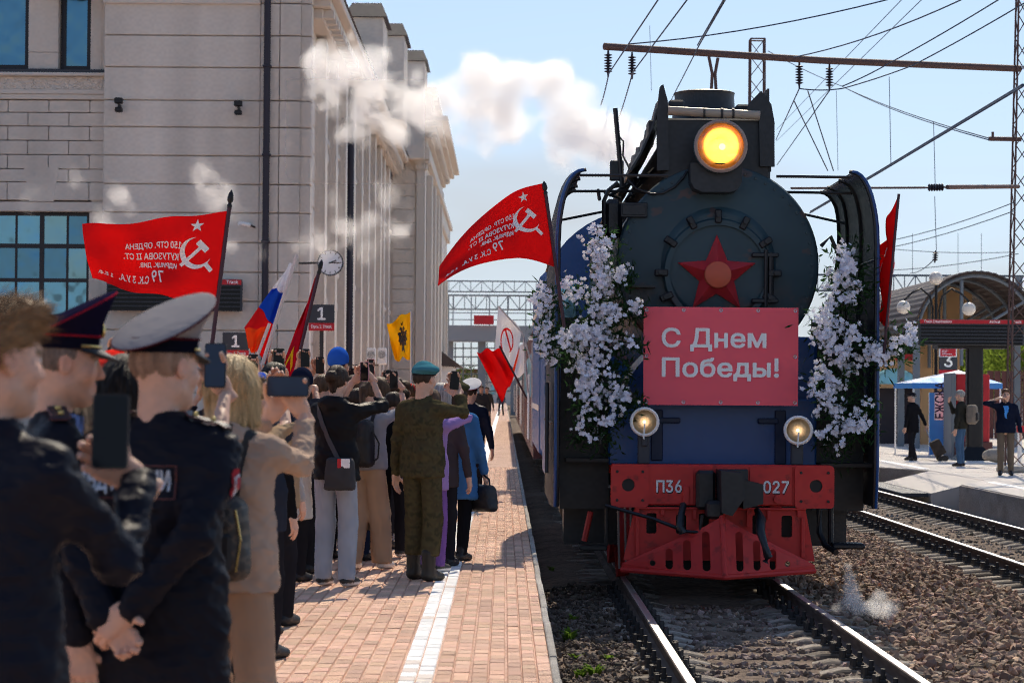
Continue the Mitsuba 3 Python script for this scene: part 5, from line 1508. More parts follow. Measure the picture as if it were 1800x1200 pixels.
# ---------------------------------------------------------------- footbridge and far station
fb = thing('footbridge', 'grey footbridge crossing the tracks far behind the flags', 'footbridge')
mat('deck_grey', C(140, 146, 152), .8)
a, b = pix(764, 599, 200), pix(1010, 573, 200)
part(fb, 'deck', bx(a[0], b[0], 200, 204, a[2], b[2]), 'mat_deck_grey')
part(fb, 'railing', cat([tube([(a[0], 200.1, b[2] + z), (b[0], 200.1, b[2] + z)], .04, 5) for z in (.5, 1.1, 2.6)] + [tube([(x_, 200.1, b[2]), (x_, 200.1, b[2] + 2.6)], .05, 5) for x_ in np.arange(a[0], b[0], 1.6)]), 'mat_far_steel')
for p in (790, 847, 905):
    c = pix(p, 600, 201)
    part(fb, 'pier', bx(c[0] - .35, c[0] + .35, 201, 201.8, -.5, c[2]), 'mat_far_steel')
NOSPLIT.add('stair_lattice')
part(fb, 'stair_lattice', cat([tube([pix(p, 602, 203), pix(p, 690, 203)], .06, 5) for p in range(772, 930, 14)] + [tube([pix(770, q, 203), pix(930, q, 203)], .06, 5) for q in range(612, 690, 15)]), 'mat_far_steel', kind='stuff')
part(fb, 'sign_board', bx(*[v for k_ in (0,) for v in (pix(833, 560, 199.5)[0], pix(868, 560, 199.5)[0])], 199.5, 199.7, pix(833, 570, 199.5)[2], pix(833, 554, 199.5)[2]), 'mat_signred')
hs = thing('house', 'small white walled house with a dark pitched roof beyond the station', 'house')
a, b = pix(752, 690, 150), pix(796, 642, 150)
part(hs, 'wall', bx(a[0], b[0], 150, 160, -.3, b[2]), 'mat_white')
part(hs, 'roof', prism_y(Polygon([(a[0] - 1, b[2]), (b[0] + .6, b[2] - .1), (pix(767, 610, 150)[0], pix(767, 610, 150)[2]), (a[0] - 1, pix(767, 610, 150)[2])]), 149.5, 160), 'mat_roof')
fbld = thing('far_building', 'pale low building far down the line between house and train', 'building')
a, b = pix(800, 690, 330), pix(905, 655, 330)
part(fbld, 'wall', bx(a[0], b[0], 330, 345, -.3, b[2]), 'mat_cream')
part(fbld, 'roof', bx(a[0] - .5, b[0] + .5, 329, 346, b[2], b[2] + .5), 'mat_coach_red')
for x_ in np.arange(a[0] + .6, b[0] - .8, 1.5): part(fbld, 'window', bx(x_, x_ + .7, 329.9, 330.1, 1.2, 2.6), 'mat_pane')

# ---------------------------------------------------------------- trees and far green
lr = np.random.default_rng(31)


def tree(lab, x, y, z0, h, rx, col, nclump=26, per=150, leaf=.11, group=None):
    t = thing('tree', lab, 'tree', group)
    tr = [tube([(x, y, z0), (x + .1, y, z0 + h * .45), (x, y + .1, z0 + h * .8)], [h * .022, h * .016, h * .006], 8)]
    for i in range(6):
        a = lr.uniform(0, 6.28); s = z0 + h * lr.uniform(.3, .6)
        tr.append(tube([(x, y, s), (x + rx * .6 * math.cos(a), y + rx * .6 * math.sin(a), s + h * .25)], [h * .010, h * .003], 6))
    part(t, 'trunk', cat(tr), 'mat_iron', 40)
    V, F, Cc, k_ = [], [], [], 0
    for i in range(nclump):
        d = lr.normal(size=3); d /= np.linalg.norm(d)
        c = A3(x, y, z0 + h * .64) + d * A3(rx, rx, h * .34) * lr.uniform(.35, 1.0)
        cr = rx * lr.uniform(.22, .42); cc = np.array(col) * lr.uniform(.55, 1.5)
        p = lr.normal(size=(per, 3)) * cr * .55 + c
        n1 = lr.normal(size=(per, 3)); n1 /= np.linalg.norm(n1, axis=1, keepdims=True)
        n2 = np.cross(n1, lr.normal(size=(per, 3))); n2 /= np.linalg.norm(n2, axis=1, keepdims=True)
        l_ = leaf * lr.uniform(.6, 1.3, (per, 1))
        q_ = np.stack([p - n1 * l_, p + n2 * l_ * .55, p + n1 * l_, p - n2 * l_ * .55], 1).reshape(-1, 3)
        idx = np.arange(per) * 4 + k_
        V.append(q_); F += [np.stack([idx, idx + 1, idx + 2], 1), np.stack([idx, idx + 2, idx + 3], 1)]; k_ += per * 4
        Cc.append(np.repeat(cc * lr.uniform(.8, 1.2, (per, 1)), 4, 0))
    part(t, 'crown', (np.vstack(V), np.vstack(F)), 'mat_leaf', False, np.clip(np.vstack(Cc), 0, 1))


for i, (p, q, y, rx, lab) in enumerate(((1775, 545, 105, 2.6, 'bright green tree behind the vaulted pavilion at the right edge'), (1705, 600, 112, 2.2, 'yellow green tree seen under the dark timetable board'), (1745, 590, 118, 2.4, 'green tree between the red kiosk and the lattice mast'), (1800, 560, 100, 2.4, 'green tree cut by the right edge of the picture'), (818, 645, 230, 2.4, 'small green tree beyond the white house'))):
    c = pix(p, q, y)
    tree(lab, c[0], y, -.6, c[2] + .6, rx, (.16, .22, .035) if i < 4 else (.08, .12, .03))
hV, hF, hC, hk = [], [], [], 0
for i in range(2600):
    y = lr.uniform(420, 520); x = lr.uniform(-110, 160)
    h_ = lr.uniform(2, 5.5) if x < 12 else lr.uniform(3, 8)
    p = np.array([(x - 2.2, y, -1), (x + 2.2, y, -1), (x + 1.4, y, h_ * .7), (x, y + 1, h_), (x - 1.4, y, h_ * .75)]) + lr.normal(0, .4, (5, 3))
    hV.append(p); hF += [(hk, hk + 1, hk + 2), (hk, hk + 2, hk + 4), (hk + 2, hk + 3, hk + 4)]; hk += 5
    hC.append(np.repeat([np.array((.07, .095, .05)) * lr.uniform(.6, 1.6)], 5, 0))
solo('far_trees', (np.vstack(hV), np.array(hF)), 'mat_vc', 'hazy belt of distant trees along the horizon', 'trees', False, np.vstack(hC), kind='stuff')

# ---------------------------------------------------------------- far platform furniture
GP = PL2 + .02
bd = board(1616, 1800, 562, 606, 58.8, 'dark timetable board with red header on a black post on the far platform', (('Train', .08), ('Destination', .22), ('Arrival', .72), ('Track', .93)))
c = pix(1716, 700, 59)
part(bd, 'post', cat([bx(c[0] - .21, c[0] + .21, 59.1, 59.4, GP, pix(1716, 605, 59)[2], .04)]), 'mat_black')
part(bd, 'foot', trimesh.convex.convex_hull(np.array([(c[0] + a_, 59.25 + b_, z_) for a_, b_, z_ in ((-.55, -.4, GP), (.55, -.4, GP), (.55, .4, GP), (-.55, .4, GP), (-.21, -.15, GP + .35), (.21, -.15, GP + .35), (.21, .15, GP + .35), (-.21, .15, GP + .35))])), 'mat_black')
part(bd, 'underside', bx(pix(1650, 610, 59)[0], pix(1775, 610, 59)[0], 59.1, 59.9, pix(1700, 612, 59)[2], pix(1700, 606, 59)[2]), 'mat_black')
lp = thing('street_lamp', 'black street lamp with three white globes on the far platform', 'street lamp')
LYp = 67
c = pix(1645, 700, LYp)
part(lp, 'post', tube([(c[0], LYp, GP), (c[0], LYp, GP + .9), (c[0], LYp, GP + .95), (c[0], LYp, pix(1645, 500, LYp)[2])], [.09, .08, .05, .04], 10), 'mat_black', 50)
for s, (gp, gq) in ((-1, (1588, 540)), (1, (1703, 543)), (0, (1645, 489))):
    g_ = pix(gp, gq, LYp)
    sp = trimesh.creation.icosphere(3, .20); sp.apply_translation(g_)
    if s:
        zt_ = pix(1645, 500, LYp)[2]
        xs = [c[0] + s * .1, c[0] + s * .1, c[0] + s * .18, c[0] + s * .45, c[0] + s * .72, g_[0], g_[0]]
        zz = [GP + 2.0, zt_ - .7, zt_ - .35, zt_ - .12, zt_ - .25, zt_ - .5, g_[2] + .2]
        part(lp, 'arm', tube([(a_, LYp, b_) for a_, b_ in zip(xs, zz)], .03, 8), 'mat_black', 50)
    part(lp, 'globe', sp, 'mat_globe', True)
scene['mat_globe'] = {'type': 'twosided', 'bsdf': plain((.80, .72, .62), .35)}
pv = thing('pavilion', 'beige underpass pavilion with a corrugated vaulted roof on the far platform', 'pavilion')
py_ = 78.0
cc_ = pix(1655, 590, py_); R_ = 98 / 4000 * py_
mat('beige', C(205, 165, 120), .8)
x0_, x1_ = pix(1540, 600, py_)[0], pix(1688, 600, py_)[0]
zs_ = cc_[2] - .1
dw = Polygon([(x0_ - 2, GP), (pix(1621, 0, py_)[0], GP), (pix(1621, 0, py_)[0], pix(0, 668, py_)[2])] + [(pix(1575, 0, py_)[0] + (pix(1621, 0, py_)[0] - pix(1575, 0, py_)[0]) * math.cos(t), pix(0, 668, py_)[2] + .62 * math.sin(t)) for t in np.linspace(0, math.pi, 20)] + [(x0_ - 2, pix(0, 668, py_)[2])])
wall = sbox(x0_ - 2, GP, x1_, zs_ + .02).difference(dw)
gab = Polygon([(cc_[0] + R_ * math.cos(t), zs_ + R_ * math.sin(t)) for t in np.linspace(0, math.pi, 40)])
part(pv, 'wall', prism_y(unary_union([wall, gab.intersection(sbox(-99, zs_, cc_[0] + .55 * R_, 99))]), py_, py_ + .4), 'mat_beige')
part(pv, 'side_wall', bx(x1_ - .3, x1_, py_ + .4, py_ + 12, GP, zs_), 'mat_beige')
part(pv, 'lunette', bx(x0_ - 1, pix(1619, 0, py_)[0], py_ + .2, py_ + .25, pix(0, 667, py_)[2], pix(0, 634, py_)[2]), 'mat_pane')
part(pv, 'transom', bx(x0_ - 1, pix(1621, 0, py_)[0], py_ + .05, py_ + .3, pix(0, 671, py_)[2], pix(0, 664, py_)[2]), 'mat_beige')
part(pv, 'door', bx(x0_ - 1, pix(1619, 0, py_)[0], py_ + .9, py_ + 1.0, GP, pix(0, 670, py_)[2]), 'mat_drain')
th_ = np.linspace(-.12, math.pi + .12, 61)
ypl = np.linspace(py_ - 6, py_ + 12, 10)
Pv = np.zeros((10, 61, 3))
rr_ = R_ + .06 + .025 * (np.arange(61) % 2)
Pv[..., 0] = cc_[0] + (rr_ * np.cos(th_))[None]; Pv[..., 2] = zs_ + (rr_ * np.sin(th_))[None]; Pv[..., 1] = ypl[:, None]
part(pv, 'vault_roof', sheet(Pv, .05), 'mat_roof', label='corrugated vaulted roof')
for yv in (py_ - 5.8, py_ - 3, py_ - .3):
    part(pv, 'arch_rib', tube([(cc_[0] + (R_ - .05) * math.cos(t), yv, zs_ + (R_ - .05) * math.sin(t)) for t in np.linspace(0, math.pi, 24)], .06, 6), 'mat_far_steel', 50)
    part(pv, 'brace', cat([tube([(cc_[0] + .1, yv, zs_ + .2), (cc_[0] + R_ * .8, yv, zs_ + R_ * .55)], .05, 6), tube([(cc_[0] - .25 * R_, yv, zs_ - 1.0), (cc_[0] - .25 * R_, yv, zs_ + R_ * .9)], .06, 6)]), 'mat_far_steel', 50)
    part(pv, 'tie_beam', tube([(cc_[0] - R_, yv, zs_ - .02), (cc_[0] + R_, yv, zs_ - .02)], .06, 6), 'mat_far_steel', 50)
    if yv < py_ - 1: part(pv, 'column', cat([bx(cc_[0] + s * R_ - .1, cc_[0] + s * R_ + .1, yv - .1, yv + .1, GP, zs_) for s in (-1, 1)]), 'mat_far_steel')
k = platform_sign(1667, 641, 32, 44, 66.5, 'dark sign with white numeral 3 beside the street lamp', '3', None, GP)
sgn = thing('notice_board', 'small white and red notice board above the numeral 3 sign', 'sign')
a, b = pix(1651, 627, 66), pix(1682, 607, 66)
part(sgn, 'panel', bx(a[0], b[0], 66, 66.06, a[2], b[2]), 'mat_white')
part(sgn, 'red_field', bx(a[0] + .03, b[0] - .03, 65.99, 66, a[2] + .02, b[2] - .10), 'mat_signred')
part(sgn, 'lettering', cat([bx(a[0] + .07, a[0] + .07 + w_, 65.98, 65.99, b[2] - .16 - .05 * i, b[2] - .145 - .05 * i) for i, w_ in enumerate((.18, .14, .3))]), 'mat_white')
part(sgn, 'post', tube([((a[0] + b[0]) / 2, 66.09, a[2] + .05), ((a[0] + b[0]) / 2, 66.75, a[2] + .02), ((a[0] + b[0]) / 2, 66.8, GP)], .035, 8), 'mat_iron')
sg2 = thing('notice_board', 'dark and red board on the pavilion wall behind the right garland', 'sign')
a, b = pix(1575, 633, 77), pix(1614, 607, 77)
part(sg2, 'panel', bx(a[0], b[0], 77, 77.1, a[2] + (b[2] - a[2]) * .45, b[2]), 'mat_signgrey')
part(sg2, 'red_field', bx(a[0], b[0], 76.98, 77.1, a[2], a[2] + (b[2] - a[2]) * .44), 'mat_signred')
ks = thing('kiosk', 'tall red vending kiosk behind the black post on the far platform', 'kiosk')
a, b = pix(1680, 700, 61), pix(1740, 657, 61)
part(ks, 'body', bx(a[0], b[0], 61, 62, GP, b[2], .03), 'mat_signred')
part(ks, 'side_panel', bx(pix(1671, 700, 61)[0], a[0] - .01, 60.9, 62, GP, b[2] + .02, .02), 'mat_far_steel')
part(ks, 'plinth', bx(a[0] - .05, b[0] + .05, 60.85, 60.99, GP, GP + .45, .02), 'mat_coach_red')
part(ks, 'display_window', bx(a[0] + .1, b[0] - .3, 60.97, 61, GP + .8, b[2] - .5), 'mat_coach_red')
cn = thing('canopy_tent', 'blue and white pop up canopy beside the red kiosk', 'tent')
ap_ = pix(1691, 650, 64); e0, e1 = pix(1603, 681, 63), pix(1762, 682, 63)
mat('tent_blue', C(70, 150, 225), .6)
roofv = [(ap_[0], 64.5, ap_[2])] + [(e0[0], 63, e0[2] + .12), (e1[0], 63, e1[2] + .12), (e1[0], 66, e1[2] + .12), (e0[0], 66, e0[2] + .12)]
part(cn, 'roof', trimesh.Trimesh(np.array(roofv), [(0, 1, 2), (0, 2, 3), (0, 3, 4), (0, 4, 1)], process=False), 'mat_tent_white')
mat('tent_white', C(220, 228, 240), .6)
part(cn, 'roof_band', trimesh.Trimesh(np.array([np.array(roofv[1]) * (1 - t) + np.array(roofv[0]) * t + A3(0, -.012, .012) for t in (0, .42)] + [np.array(roofv[2]) * (1 - t) + np.array(roofv[0]) * t + A3(0, -.012, .012) for t in (0, .42)]), [(0, 2, 3), (0, 3, 1)], process=False), 'mat_tent_blue')
part(cn, 'valance', cat([bx(e0[0], e1[0], 62.98, 63.0, e0[2] - .02, e0[2] + .13), bx(e0[0], e0[0] + .02, 63, 66, e0[2] - .02, e0[2] + .13)]), 'mat_tent_blue')
part(cn, 'leg', cat([tube([(x_, y_, GP), (x_, y_, e0[2] + .1)], .025, 6) for x_ in (e0[0] + .05, e1[0] - .05) for y_ in (63.05, 65.95)]), 'mat_white')
bn2 = thing('banner_stand', 'upright blue banner with vertical lettering under the canopy', 'banner')
a, b = pix(1634, 790, 62.5), pix(1667, 690, 62.5)
part(bn2, 'panel', bx(a[0], b[0], 62.5, 62.54, GP + .05, b[2]), 'mat_tent_blue')
part(bn2, 'white_field', bx(a[0] + .13, b[0] - .03, 62.485, 62.5, GP + 1.0, b[2] - .01), 'mat_white')
part(bn2, 'lettering', text_on('ЕЖСКА', .26, frame(((a[0] + b[0]) / 2 + .02, 62.484, GP + 1.55), A3(0, 0, 1), A3(-1, 0, 0), A3(0, -1, 0)), .006, width=1.0), 'mat_navy')
part(bn2, 'frame', cat([tube([(x_, 62.56, GP), (x_, 62.56, b[2])], .02, 6) for x_ in (a[0], b[0])]), 'mat_white')
ws = thing('fence', 'maroon corrugated fence behind the red kiosk', 'fence')
a, b = pix(1735, 700, 90), pix(1830, 652, 90)
for i, x_ in enumerate(np.arange(a[0], b[0], .28)): part(ws, 'board', bx(x_ + .02, x_ + .26, 90, 90.08, -.5, b[2]), 'mat_coach_red')
part(ws, 'rail', bx(a[0], b[0], 90.09, 90.15, b[2] - .4, b[2] - .3), 'mat_iron')
st_ = thing('stone', 'low rough stone block at the foot of the far platform post', 'stone')
s_ = trimesh.creation.icosphere(2, .3); s_.apply_scale((1.2, .8, .6)); s_.apply_translation(tuple(pix(1752, 800, 55)))
v_ = s_.vertices; s_.vertices = v_ + (meshkit.fbm(v_ * 6, 3)[:, None] - .5) * .12
part(st_, 'block', s_, 'mat_concrete', 20)
ben = thing('barrier', 'red and white barrier rail at the right edge of the far platform', 'barrier')
a = pix(1790, 700, 52)
part(ben, 'post', bx(a[0], a[0] + .08, 52, 52.08, GP, GP + 1.05), 'mat_white')
part(ben, 'rail', cat([bx(a[0] - .02, a[0] + 2, 51.98, 52.1, GP + .85, GP + 1.0)]), 'mat_signred')

# ---------------------------------------------------------------- steam
def medium_box(name, lab, lo, hi, dens, albedo=.9995, g=.45):
    lo, hi = np.asarray(lo, float), np.asarray(hi, float)
    grid = mi.VolumeGrid(np.ascontiguousarray(dens.astype(np.float32)[..., None]))
    M = T().translate(lo.tolist()).scale((hi - lo).tolist())
    key = thing(name, lab, 'steam', kind='stuff')
    scene[key] = {'type': 'cube', 'to_world': T().translate(((lo + hi) / 2).tolist()).scale(((hi - lo) / 2).tolist()), 'bsdf': {'type': 'null'},
                  'interior': {'type': 'heterogeneous', 'albedo': albedo, 'sigma_t': {'type': 'gridvolume', 'grid': grid, 'to_world': M, 'filter_type': 'trilinear'}, 'scale': 1.0, 'phase': {'type': 'hg', 'g': g}}}


def plume(name, lab, blobs, y, depth, res, peak, seed, freq, ragged=0.0, soft=.18):
    """blobs: (px, py, radius px, strength); puffs of steam on the plane at distance y"""
    P = [(pix(a, b, y), r / 4000 * y, s * (.86 if a < 735 and name == 'steam_cloud' else 1)) for a, b, r, s in blobs]
    lo = np.min([p - r * 1.35 for p, r, _ in P], 0); hi = np.max([p + r * 1.35 for p, r, _ in P], 0)
    lo[1], hi[1] = y - depth, y + depth
    n = np.maximum(np.ceil((hi - lo) / res).astype(int), 4)
    ax = [lo[k] + (np.arange(n[k]) + .5) * (hi[k] - lo[k]) / n[k] for k in range(3)]
    X, Y, Z = np.meshgrid(*ax, indexing='ij')
    Q = np.stack([X, Y, Z], -1)
    env = np.zeros(X.shape)
    W = Q + .35 / freq * (np.stack([meshkit.fbm(Q * freq * .7 + o, 3, seed) for o in (0, 37, 91)], -1) - .5) * 2
    for p, r, s in P:
        d2 = ((W[..., 0] - p[0]) / r) ** 2 + ((W[..., 2] - p[2]) / r) ** 2 + ((W[..., 1] - p[1]) / min(r, depth * .8)) ** 2
        env = np.maximum(env, s * np.clip(1.15 - d2, 0, 1))
    nz = meshkit.fbm(W * freq * 1.6 + 11, 5, seed + 5)
    nf = meshkit.fbm(W * freq * 5.0 + 3, 3, seed + 9)
    d = np.clip((env * (.85 - ragged * .4) + (nz - .5) * (1.1 + ragged) * (env > 0) + (nf - .5) * .45 * (env > 0) - soft) / (.45 + .35 * ragged), 0, 1) * np.minimum(1, env * 2.5)
    e = [np.minimum(1, np.minimum(np.arange(k), np.arange(k)[::-1]) / 3.0) for k in n]
    d *= e[0][:, None, None] * e[1][None, :, None] * e[2][None, None, :]
    medium_box(name, lab, lo, hi, (d * peak).transpose(2, 1, 0))


plume('steam_cloud', 'big white cloud of steam drifting left from the locomotive across the building top', [
    (1120, 245, 50, .8), (1075, 235, 60, .9), (1020, 215, 62, 1), (960, 165, 62, 1), (905, 150, 55, 1), (850, 135, 50, 1), (905, 200, 60, .9), (845, 185, 55, .9), (805, 165, 45, .8), (760, 185, 55, .8), (745, 150, 45, .65), (705, 165, 60, .85), (660, 135, 62, .95), (610, 120, 58, 1), (565, 125, 40, .8), (605, 85, 34, .7), (575, 165, 45, .7), (645, 190, 50, .7), (620, 235, 36, .6), (690, 220, 40, .5), (790, 225, 50, .5), (1000, 265, 40, .5), (870, 240, 40, .45)], 40.0, .8, .045, 5.0, 3, 1.25, .75, .12)
plume('steam_wisp', 'thin wisps of steam drifting across the station front behind the largest flag', [
    (355, 310, 36, .6), (385, 345, 40, .62), (415, 375, 30, .5), (400, 420, 26, .35), (210, 350, 28, .5), (185, 380, 30, .5), (225, 375, 26, .45), (250, 160, 12, .2), (120, 310, 30, .22), (290, 275, 20, .25), (560, 430, 40, .42), (605, 405, 40, .5), (640, 440, 36, .5), (690, 415, 40, .52), (650, 390, 28, .4), (705, 385, 28, .4), (520, 440, 24, .25), (680, 340, 30, .3), (600, 350, 26, .2), (60, 350, 40, .12), (460, 440, 20, .2)], 36.0, .45, .045, 3.2, 9, 2.3, 1.0, .08)
plume('steam_jet', 'small burst of steam over the ballast beside the right rail', [
    (1458, 980, 9, .7), (1462, 1000, 14, .75), (1467, 1022, 20, .8), (1473, 1045, 26, .85), (1492, 1064, 24, .9), (1525, 1062, 28, 1), (1548, 1066, 26, .95), (1532, 1040, 22, .7), (1565, 1060, 18, .5), (1450, 1064, 16, .5)], 19.6, .25, .016, 6.0, 4, 1.5, .35, .04)
# ---------------------------------------------------------------- people: templates
from scipy.spatial import cKDTree
pr = np.random.default_rng(101)


def head_template(h):
    F = Field((-.105, -.125, -.26), (.105, .15, .14), h)
    F.ell((0, -.010, .028), (.075, .097, .090), .01)
    F.ell((0, .030, -.030), (.060, .062, .082), .03)
    F.cone((0, .066, -.098), (0, .060, -.092), .021, .021, .035)
    F.cone((-.045, .0, -.065), (-.014, .06, -.095), .026, .018, .03).cone((.045, .0, -.065), (.014, .06, -.095), .026, .018, .03)
    F.cone((0, -.026, -.05), (0, -.036, -.25), .054, .060, .03)
    F.cone((-.032, .082, .020), (.032, .082, .020), .010, .010, .02)
    for s in (-1, 1):
        F.ell((s * .042, .056, -.030), (.026, .024, .024), .025)
        F.cone((s * .031, .102, .002), (s * .031, .102, .002), .013, .013, .014, sub=True)
        F.cone((s * .031, .079, .002), (s * .031, .079, .002), .0125, .0125, .004)
        F.ell((s * .078, -.008, -.004), (.009, .020, .031), .006)
        F.ell((s * .086, -.002, .0), (.006, .010, .016), .006, sub=True)
    F.cone((0, .090, .008), (0, .110, -.032), .008, .012, .014)
    for s in (-1, 1): F.cone((s * .011, .100, -.037), (s * .011, .100, -.037), .0085, .0085, .008)
    F.cone((-.016, .088, -.062), (.016, .088, -.062), .007, .007, .006).cone((-.014, .087, -.074), (.014, .087, -.074), .008, .008, .006)
    F.cone((-.018, .098, -.068), (.018, .098, -.068), .0035, .0035, .003, sub=True)
    m = relax(F.mesh(), 1, .4)
    v = np.asarray(m.vertices)
    x, y, z = np.abs(v[:, 0]), v[:, 1], v[:, 2]
    g = lambda cx, cy, cz, r: np.exp(-((x - cx) ** 2 + (y - cy) ** 2 + (z - cz) ** 2) / r ** 2)
    red = np.clip(g(0, .108, -.035, .018) + g(.045, .07, -.035, .028) * .7 + g(.08, -.008, 0, .03), 0, 1)
    lip = np.clip(g(.0, .095, -.063, .012) + g(.012, .092, -.065, .010) + g(.0, .093, -.074, .010), 0, 1) * (y > .07)
    brow = np.clip(1.2 * np.exp(-((z - .022 - .004 * np.cos(x * 90)) / .006) ** 2) * ((x > .012) & (x < .052) & (y > .06)), 0, 1)
    eye = ((x - .031) ** 2 + (y - .079) ** 2 + (z - .002) ** 2 < .0142 ** 2) & (y > .083)
    iris = eye & ((x - .030) ** 2 + (z - .002) ** 2 < .0062 ** 2)
    lash = np.exp(-((z - .011) / .0035) ** 2) * ((x > .014) & (x < .047) & (y > .078))
    stub = np.clip(g(0, .07, -.09, .05) + g(.04, .04, -.08, .04), 0, 1) * (z < -.05)
    return m, dict(v=v, red=red, lip=lip, brow=np.maximum(brow, lash * .8), eye=eye, iris=iris, stub=stub)


def head_colors(w, skin, brow=(.05, .035, .025), stubble=0.0):
    s = np.asarray(skin, float)
    c = np.repeat(s[None], len(w['red']), 0)
    def over(c, k, col): return c * (1 - k[:, None]) + np.asarray(col)[None] * k[:, None]
    c = over(c, w['red'] * .45, s * A3(1.05, .72, .68))
    c = over(c, w['stub'] * stubble, s * A3(.55, .52, .52))
    c = over(c, w['lip'] * .8, s * A3(.85, .50, .50))
    c = over(c, w['brow'], brow)
    pp = np.asarray(w['v'])
    c = c * (1 + .20 * (meshkit.fbm(pp * 55, 3, 2) - .5) + .14 * (meshkit.fbm(pp * 260, 2, 6) - .5))[:, None]
    c[w['eye']] = (.62, .60, .57)
    c[w['iris']] = (.04, .035, .03)
    return c


def hand_template(h, curl, spread=.02, thumb_in=.5):
    """left hand: wrist at the origin, fingers +z, palm +y, thumb +x"""
    F = Field((-.07, -.05, -.06), (.09, .12, .21), h)
    kn = [(.030, 0, .088), (.010, -.004, .094), (-.011, -.003, .089), (-.030, .001, .080)]
    for k in kn: F.cone((k[0] * .55, 0, .01), k, .017, .0135, .014)
    F.cone((0, 0, -.05), (0, 0, .02), .024, .025, .02, (1.1, .85, 1))
    F.cone((.018, .010, .02), (.028, .014, .055), .018, .014, .014)
    for i, (k, L_) in enumerate(zip(kn, (.070, .079, .073, .057))):
        p, a = np.array(k), curl[0] + .05 * i
        sx = (1.5 - i) * spread
        r = [.0102, .0104, .0098, .0086][i]
        for j, fr_ in enumerate((.48, .30, .22)):
            d = A3(sx, math.sin(a), math.cos(a))
            q = p + d * L_ * fr_ * 1.05
            F.cone(p, q, r * (1 - .07 * j), r * (.95 - .08 * j), .003 if j == 0 else .004)
            p = q; a += curl[1]
    p = A3(.036, .012, .045)
    for d, L_, r in ((A3(.75, .35 * thumb_in, .55), .034, .0125), (A3(.45, .75 * thumb_in, .62), .030, .0112), (A3(.22, .85 * thumb_in, .65), .024, .0098)):
        q = p + d / np.linalg.norm(d) * L_
        F.cone(p, q, r, r * .93, .005); p = q
    m = relax(F.mesh(), 1, .35)
    v = np.asarray(m.vertices)
    w = np.clip((v[:, 2] - .08) / .08, 0, 1) * .5 + np.clip(1 - np.min([np.linalg.norm(v - np.array(k) + A3(0, .01, 0), axis=1) for k in kn], 0) / .02, 0, 1) * .5
    return m, w


HEAD = {k: head_template(k) for k in (.004, .0075)}
HANDS = {(n, k): hand_template(k, *a) for k in (.0034, .006) for n, a in (('relax', ((.25, .35), .015, .3)), ('grip', ((.55, .62), .01, .8)), ('hold', ((.35, .75), .02, 1.1)), ('open', ((.1, .15), .10, .1)))}


def hair_field(style, h, seed):
    F = Field((-.16, -.20, -.42), (.16, .16, .17), h)
    k = .02
    if style in ('short', 'crop', 'grey'):
        t = .010 if style != 'crop' else .004
        F.ell((0, -.012, .030), (.076 + t, .098 + t, .091 + t), k)
        if style == 'short': F.ell((.0, .035, .085), (.062, .05, .035), .03)
        F.cutfn(lambda X, Y, Z: (.80 * Y - .004 - Z) / 1.28 + .0 * X)
        F.op(lambda X, Y, Z: np.sqrt((np.abs(X) - .08) ** 2 + (Y + .002) ** 2 + (Z + .01) ** 2) - .026, (-.11, -.03, -.04), (.11, .03, .02), .0, True)
    elif style == 'quiff':
        F.ell((0, -.010, .034), (.080, .104, .094), k)
        F.ell((.02, .055, .095), (.058, .045, .04), .03).ell((-.03, .05, .10), (.05, .045, .035), .03)
        F.cutfn(lambda X, Y, Z: (.70 * Y + .004 - Z) / 1.22)
        F.op(lambda X, Y, Z: np.sqrt((np.abs(X) - .082) ** 2 + (Y + .0) ** 2 + (Z + .005) ** 2) - .028, (-.12, -.03, -.04), (.12, .03, .03), .0, True)
    else:
        F.ell((0, -.014, .032), (.086, .108, .098), k)
        if style == 'long':
            F.cone((0, -.05, .0), (0, -.075, -.22), .088, .06, .04, (1.1, .75, 1))
            F.cone((-.06, .0, -.02), (-.075, -.01, -.22), .034, .022, .03).cone((.06, .0, -.02), (.075, -.01, -.22), .034, .022, .03)
        if style == 'bob':
            F.cone((0, -.045, .0), (0, -.05, -.10), .088, .082, .04, (1.12, .85, 1))
            F.cone((-.066, .012, -.0), (-.074, .012, -.12), .034, .030, .03).cone((.066, .012, -.0), (.074, .012, -.12), .034, .030, .03)
        if style == 'bun':
            F.ell((0, -.125, .035), (.052, .045, .048), .012)
            F.cone((0, -.06, -.03), (0, -.07, -.07), .05, .03, .03)
        if style == 'pony':
            F.cone((0, -.12, .03), (0, -.15, -.18), .035, .018, .03)
        F.op(lambda X, Y, Z: np.maximum(np.sqrt((X / .066) ** 2 + ((Y - .10) / .075) ** 2 + ((Z + .03) / .105) ** 2) * .06 - .06, -9), (-.09, .0, -.16), (.09, .16, .10), .012, True)
    m = F.mesh()
    v = np.asarray(m.vertices)
    ang = np.arctan2(v[:, 0], -v[:, 1] + .02)
    st = meshkit.fbm(np.stack([ang * 16, v[:, 2] * 9, v[:, 2] * 0 + seed], -1), 3, seed) - .5
    st2 = meshkit.fbm(np.stack([ang * 5, v[:, 2] * 14, v[:, 2] * 0 + seed], -1), 2, seed + 3) - .5
    return trimesh.Trimesh(v + vnormals(m) * (st * .010 + st2 * .014)[:, None], m.faces, process=False), st


_hair = {}


def hair_mesh(style, h, seed):
    k = (style, h, seed % 3)
    if k not in _hair: _hair[k] = hair_field(style, h, seed % 3)
    return _hair[k]


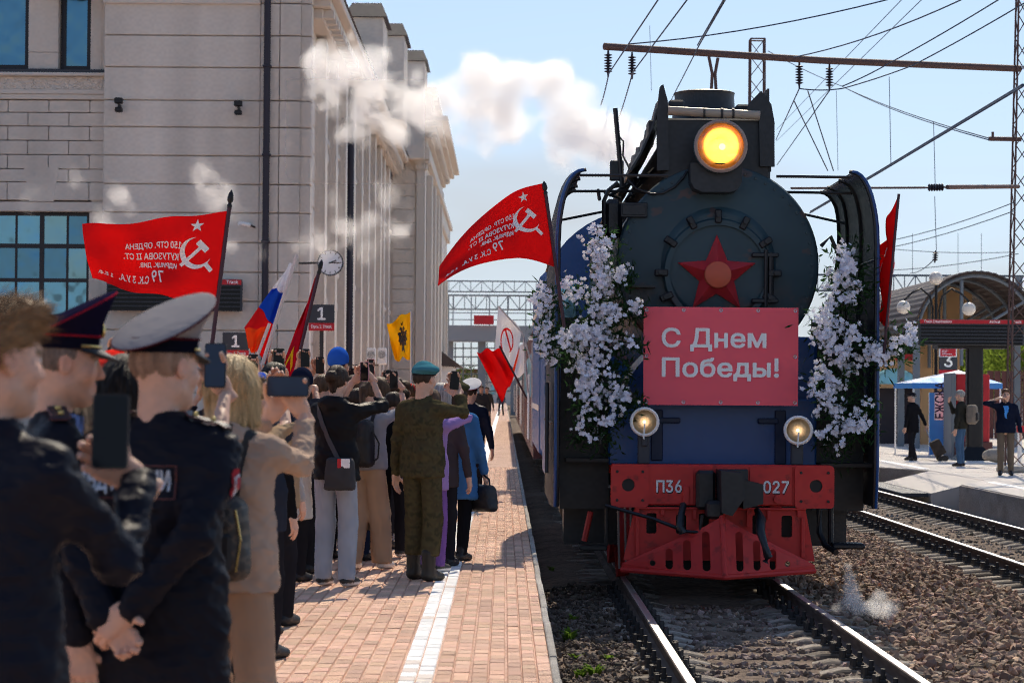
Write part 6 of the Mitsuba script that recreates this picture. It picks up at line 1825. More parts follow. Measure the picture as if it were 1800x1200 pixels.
def rings_mesh(rings, n=40, close=True):
    """rings: list of functions angle -> (x, y, z)"""
    a = np.linspace(0, 2 * np.pi, n, endpoint=False)
    V = np.concatenate([np.stack(r(a), -1) for r in rings])
    F = []
    for i in range(len(rings) - 1):
        for j in range(n):
            p, q = i * n + j, i * n + (j + 1) % n
            F += [(p, q, q + n), (p, q + n, p + n)]
    if close:
        k = len(V); V = np.vstack([V, V[-n:].mean(0)]); b = (len(rings) - 1) * n
        F += [(b + j, b + (j + 1) % n, k) for j in range(n)]
    return trimesh.Trimesh(V, F, process=False)


def cap_parts(kind):
    """[(name, mesh, material key, colour slot)] in head coordinates"""
    E = lambda rx, ry, z, oy=-.008, tilt=0.0, tz=0.0: (lambda a: (rx * np.cos(a), oy + ry * np.sin(a), z + tilt * ry * np.sin(a) + tz + 0 * a))
    out = []
    if kind in ('peaked', 'peaked_side'):
        out.append(('hat_band', rings_mesh([E(.086, .106, .040), E(.088, .108, .075), E(.089, .109, .082)], 44, False), 1))
        out.append(('hat_piping', cat([tube(np.stack(E(.091, .111, .079)(np.linspace(0, 2 * np.pi, 45)), -1), .0035, 6, False), tube(np.stack(E(.145, .150, .128, -.008, .56)(np.linspace(0, 2 * np.pi, 45)), -1), .0028, 6, False)]), 2))
        out.append(('hat_crown', rings_mesh([E(.087, .107, .080), E(.105, .120, .098, -.008, .26), E(.137, .143, .120, -.008, .50), E(.146, .151, .128, -.008, .56), E(.143, .148, .134, -.008, .565), E(.120, .125, .142, -.006, .55), E(.07, .075, .147, -.005, .53), E(.02, .02, .148, -.005, .5)], 44), 0))
        an = np.linspace(.12 * np.pi, .88 * np.pi, 19)
        P = np.stack([np.stack([(.088 + .0 * t) * np.cos(an), -.008 + (.107 + .062 * t * np.sin(an) ** .8) * np.sin(an), .046 - .034 * t * np.sin(an) + 0 * an], -1) for t in np.linspace(0, 1, 5)])
        out.append(('hat_visor', sheet(P, .004), 3))
        out.append(('hat_cord', tube(np.stack([.0895 * np.cos(an), -.006 + .110 * np.sin(an), .050 + 0 * an], -1), .0045, 6), 4))
        bd = trimesh.creation.icosphere(2, .016); bd.apply_scale((1, .5, 1.3)); bd.apply_translation((0, .108, .098))
        out.append(('hat_badge', bd, 4))
    if kind == 'beret':
        F = Field((-.16, -.17, .02), (.16, .15, .18), .005)
        F.ell((.012, -.010, .080), (.098, .118, .045), .02).ell((.045, -.015, .085), (.065, .09, .032), .03)
        F.cone((0, -.008, .045), (0, -.008, .065), .09, .092, .01, (1, 1.2, 1)).cut((0, 0, -1), -.042)
        out.append(('hat', relax(F.mesh(), 2), 0))
        out.append(('hat_band', rings_mesh([E(.087, .107, .036), E(.090, .110, .040), E(.090, .110, .052), E(.087, .107, .056)], 36, False), 3))
    if kind == 'ball':
        F = Field((-.11, -.13, .0), (.11, .13, .16), .0055)
        F.ell((0, -.010, .036), (.084, .106, .098), .01).cut((0, .12, -1), -.028)
        out.append(('hat', relax(F.mesh(), 1), 0))
        an = np.linspace(.14 * np.pi, .86 * np.pi, 15)
        P = np.stack([np.stack([.082 * np.cos(an), -.008 + (.100 + .075 * t * np.sin(an) ** .5) * np.sin(an), .044 - .012 * t - .01 * np.cos(an) ** 2 + 0 * an], -1) for t in np.linspace(0, 1, 4)])
        out.append(('hat_brim', sheet(P, .004), 0))
    if kind == 'beanie':
        F = Field((-.12, -.14, -.03), (.12, .14, .2), .006)
        F.ell((0, -.012, .046), (.092, .112, .108), .01).cone((0, -.012, .02), (0, -.012, .045), .094, .094, .01, (1, 1.2, 1)).cut((0, .25, -1), -.002)
        out.append(('hat', relax(F.mesh(), 1), 0))
    return out


CAPS = {k: cap_parts(k) for k in ('peaked', 'beret', 'ball', 'beanie')}


def ik(S, Tg, a, b, pole):
    S, Tg = np.asarray(S, float), np.asarray(Tg, float)
    d = Tg - S; L_ = np.linalg.norm(d)
    if L_ > (a + b) * .995: Tg = S + d / L_ * (a + b) * .995; d = Tg - S; L_ = np.linalg.norm(d)
    u = d / L_
    x = (a * a - b * b + L_ * L_) / (2 * L_)
    hgt = math.sqrt(max(a * a - x * x, 1e-6))
    p = np.asarray(pole, float); p = p - u * (p @ u); p /= np.linalg.norm(p) + 1e-9
    return S + u * x + p * hgt, Tg


SKIN = A3(.60, .36, .26)


class Person: pass


def person(label, x, y, yaw=0, H=1.72, z0=0.0, coat=(.02, .02, .03), hem=.78, bulk=1.0, legs=(.02, .02, .025), wide=1.0, shoes=(.015, .015, .018), hair=('short', (.05, .035, .025)),
           hat=None, rh=None, lh=None, rhand=('relax', None, None), lhand=('relax', None, None), rpole=None, lpole=None, head=(0, 0), lean=0.0, skin=1.0, group=None, stance=.0, cuff=0.0,
           coat_fn=None, leg_fn=None, coat_mat='mat_cloth', collar=1.0, skirt=0.0, stubble=.3, folds=1.0, boots=False, hood=False, crowd=False, res=None, bald=False):
    key = thing('person', label, 'person', group)
    P = Person(); P.key = key; P.yaw = yaw
    s = H / 1.75
    h = res or float(np.clip(y * .00095, .0075, .024))
    hk, dk = (.004, .0034) if y < 10 else (.0075, .006)
    A = rotz(math.radians(yaw), (x, y, z0)); P.A = A
    W = lambda m: xf(m, A)
    ln = lambda z: lean * max(0, z - .9)          # forward lean of the trunk
    sw = .178 * (.92 + .08 * bulk)
    J = {}
    for sd, g in ((-1, 'l'), (1, 'r')):
        J['sh' + g] = A3(sd * sw, ln(1.4) - .01, 1.415)
        tgt = rh if sd > 0 else lh
        pole = (rpole if sd > 0 else lpole)
        if tgt is None: tgt = (sd * (.26 + .03 * bulk), .03 + ln(.9), .84)
        else: tgt = np.asarray(tgt, float) / s
        if pole is None: pole = (sd * .55, -.35, -1)
        J['el' + g], J['wr' + g] = ik(J['sh' + g], tgt, .295, .265, pole)
        J['hip' + g] = A3(sd * .092, 0, .92)
        J['kn' + g] = A3(sd * .10, .03 + sd * stance * .35, .50)
        J['an' + g] = A3(sd * .105, sd * stance, .095)
    hc = A3(0, .02 + ln(1.63) , 1.632)
    P.J, P.s, P.hc = J, s, hc
    # --- body: coarse trunk and limbs inside the clothes, fine head and hands
    bh = .024
    F = Field((-.75, -.55, .0), (.75, .75, 1.62), bh)
    F.cone((0, 0, .95), (0, ln(1.25), 1.25), .125, .135, .03, (1, .7, 1)).cone((-.10, ln(1.4), 1.36), (.10, ln(1.4), 1.36), .042, .042, .03).cone((0, ln(1.4) - .005, 1.38), (0, ln(1.5), 1.5), .055, .05, .03)
    for g in 'lr':
        F.cone(J['sh' + g] * .8 + J['el' + g] * .2 - A3(0, 0, .02), J['el' + g], .034, .032, .02).cone(J['el' + g], J['wr' + g], .036, .026, .02)
        F.cone(J['hip' + g], J['kn' + g], .075, .05, .03).cone(J['kn' + g], J['an' + g], .048, .032, .02)
    bm = F.mesh()
    sk = SKIN * skin
    hm, hw = HEAD[hk]
    Rh = rotz(math.radians(head[0]))
    c_, s_ = math.cos(math.radians(head[1])), math.sin(math.radians(head[1]))
    Rp = np.eye(4); Rp[1:3, 1:3] = [[c_, -s_], [s_, c_]]
    HM = np.eye(4); HM[:3, 3] = hc; HM = HM @ Rh @ Rp
    P.HM = HM
    ms, cs = [bm, xf(hm, HM)], [np.tile(sk, (len(bm.vertices), 1)), head_colors(hw, sk, np.asarray(hair[1] if hair else (.05, .04, .03)) * .8, stubble)]
    P.hand = {}
    for sd, g, hd in ((-1, 'l', lhand), (1, 'r', rhand)):
        t, fd, pn = hd
        fa = J['wr' + g] - J['el' + g]; fa /= np.linalg.norm(fa)
        fd = fa if fd is None else np.asarray(fd, float) / np.linalg.norm(fd)
        pn = (A3(-sd, 0, 0) if abs(fa[2]) > .5 and tgt is not None else A3(0, -1, 0)) if pn is None else np.asarray(pn, float)
        pn = pn - fd * (pn @ fd); pn /= np.linalg.norm(pn)
        m, w = HANDS[(t, dk)]
        m = m.copy()
        if sd > 0:
            m.vertices[:, 0] *= -1; m = trimesh.Trimesh(m.vertices, m.faces[:, ::-1], process=False)
        Mx = frame(J['wr' + g] + fd * .012, np.cross(pn, fd), pn, fd)
        ms.append(xf(m, Mx)); cs.append(sk[None] * (1 - .0 * w[:, None]) * (A3(1, 1, 1) - w[:, None] * A3(.02, .16, .18)))
        P.hand[g] = (J['wr' + g], fd, pn, np.cross(fd, pn) if sd > 0 else np.cross(pn, fd))
    body = cat([trimesh.Trimesh(np.asarray(m.vertices) * s, m.faces, process=False) for m in ms])
    part(key, 'body', W(body), 'mat_skin', True, np.clip(np.vstack(cs), 0, 1))
    # --- coat
    lo = np.min([J[k] for k in J if k[:2] in ('sh', 'el', 'wr')] + [A3(-.3, -.24, hem)], 0) - .14
    hi = np.max([J[k] for k in J if k[:2] in ('sh', 'el', 'wr')] + [A3(.3, .3, 1.52)], 0) + .14
    lo[2] = min(lo[2], hem - .03)
    F = Field(lo, hi, h)
    b = bulk
    wq = .150 + .02 * b
    F.cone((0, .0, 1.02), (0, ln(1.24), 1.24), wq * .98, (.168 + .012 * b), .05, (1, .66 + .06 * b, 1))
    F.cone((-.115, ln(1.4) - .012, 1.375), (.115, ln(1.4) - .012, 1.375), .082, .082, .06, (1, .95, .8))
    F.cone((-.06, ln(1.3) - .03, 1.30), (.06, ln(1.3) - .03, 1.30), .11, .11, .05, (1, .8, 1))
    for sd in (-1, 1): F.cone((0, ln(1.45) - .01, 1.465), (sd * .15, ln(1.4) - .015, 1.42), .052, .045, .04)
    if hem < 1.0: F.cone((0, 0, 1.02), (0, .0, hem - .02), wq, wq * (1.04 + .12 * (hem < .65)) + skirt, .04, (1.13, .86, 1))
    ar = .058 * (.82 + .22 * b)
    for g in 'lr':
        F.cone(J['sh' + g] + A3(0, 0, -.022), J['el' + g], ar * 1.0, ar * .90, .04)
        e = J['wr' + g] + (J['el' + g] - J['wr' + g]) * (.02 + cuff)
        F.cone(J['el' + g], e, ar * .92, ar * .72, .015)
    if collar: F.cone((0, ln(1.45), 1.43), (0, ln(1.5) + .012, 1.43 + .062 * collar), .080, .068, .03, (1, 1, 1))
    if hood: F.ell((0, ln(1.4) - .085, 1.45), (.125, .075, .075), .03)
    F.cut((0, 0, -1), -hem).cut((0, 0, 1), 1.515)
    F.cone((0, ln(1.45) + .01, 1.44), (0, ln(1.5) + .02, 1.62), .058, .062, .0, sub=True)
    for g in 'lr':
        d = J['wr' + g] - J['el' + g]; d /= np.linalg.norm(d)
    m = relax(F.mesh(), 1, .4)
    v = np.asarray(m.vertices); n = vnormals(m)
    amp = .011 * folds * (1 + .2 * b)
    q = v * A3(7, 7, 9)
    f1 = meshkit.fbm(q + y * 3.1, 3, 3) - .5
    rg = np.abs(meshkit.fbm(v * A3(9, 9, 15) + y, 2, 8) - .5)
    el = np.min([np.linalg.norm(v - J['el' + g], axis=1) for g in 'lr'], 0)
    r2 = np.abs(meshkit.fbm(v * A3(17, 17, 34) + y * .7, 2, 21) - .5) + np.abs(meshkit.fbm((v + v[:, [2, 0, 1]] * .6) * A3(14, 14, 20) + y, 2, 31) - .5)
    v = v + n * (amp * (f1 * 1.6 - .75 * r2 - rg * (1.1 + 1.6 * np.exp(-(el / .13) ** 2))))[:, None]
    cm = trimesh.Trimesh(v * s, m.faces, process=False)
    P.coat = cm
    col = coat_fn(v) if coat_fn else tint(cm, coat, .16, 5, int(y * 10) % 97)
    part(key, 'coat', W(cm), coat_mat, True, np.clip(col, 0, 1))
    # --- trousers, shoes
    F = Field((-.34, -.36, .02), (.34, .4, 1.06), h * 1.1)
    F.cone((-.06, 0, .95), (.06, 0, .95), .105, .105, .05, (1, .9, 1))
    for g in 'lr':
        F.cone(J['hip' + g] + A3(0, -.01, -.02), J['kn' + g], .088, .070 * wide, .03)
        F.cone(J['kn' + g], J['an' + g] + A3(0, -.01, -.03), .072 * wide, .058 * wide ** 1.5, .02)
    F.cut((0, 0, -1), -(.055 if not boots else .20)).cut((0, 0, 1), 1.03)
    m = relax(F.mesh(), 1, .4)
    v = np.asarray(m.vertices); n = vnormals(m)
    rg = np.abs(meshkit.fbm(v * A3(9, 9, 13) + y * 1.7, 2, 5) - .5)
    kn = np.exp(-((v[:, 2] - .48) / .12) ** 2) + 1.5 * np.exp(-((v[:, 2] - .12) / .10) ** 2)
    v = v + n * (.012 * (meshkit.fbm(v * A3(8, 8, 4) + y, 3, 2) - .5) - .014 * rg * (.5 + kn))[:, None]
    tm = trimesh.Trimesh(v * s, m.faces, process=False)
    part(key, 'trousers', W(tm), 'mat_cloth', True, np.clip(leg_fn(v) if leg_fn else tint(tm, legs, .14, 6, 3), 0, 1))
    for g in 'lr':
        a = J['an' + g]
        F = Field(a + A3(-.09, -.13, -.11), a + A3(.09, .24, .19), min(h, .012))
        sd = -1 if g == 'l' else 1
        F.cone(a + A3(0, -.035, -.052), a + A3(sd * .012, .135, -.062), .040, .040, .02, (1, 1, .9)).cone(a + A3(0, -.01, -.03), a + A3(0, -.01, .13 if boots else .03), .047 if not boots else .056, .045 if not boots else .060, .03).cone(a + A3(0, .03, -.02), a + A3(0, .09, -.045), .036, .030, .03)
        F.cut((0, 0, -1), -.002)
        m = F.mesh()
        v = np.asarray(m.vertices) * s
        c = np.tile(np.asarray(shoes, float)[:3], (len(v), 1))
        if len(shoes) > 3: c[v[:, 2] < .028] = .62
        part(key, 'shoe', W(trimesh.Trimesh(v, m.faces, process=False)), 'mat_vc_semi', True, c)
    # --- hair and hat
    if hair and not bald:
        m, st = hair_mesh(hair[0], .0055 if y < 10 else .009, int(y * 7))
        v = (np.c_[np.asarray(m.vertices), np.ones(len(m.vertices))] @ HM.T)[:, :3] * s
        part(key, 'hair', W(trimesh.Trimesh(v, m.faces, process=False)), 'mat_hair', True, np.clip(np.asarray(hair[1])[None] * (1 + 1.5 * st[:, None]), 0, 1))
        if y < 10:
            hm_ = trimesh.Trimesh(v, m.faces, process=False); nn = vnormals(hm_)
            hr = np.random.default_rng(int(y * 100))
            top = v[:, 2].max()
            ok = np.nonzero(nn[:, 2] > (-.2 if hair[0] in ('bob', 'long') else -.6))[0]
            i_ = hr.choice(ok, 2600)
            dn = A3(0, -.15, -1) if hair[0] in ('bob', 'long') else A3(0, -.3, -.55)
            if hair[0] == 'quiff': dn = A3(.25, .5, .1)
            t0 = dn - nn[i_] * (nn[i_] @ dn)[:, None] + hr.normal(0, .10 if hair[0] in ('bob', 'long') else .22, (len(i_), 3))
            t0 /= np.linalg.norm(t0, axis=1, keepdims=True) + 1e-9
            L_ = hr.uniform(.4, 1.0, (len(i_), 1)) * {'bob': .075, 'long': .09, 'quiff': .05, 'short': .028, 'crop': .010}.get(hair[0], .03)
            sd_ = np.cross(t0, nn[i_]); w_s = .0011
            lift = nn[i_] * L_ * (.03 if hair[0] in ('bob', 'long') else .22) + hr.normal(0, .06, (len(i_), 3)) * L_
            p0_ = v[i_] - nn[i_] * .002
            p1_ = p0_ + t0 * L_ * .5 + lift * .8
            p2_ = p0_ + t0 * L_ + lift * .9 + A3(0, 0, -.08) * L_
            Vs = np.stack([p0_ - sd_ * w_s, p0_ + sd_ * w_s, p1_ - sd_ * w_s, p1_ + sd_ * w_s, p2_], 1).reshape(-1, 3)
            b_i = np.arange(len(i_))[:, None] * 5
            Fs = np.concatenate([b_i + A3(0, 1, 3).astype(int), b_i + A3(0, 3, 2).astype(int), b_i + A3(2, 3, 4).astype(int)])
            cs_ = np.repeat(np.asarray(hair[1])[None] * hr.uniform(.6, 1.7, (len(i_), 1)), 5, 0)
            part(key, 'hair_strands', W(trimesh.Trimesh(Vs, Fs, process=False)), 'mat_hair', False, np.clip(cs_, 0, 1), kind='stuff')
    if hat:
        kind, cols = hat[0], hat[1]
        for nm, m, slot in CAPS[kind]:
            v = (np.c_[np.asarray(m.vertices), np.ones(len(m.vertices))] @ HM.T)[:, :3] * s
            c = cols[min(slot, len(cols) - 1)]
            mm = trimesh.Trimesh(v, m.faces, process=False)
            if nm == 'hat_cord' or nm == 'hat_badge': part(key, nm, W(mm), 'mat_brass', True)
            else: part(key, nm, W(mm), 'mat_vc_semi' if nm == 'hat_visor' else 'mat_cloth', 40 if False else True, tint(mm, c, .10, 9))
    return P


def to_world(P, p): return (np.r_[np.asarray(p, float) * P.s, 1] @ P.A.T)[:3]


def vec_world(P, v): return np.asarray(v, float) @ P.A[:3, :3].T


def phone(P, g, label, size=(.074, .152, .009), case=(.012, .012, .014), up=(0, 0, 1), off=(0, 0, 0), screen=None, land=False):
    """a phone lying in the hand g, its screen towards the holder"""
    w, fd, pn, th = P.hand[g]
    c = w + fd * .075 + pn * .036 + th * .02 + np.asarray(off, float)
    upv = np.asarray(up, float); nrm = -np.asarray(pn, float)
    back = -nrm                                     # screen side looks along pn (towards the holder)
    upv = upv - back * (upv @ back); upv /= np.linalg.norm(upv)
    xw = np.cross(upv, back)
    M = P.A @ frame(c * P.s, xw, upv, back)
    w_, h_, t_ = size
    if land: w_, h_ = h_, w_
    k = thing('mobile_phone', label, 'phone')
    sh = sbox(-w_ / 2 + .010, -h_ / 2 + .010, w_ / 2 - .010, h_ / 2 - .010).buffer(.010, 5)
    m = trimesh.creation.extrude_polygon(sh, t_, engine='earcut'); m.apply_translation((0, 0, -t_ / 2))
    part(k, 'case', xf(m, M), 'mat_vc_semi', False, np.tile(np.asarray(case, float), (len(m.vertices), 1)))
    s2 = trimesh.creation.extrude_polygon(sh.buffer(-.004), .0008, engine='earcut'); s2.apply_translation((0, 0, t_ / 2))
    part(k, 'screen', xf(s2, M), screen or 'mat_black_gloss')
    cam_ = cat([trimesh.creation.cylinder(.006, .002, sections=10, transform=trimesh.transformations.translation_matrix((w_ / 2 - .016, h_ / 2 - .018 - .016 * i, -t_ / 2 - .001))) for i in range(2)])
    part(k, 'camera_lens', xf(cam_, M), 'mat_steel')
    return k, M


def snap(P, pts_, off=.01):
    """local points laid onto the coat's surface"""
    t = cKDTree(P.coat.vertices); n = vnormals(P.coat)
    d, i = t.query(np.asarray(pts_, float) * P.s)
    return P.coat.vertices[i] + n[i] * off, n[i]


def strap(P, holder, pts_, width, mat_, dense=24, off=.008, name='strap'):
    p = np.asarray(pts_, float)
    u = np.linspace(0, len(p) - 1, dense)
    q = np.stack([np.interp(u, np.arange(len(p)), p[:, k]) for k in range(3)], 1)
    S, N = snap(P, q, off)
    for _ in range(3): S[1:-1] = (S[:-2] + 2 * S[1:-1] + S[2:]) / 4
    t = np.gradient(S, axis=0); t /= np.linalg.norm(t, axis=1, keepdims=True) + 1e-9
    side = np.cross(t, N); side /= np.linalg.norm(side, axis=1, keepdims=True) + 1e-9
    G = np.stack([S + side * width * a for a in (-.5, .5)], 1)
    part(holder, name, xf(sheet(G, .004), P.A), mat_, 60)


def bag_mesh(w, d, h, taper=.85, r=.03, bulge=.02, res=.009):
    F = Field((-w / 2 - .03, -d / 2 - .04, -h / 2 - .03), (w / 2 + .03, d / 2 + .04, h / 2 + .03), res)

    def fn(X, Y, Z):
        k = taper + (1 - taper) * np.clip(.5 - Z / h, 0, 1)
        qx, qy, qz = np.abs(X) - (w / 2 * k - r), np.abs(Y) - (d / 2 - r) - bulge * np.clip(1 - (X / (w / 2)) ** 2, 0, 1) * np.clip(1 - (Z / (h / 2)) ** 2, 0, 1), np.abs(Z) - (h / 2 - r)
        return np.sqrt(np.maximum(qx, 0) ** 2 + np.maximum(qy, 0) ** 2 + np.maximum(qz, 0) ** 2) + np.minimum(np.maximum(np.maximum(qx, qy), qz), 0) - r
    F.op(fn, (-w, -d, -h), (w, d, h))
    return relax(F.mesh(), 2)


def printed(P, mesh, off=.006):
    """flat lettering (x right, y up, seen from behind the person) laid on the coat's back"""
    v, f = trimesh.remesh.subdivide_to_size(mesh.vertices, mesh.faces, .02, max_iter=8)
    cv = P.coat.vertices; n = vnormals(P.coat)
    bk = n[:, 1] < -.25
    t = cKDTree(cv[bk][:, [0, 2]])
    d, i = t.query(v[:, :2], k=6)
    w = 1 / (d + .004); w /= w.sum(1, keepdims=True)
    yb = (cv[bk][:, 1][i] * w).sum(1)
    th = np.where(v[:, 2] > v[:, 2].mean(), off, -.004)
    return xf(trimesh.Trimesh(np.stack([v[:, 0], yb - th, v[:, 1]], 1), f, process=False), P.A)


mat('strap_black', (.012, .012, .014), .6)
mat('strap_grey', (.06, .06, .065), .7)
mat('screen_on', C(40, 52, 74), .1, spec=.3)
ATX = lambda px, y: (px - 887) / FPX * y
HT = lambda py, y, z0=0.0: 1.5 + (690 - py) / FPX * y - z0
NAVY = (.011, .0115, .018)
HOLD_R = ('hold', (-.8, 0, .55), (0, -1, 0))
HOLD_L = ('hold', (.8, 0, .55), (0, -1, 0))
# ---------------------------------------------------------------- the crowd
def put(px, top, y, z0=0.0):
    p = pix(px, top, y)
    return dict(x=float(p[0]), y=y, H=float(p[2] - z0), z0=z0)


def local(d, yaw, p):
    """world point -> the local frame of a person standing at d"""
    q = np.asarray(p, float) - A3(d['x'], d['y'], d['z0'])
    a = math.radians(-yaw)
    return A3(q[0] * math.cos(a) - q[1] * math.sin(a), q[0] * math.sin(a) + q[1] * math.cos(a), q[2])


def wdir(yaw, v):
    a = math.radians(-yaw); v = np.asarray(v, float)
    return A3(v[0] * math.cos(a) - v[1] * math.sin(a), v[0] * math.sin(a) + v[1] * math.cos(a), v[2])


BLK, BRN, DBR, GRY, BLD = (.012, .010, .010), (.085, .050, .030), (.035, .022, .016), (.30, .29, .28), (.36, .25, .13)


def camo(v):
    n = meshkit.fbm(v * 26, 3, 4)
    c = np.where((n > .54)[:, None], A3(.070, .056, .032), A3(.084, .072, .038))
    c = np.where((n < .40)[:, None], A3(.050, .046, .027), c)
    return c * (.85 + .3 * meshkit.fbm(v * 60, 2, 8))[:, None]


def denim(c):
    return lambda v: np.asarray(c)[None] * (.75 + .5 * meshkit.fbm(v * A3(9, 9, 5), 3, 2))[:, None]


def pouch(P, nm, label, c, w, d, h, yaw, bs, extra=None, col=None, taper=.85, r=.03):
    k = thing(nm, label, 'bag' if nm != 'backpack' else 'backpack')
    m = bag_mesh(w, d, h, taper, r)
    v = np.asarray(m.vertices)
    m.vertices = v + vnormals(m) * ((meshkit.fbm(v * 18, 3, 3) - .5) * .012)[:, None]
    M = P.A @ rotz(math.radians(yaw), np.asarray(c, float) * P.s) if P is not None else rotz(math.radians(yaw), c)
    cc = tint(m, col, .2, 14) if not callable(col) else col(np.asarray(m.vertices))
    part(k, 'body', xf(m, M), bs, True, np.clip(cc, 0, 1))
    return k, M


# --- foreground: young man filming at the left edge
d = put(26, 538, 4.72); d['x'] -= .05; yw = -30
ph = A3(-.885, 5.17, 1.40)
wr = A3(-.795, 4.98, 1.30)
P1 = person('young man with tousled brown hair at the left edge filming with a phone', **d, yaw=yw, coat=(.011, .012, .020), hem=.72, bulk=1.25, hair=('quiff', (.20, .115, .055)), collar=.7, coat_mat='mat_uniform', head=(-18, 0),
            rh=local(d, yw, wr), rpole=A3(.35, -.15, -1), rhand=('hold', wdir(yw, (-.85, .0, .45)), wdir(yw, (.05, -1, .1))), lhand=('relax', None, None), stubble=.15, folds=1.6)
k, M = phone(P1, 'r', 'black phone held up by the young man at the left edge', size=(.078, .162, .010), up=wdir(yw, (0, .12, 1)), off=wdir(yw, (.0, -.045, .06)))
# --- officer in profile with a dark blue peaked cap
d = put(101, 566, 6.35); yw = -72
P2 = person('police officer in dark uniform and navy peaked cap seen in profile', **d, yaw=yw, coat=NAVY, hem=.78, bulk=1.25, hair=('crop', (.16, .12, .10)), hat=('peaked', [(.012, .010, .030), (.008, .008, .018), (.30, .015, .03), (.010, .012, .018)]), collar=.55, coat_mat='mat_uniform', skin=1.02, stubble=.25, head=(2, -2))
C2 = P2.coat
F = Field((-.11, -.11, 1.40), (.11, .12, 1.53), .006)
F.cone((0, .0, 1.42), (0, .012, 1.492), .080, .071, .01).cut((0, .25, 1), 1.497).cone((0, .012, 1.4), (0, .02, 1.62), .064, .064, 0, sub=True)
m = F.mesh(); m.vertices = np.asarray(m.vertices) * P2.s
part(P2.key, 'shirt_collar', xf(m, P2.A), 'mat_cloth', True, np.tile(A3(.25, .36, .70), (len(m.vertices), 1)))


def epaulettes(P, col=(.012, .014, .026), stars=2):
    for sd in (-1, 1):
        S, N = snap(P, np.stack([np.linspace(sd * .075, sd * .185, 8), np.full(8, -.012), np.linspace(1.50, 1.44, 8)], 1), .010)
        G = np.stack([S + A3(0, a, 0) for a in (-.026, .026)], 1)
        e = part(P.key, 'shoulder_board', xf(sheet(G, .006), P.A), 'mat_vc_semi', True, np.tile(np.asarray(col), (len(sheet(G, .006).vertices), 1)))
        E_ = np.concatenate([G[:, 0], G[::-1, 1], G[:1, 0]])
        part(e, 'piping', xf(tube(E_ + A3(0, 0, .002), .0016, 5, False), P.A), 'mat_coach_red')
        for i in range(stars):
            q = S[2 + 3 * i] + A3(0, 0, .008)
            st_ = trimesh.creation.icosphere(1, .008); st_.apply_translation(q)
            part(e, 'star', xf(st_, P.A), 'mat_brass', True)


epaulettes(P2)


def arm_patch(P, sd, base=(.35, .02, .03)):
    a, b = P.J['shr' if sd > 0 else 'shl'], P.J['elr' if sd > 0 else 'ell']
    c = a + (b - a) * .48 + A3(sd * .09, .035, 0)
    t = np.linspace(0, 2 * np.pi, 24, endpoint=False)
    for nm, r, z, col in (('patch', 1.0, .004, base), ('patch_field', .74, .007, (.55, .55, .60)), ('patch_crest', .42, .010, (.40, .05, .06))):
        pts_ = np.stack([np.full(24, c[0]), c[1] + .042 * r * np.cos(t), c[2] + .056 * r * np.sin(t)], 1)
        S, N = snap(P, pts_, z)
        ctr = S.mean(0) + N.mean(0) * .004
        V = np.vstack([S, ctr]); F_ = [(i, (i + 1) % 24, 24) for i in range(24)]
        part(P.key, nm, xf(trimesh.Trimesh(V, F_, process=False), P.A), 'mat_vc', True, np.tile(np.asarray(col), (25, 1)))


arm_patch(P2, 1); arm_patch(P2, -1)
# --- officer with the white topped cap, hands clasped behind his back
d = put(300, 572, 6.2); d['x'] += -.02; yw = -14
P3 = person('police officer in navy uniform and white topped cap with hands clasped behind his back', **d, yaw=yw, coat=NAVY, hem=.72, bulk=1.55, hair=('crop', (.24, .15, .105)), hat=('peaked', [(.23, .22, .235), (.006, .007, .014), (.07, .01, .015), (.010, .012, .018)]), collar=.7, coat_mat='mat_uniform', head=(-24, 0), skin=1.02,
            lh=(-.075, -.215, .90), rh=(.015, -.225, .93), lpole=(-1, -.45, .1), rpole=(1, -.45, .1), lhand=('grip', (.75, -.05, -.62), (.15, -1, 0)), rhand=('grip', (-.80, -.05, -.55), (.1, 1, -.2)), folds=1.5)
epaulettes(P3); arm_patch(P3, 1)
bt = meshkit.text_mesh('МВД РОССИИ', .052, .004, True); b_ = bt.bounds
bt.apply_translation((-(b_[0][0] + b_[1][0]) / 2, -(b_[0][1] + b_[1][1]) / 2, 0)); bt.apply_scale((.275 / (b_[1][0] - b_[0][0]), 1, 1))
mat('print_pale', (.42, .50, .60), .6)
fr_ = sbox(-.155, -.045, .155, .045); fr_ = fr_.difference(fr_.buffer(-.003))
for nm, m_, bs_ in (('back_lettering', bt, 'mat_print_pale'), ('back_patch_border', trimesh.creation.extrude_polygon(fr_, .004, engine='earcut'), 'mat_coach_red')):
    NOSPLIT.add(nm)
    m_.apply_translation((-.065, 1.255, 0)); part(P3.key, nm, printed(P3, m_), bs_)
# --- dark haired woman and her raised phone
d = put(222, 628, 7.4); yw = -12
wr = A3(-.955, 7.78, 1.50)
P4 = person('woman with long black hair between the two police officers', **d, yaw=yw, coat=(.012, .012, .014), hem=.7, hair=('long', BLK), rh=local(d, yw, wr), rhand=('hold', wdir(yw, (-.6, .1, .75)), wdir(yw, (0, -1, 0))))
phone(P4, 'r', 'phone with a glossy screen raised beside the white topped cap', screen='mat_screen_on', up=wdir(yw, (0, 0, 1)), off=(.0, 0, .02))
# --- man in a red beret further back
d = put(196, 630, 9.2); yw = -30
P5 = person('person in a bright red beret behind the black haired woman', **d, yaw=yw, coat=(.05, .05, .06), hair=('short', BRN), hat=('beret', [(.75, .03, .02), 0, 0, (.3, .02, .02)]))
d = put(150, 640, 9.9); yw = -60
P5b = person('man with brown hair looking right just beyond the navy peaked cap', **d, yaw=yw, coat=(.012, .013, .02), hair=('short', BRN), head=(0, 0))
d = put(122, 706, 7.3); d['H'] = 1.50
person('short fair haired person with a yellow hair clip low between the officers', **d, yaw=-20, coat=(.02, .02, .03), hair=('bob', (.32, .22, .13)))
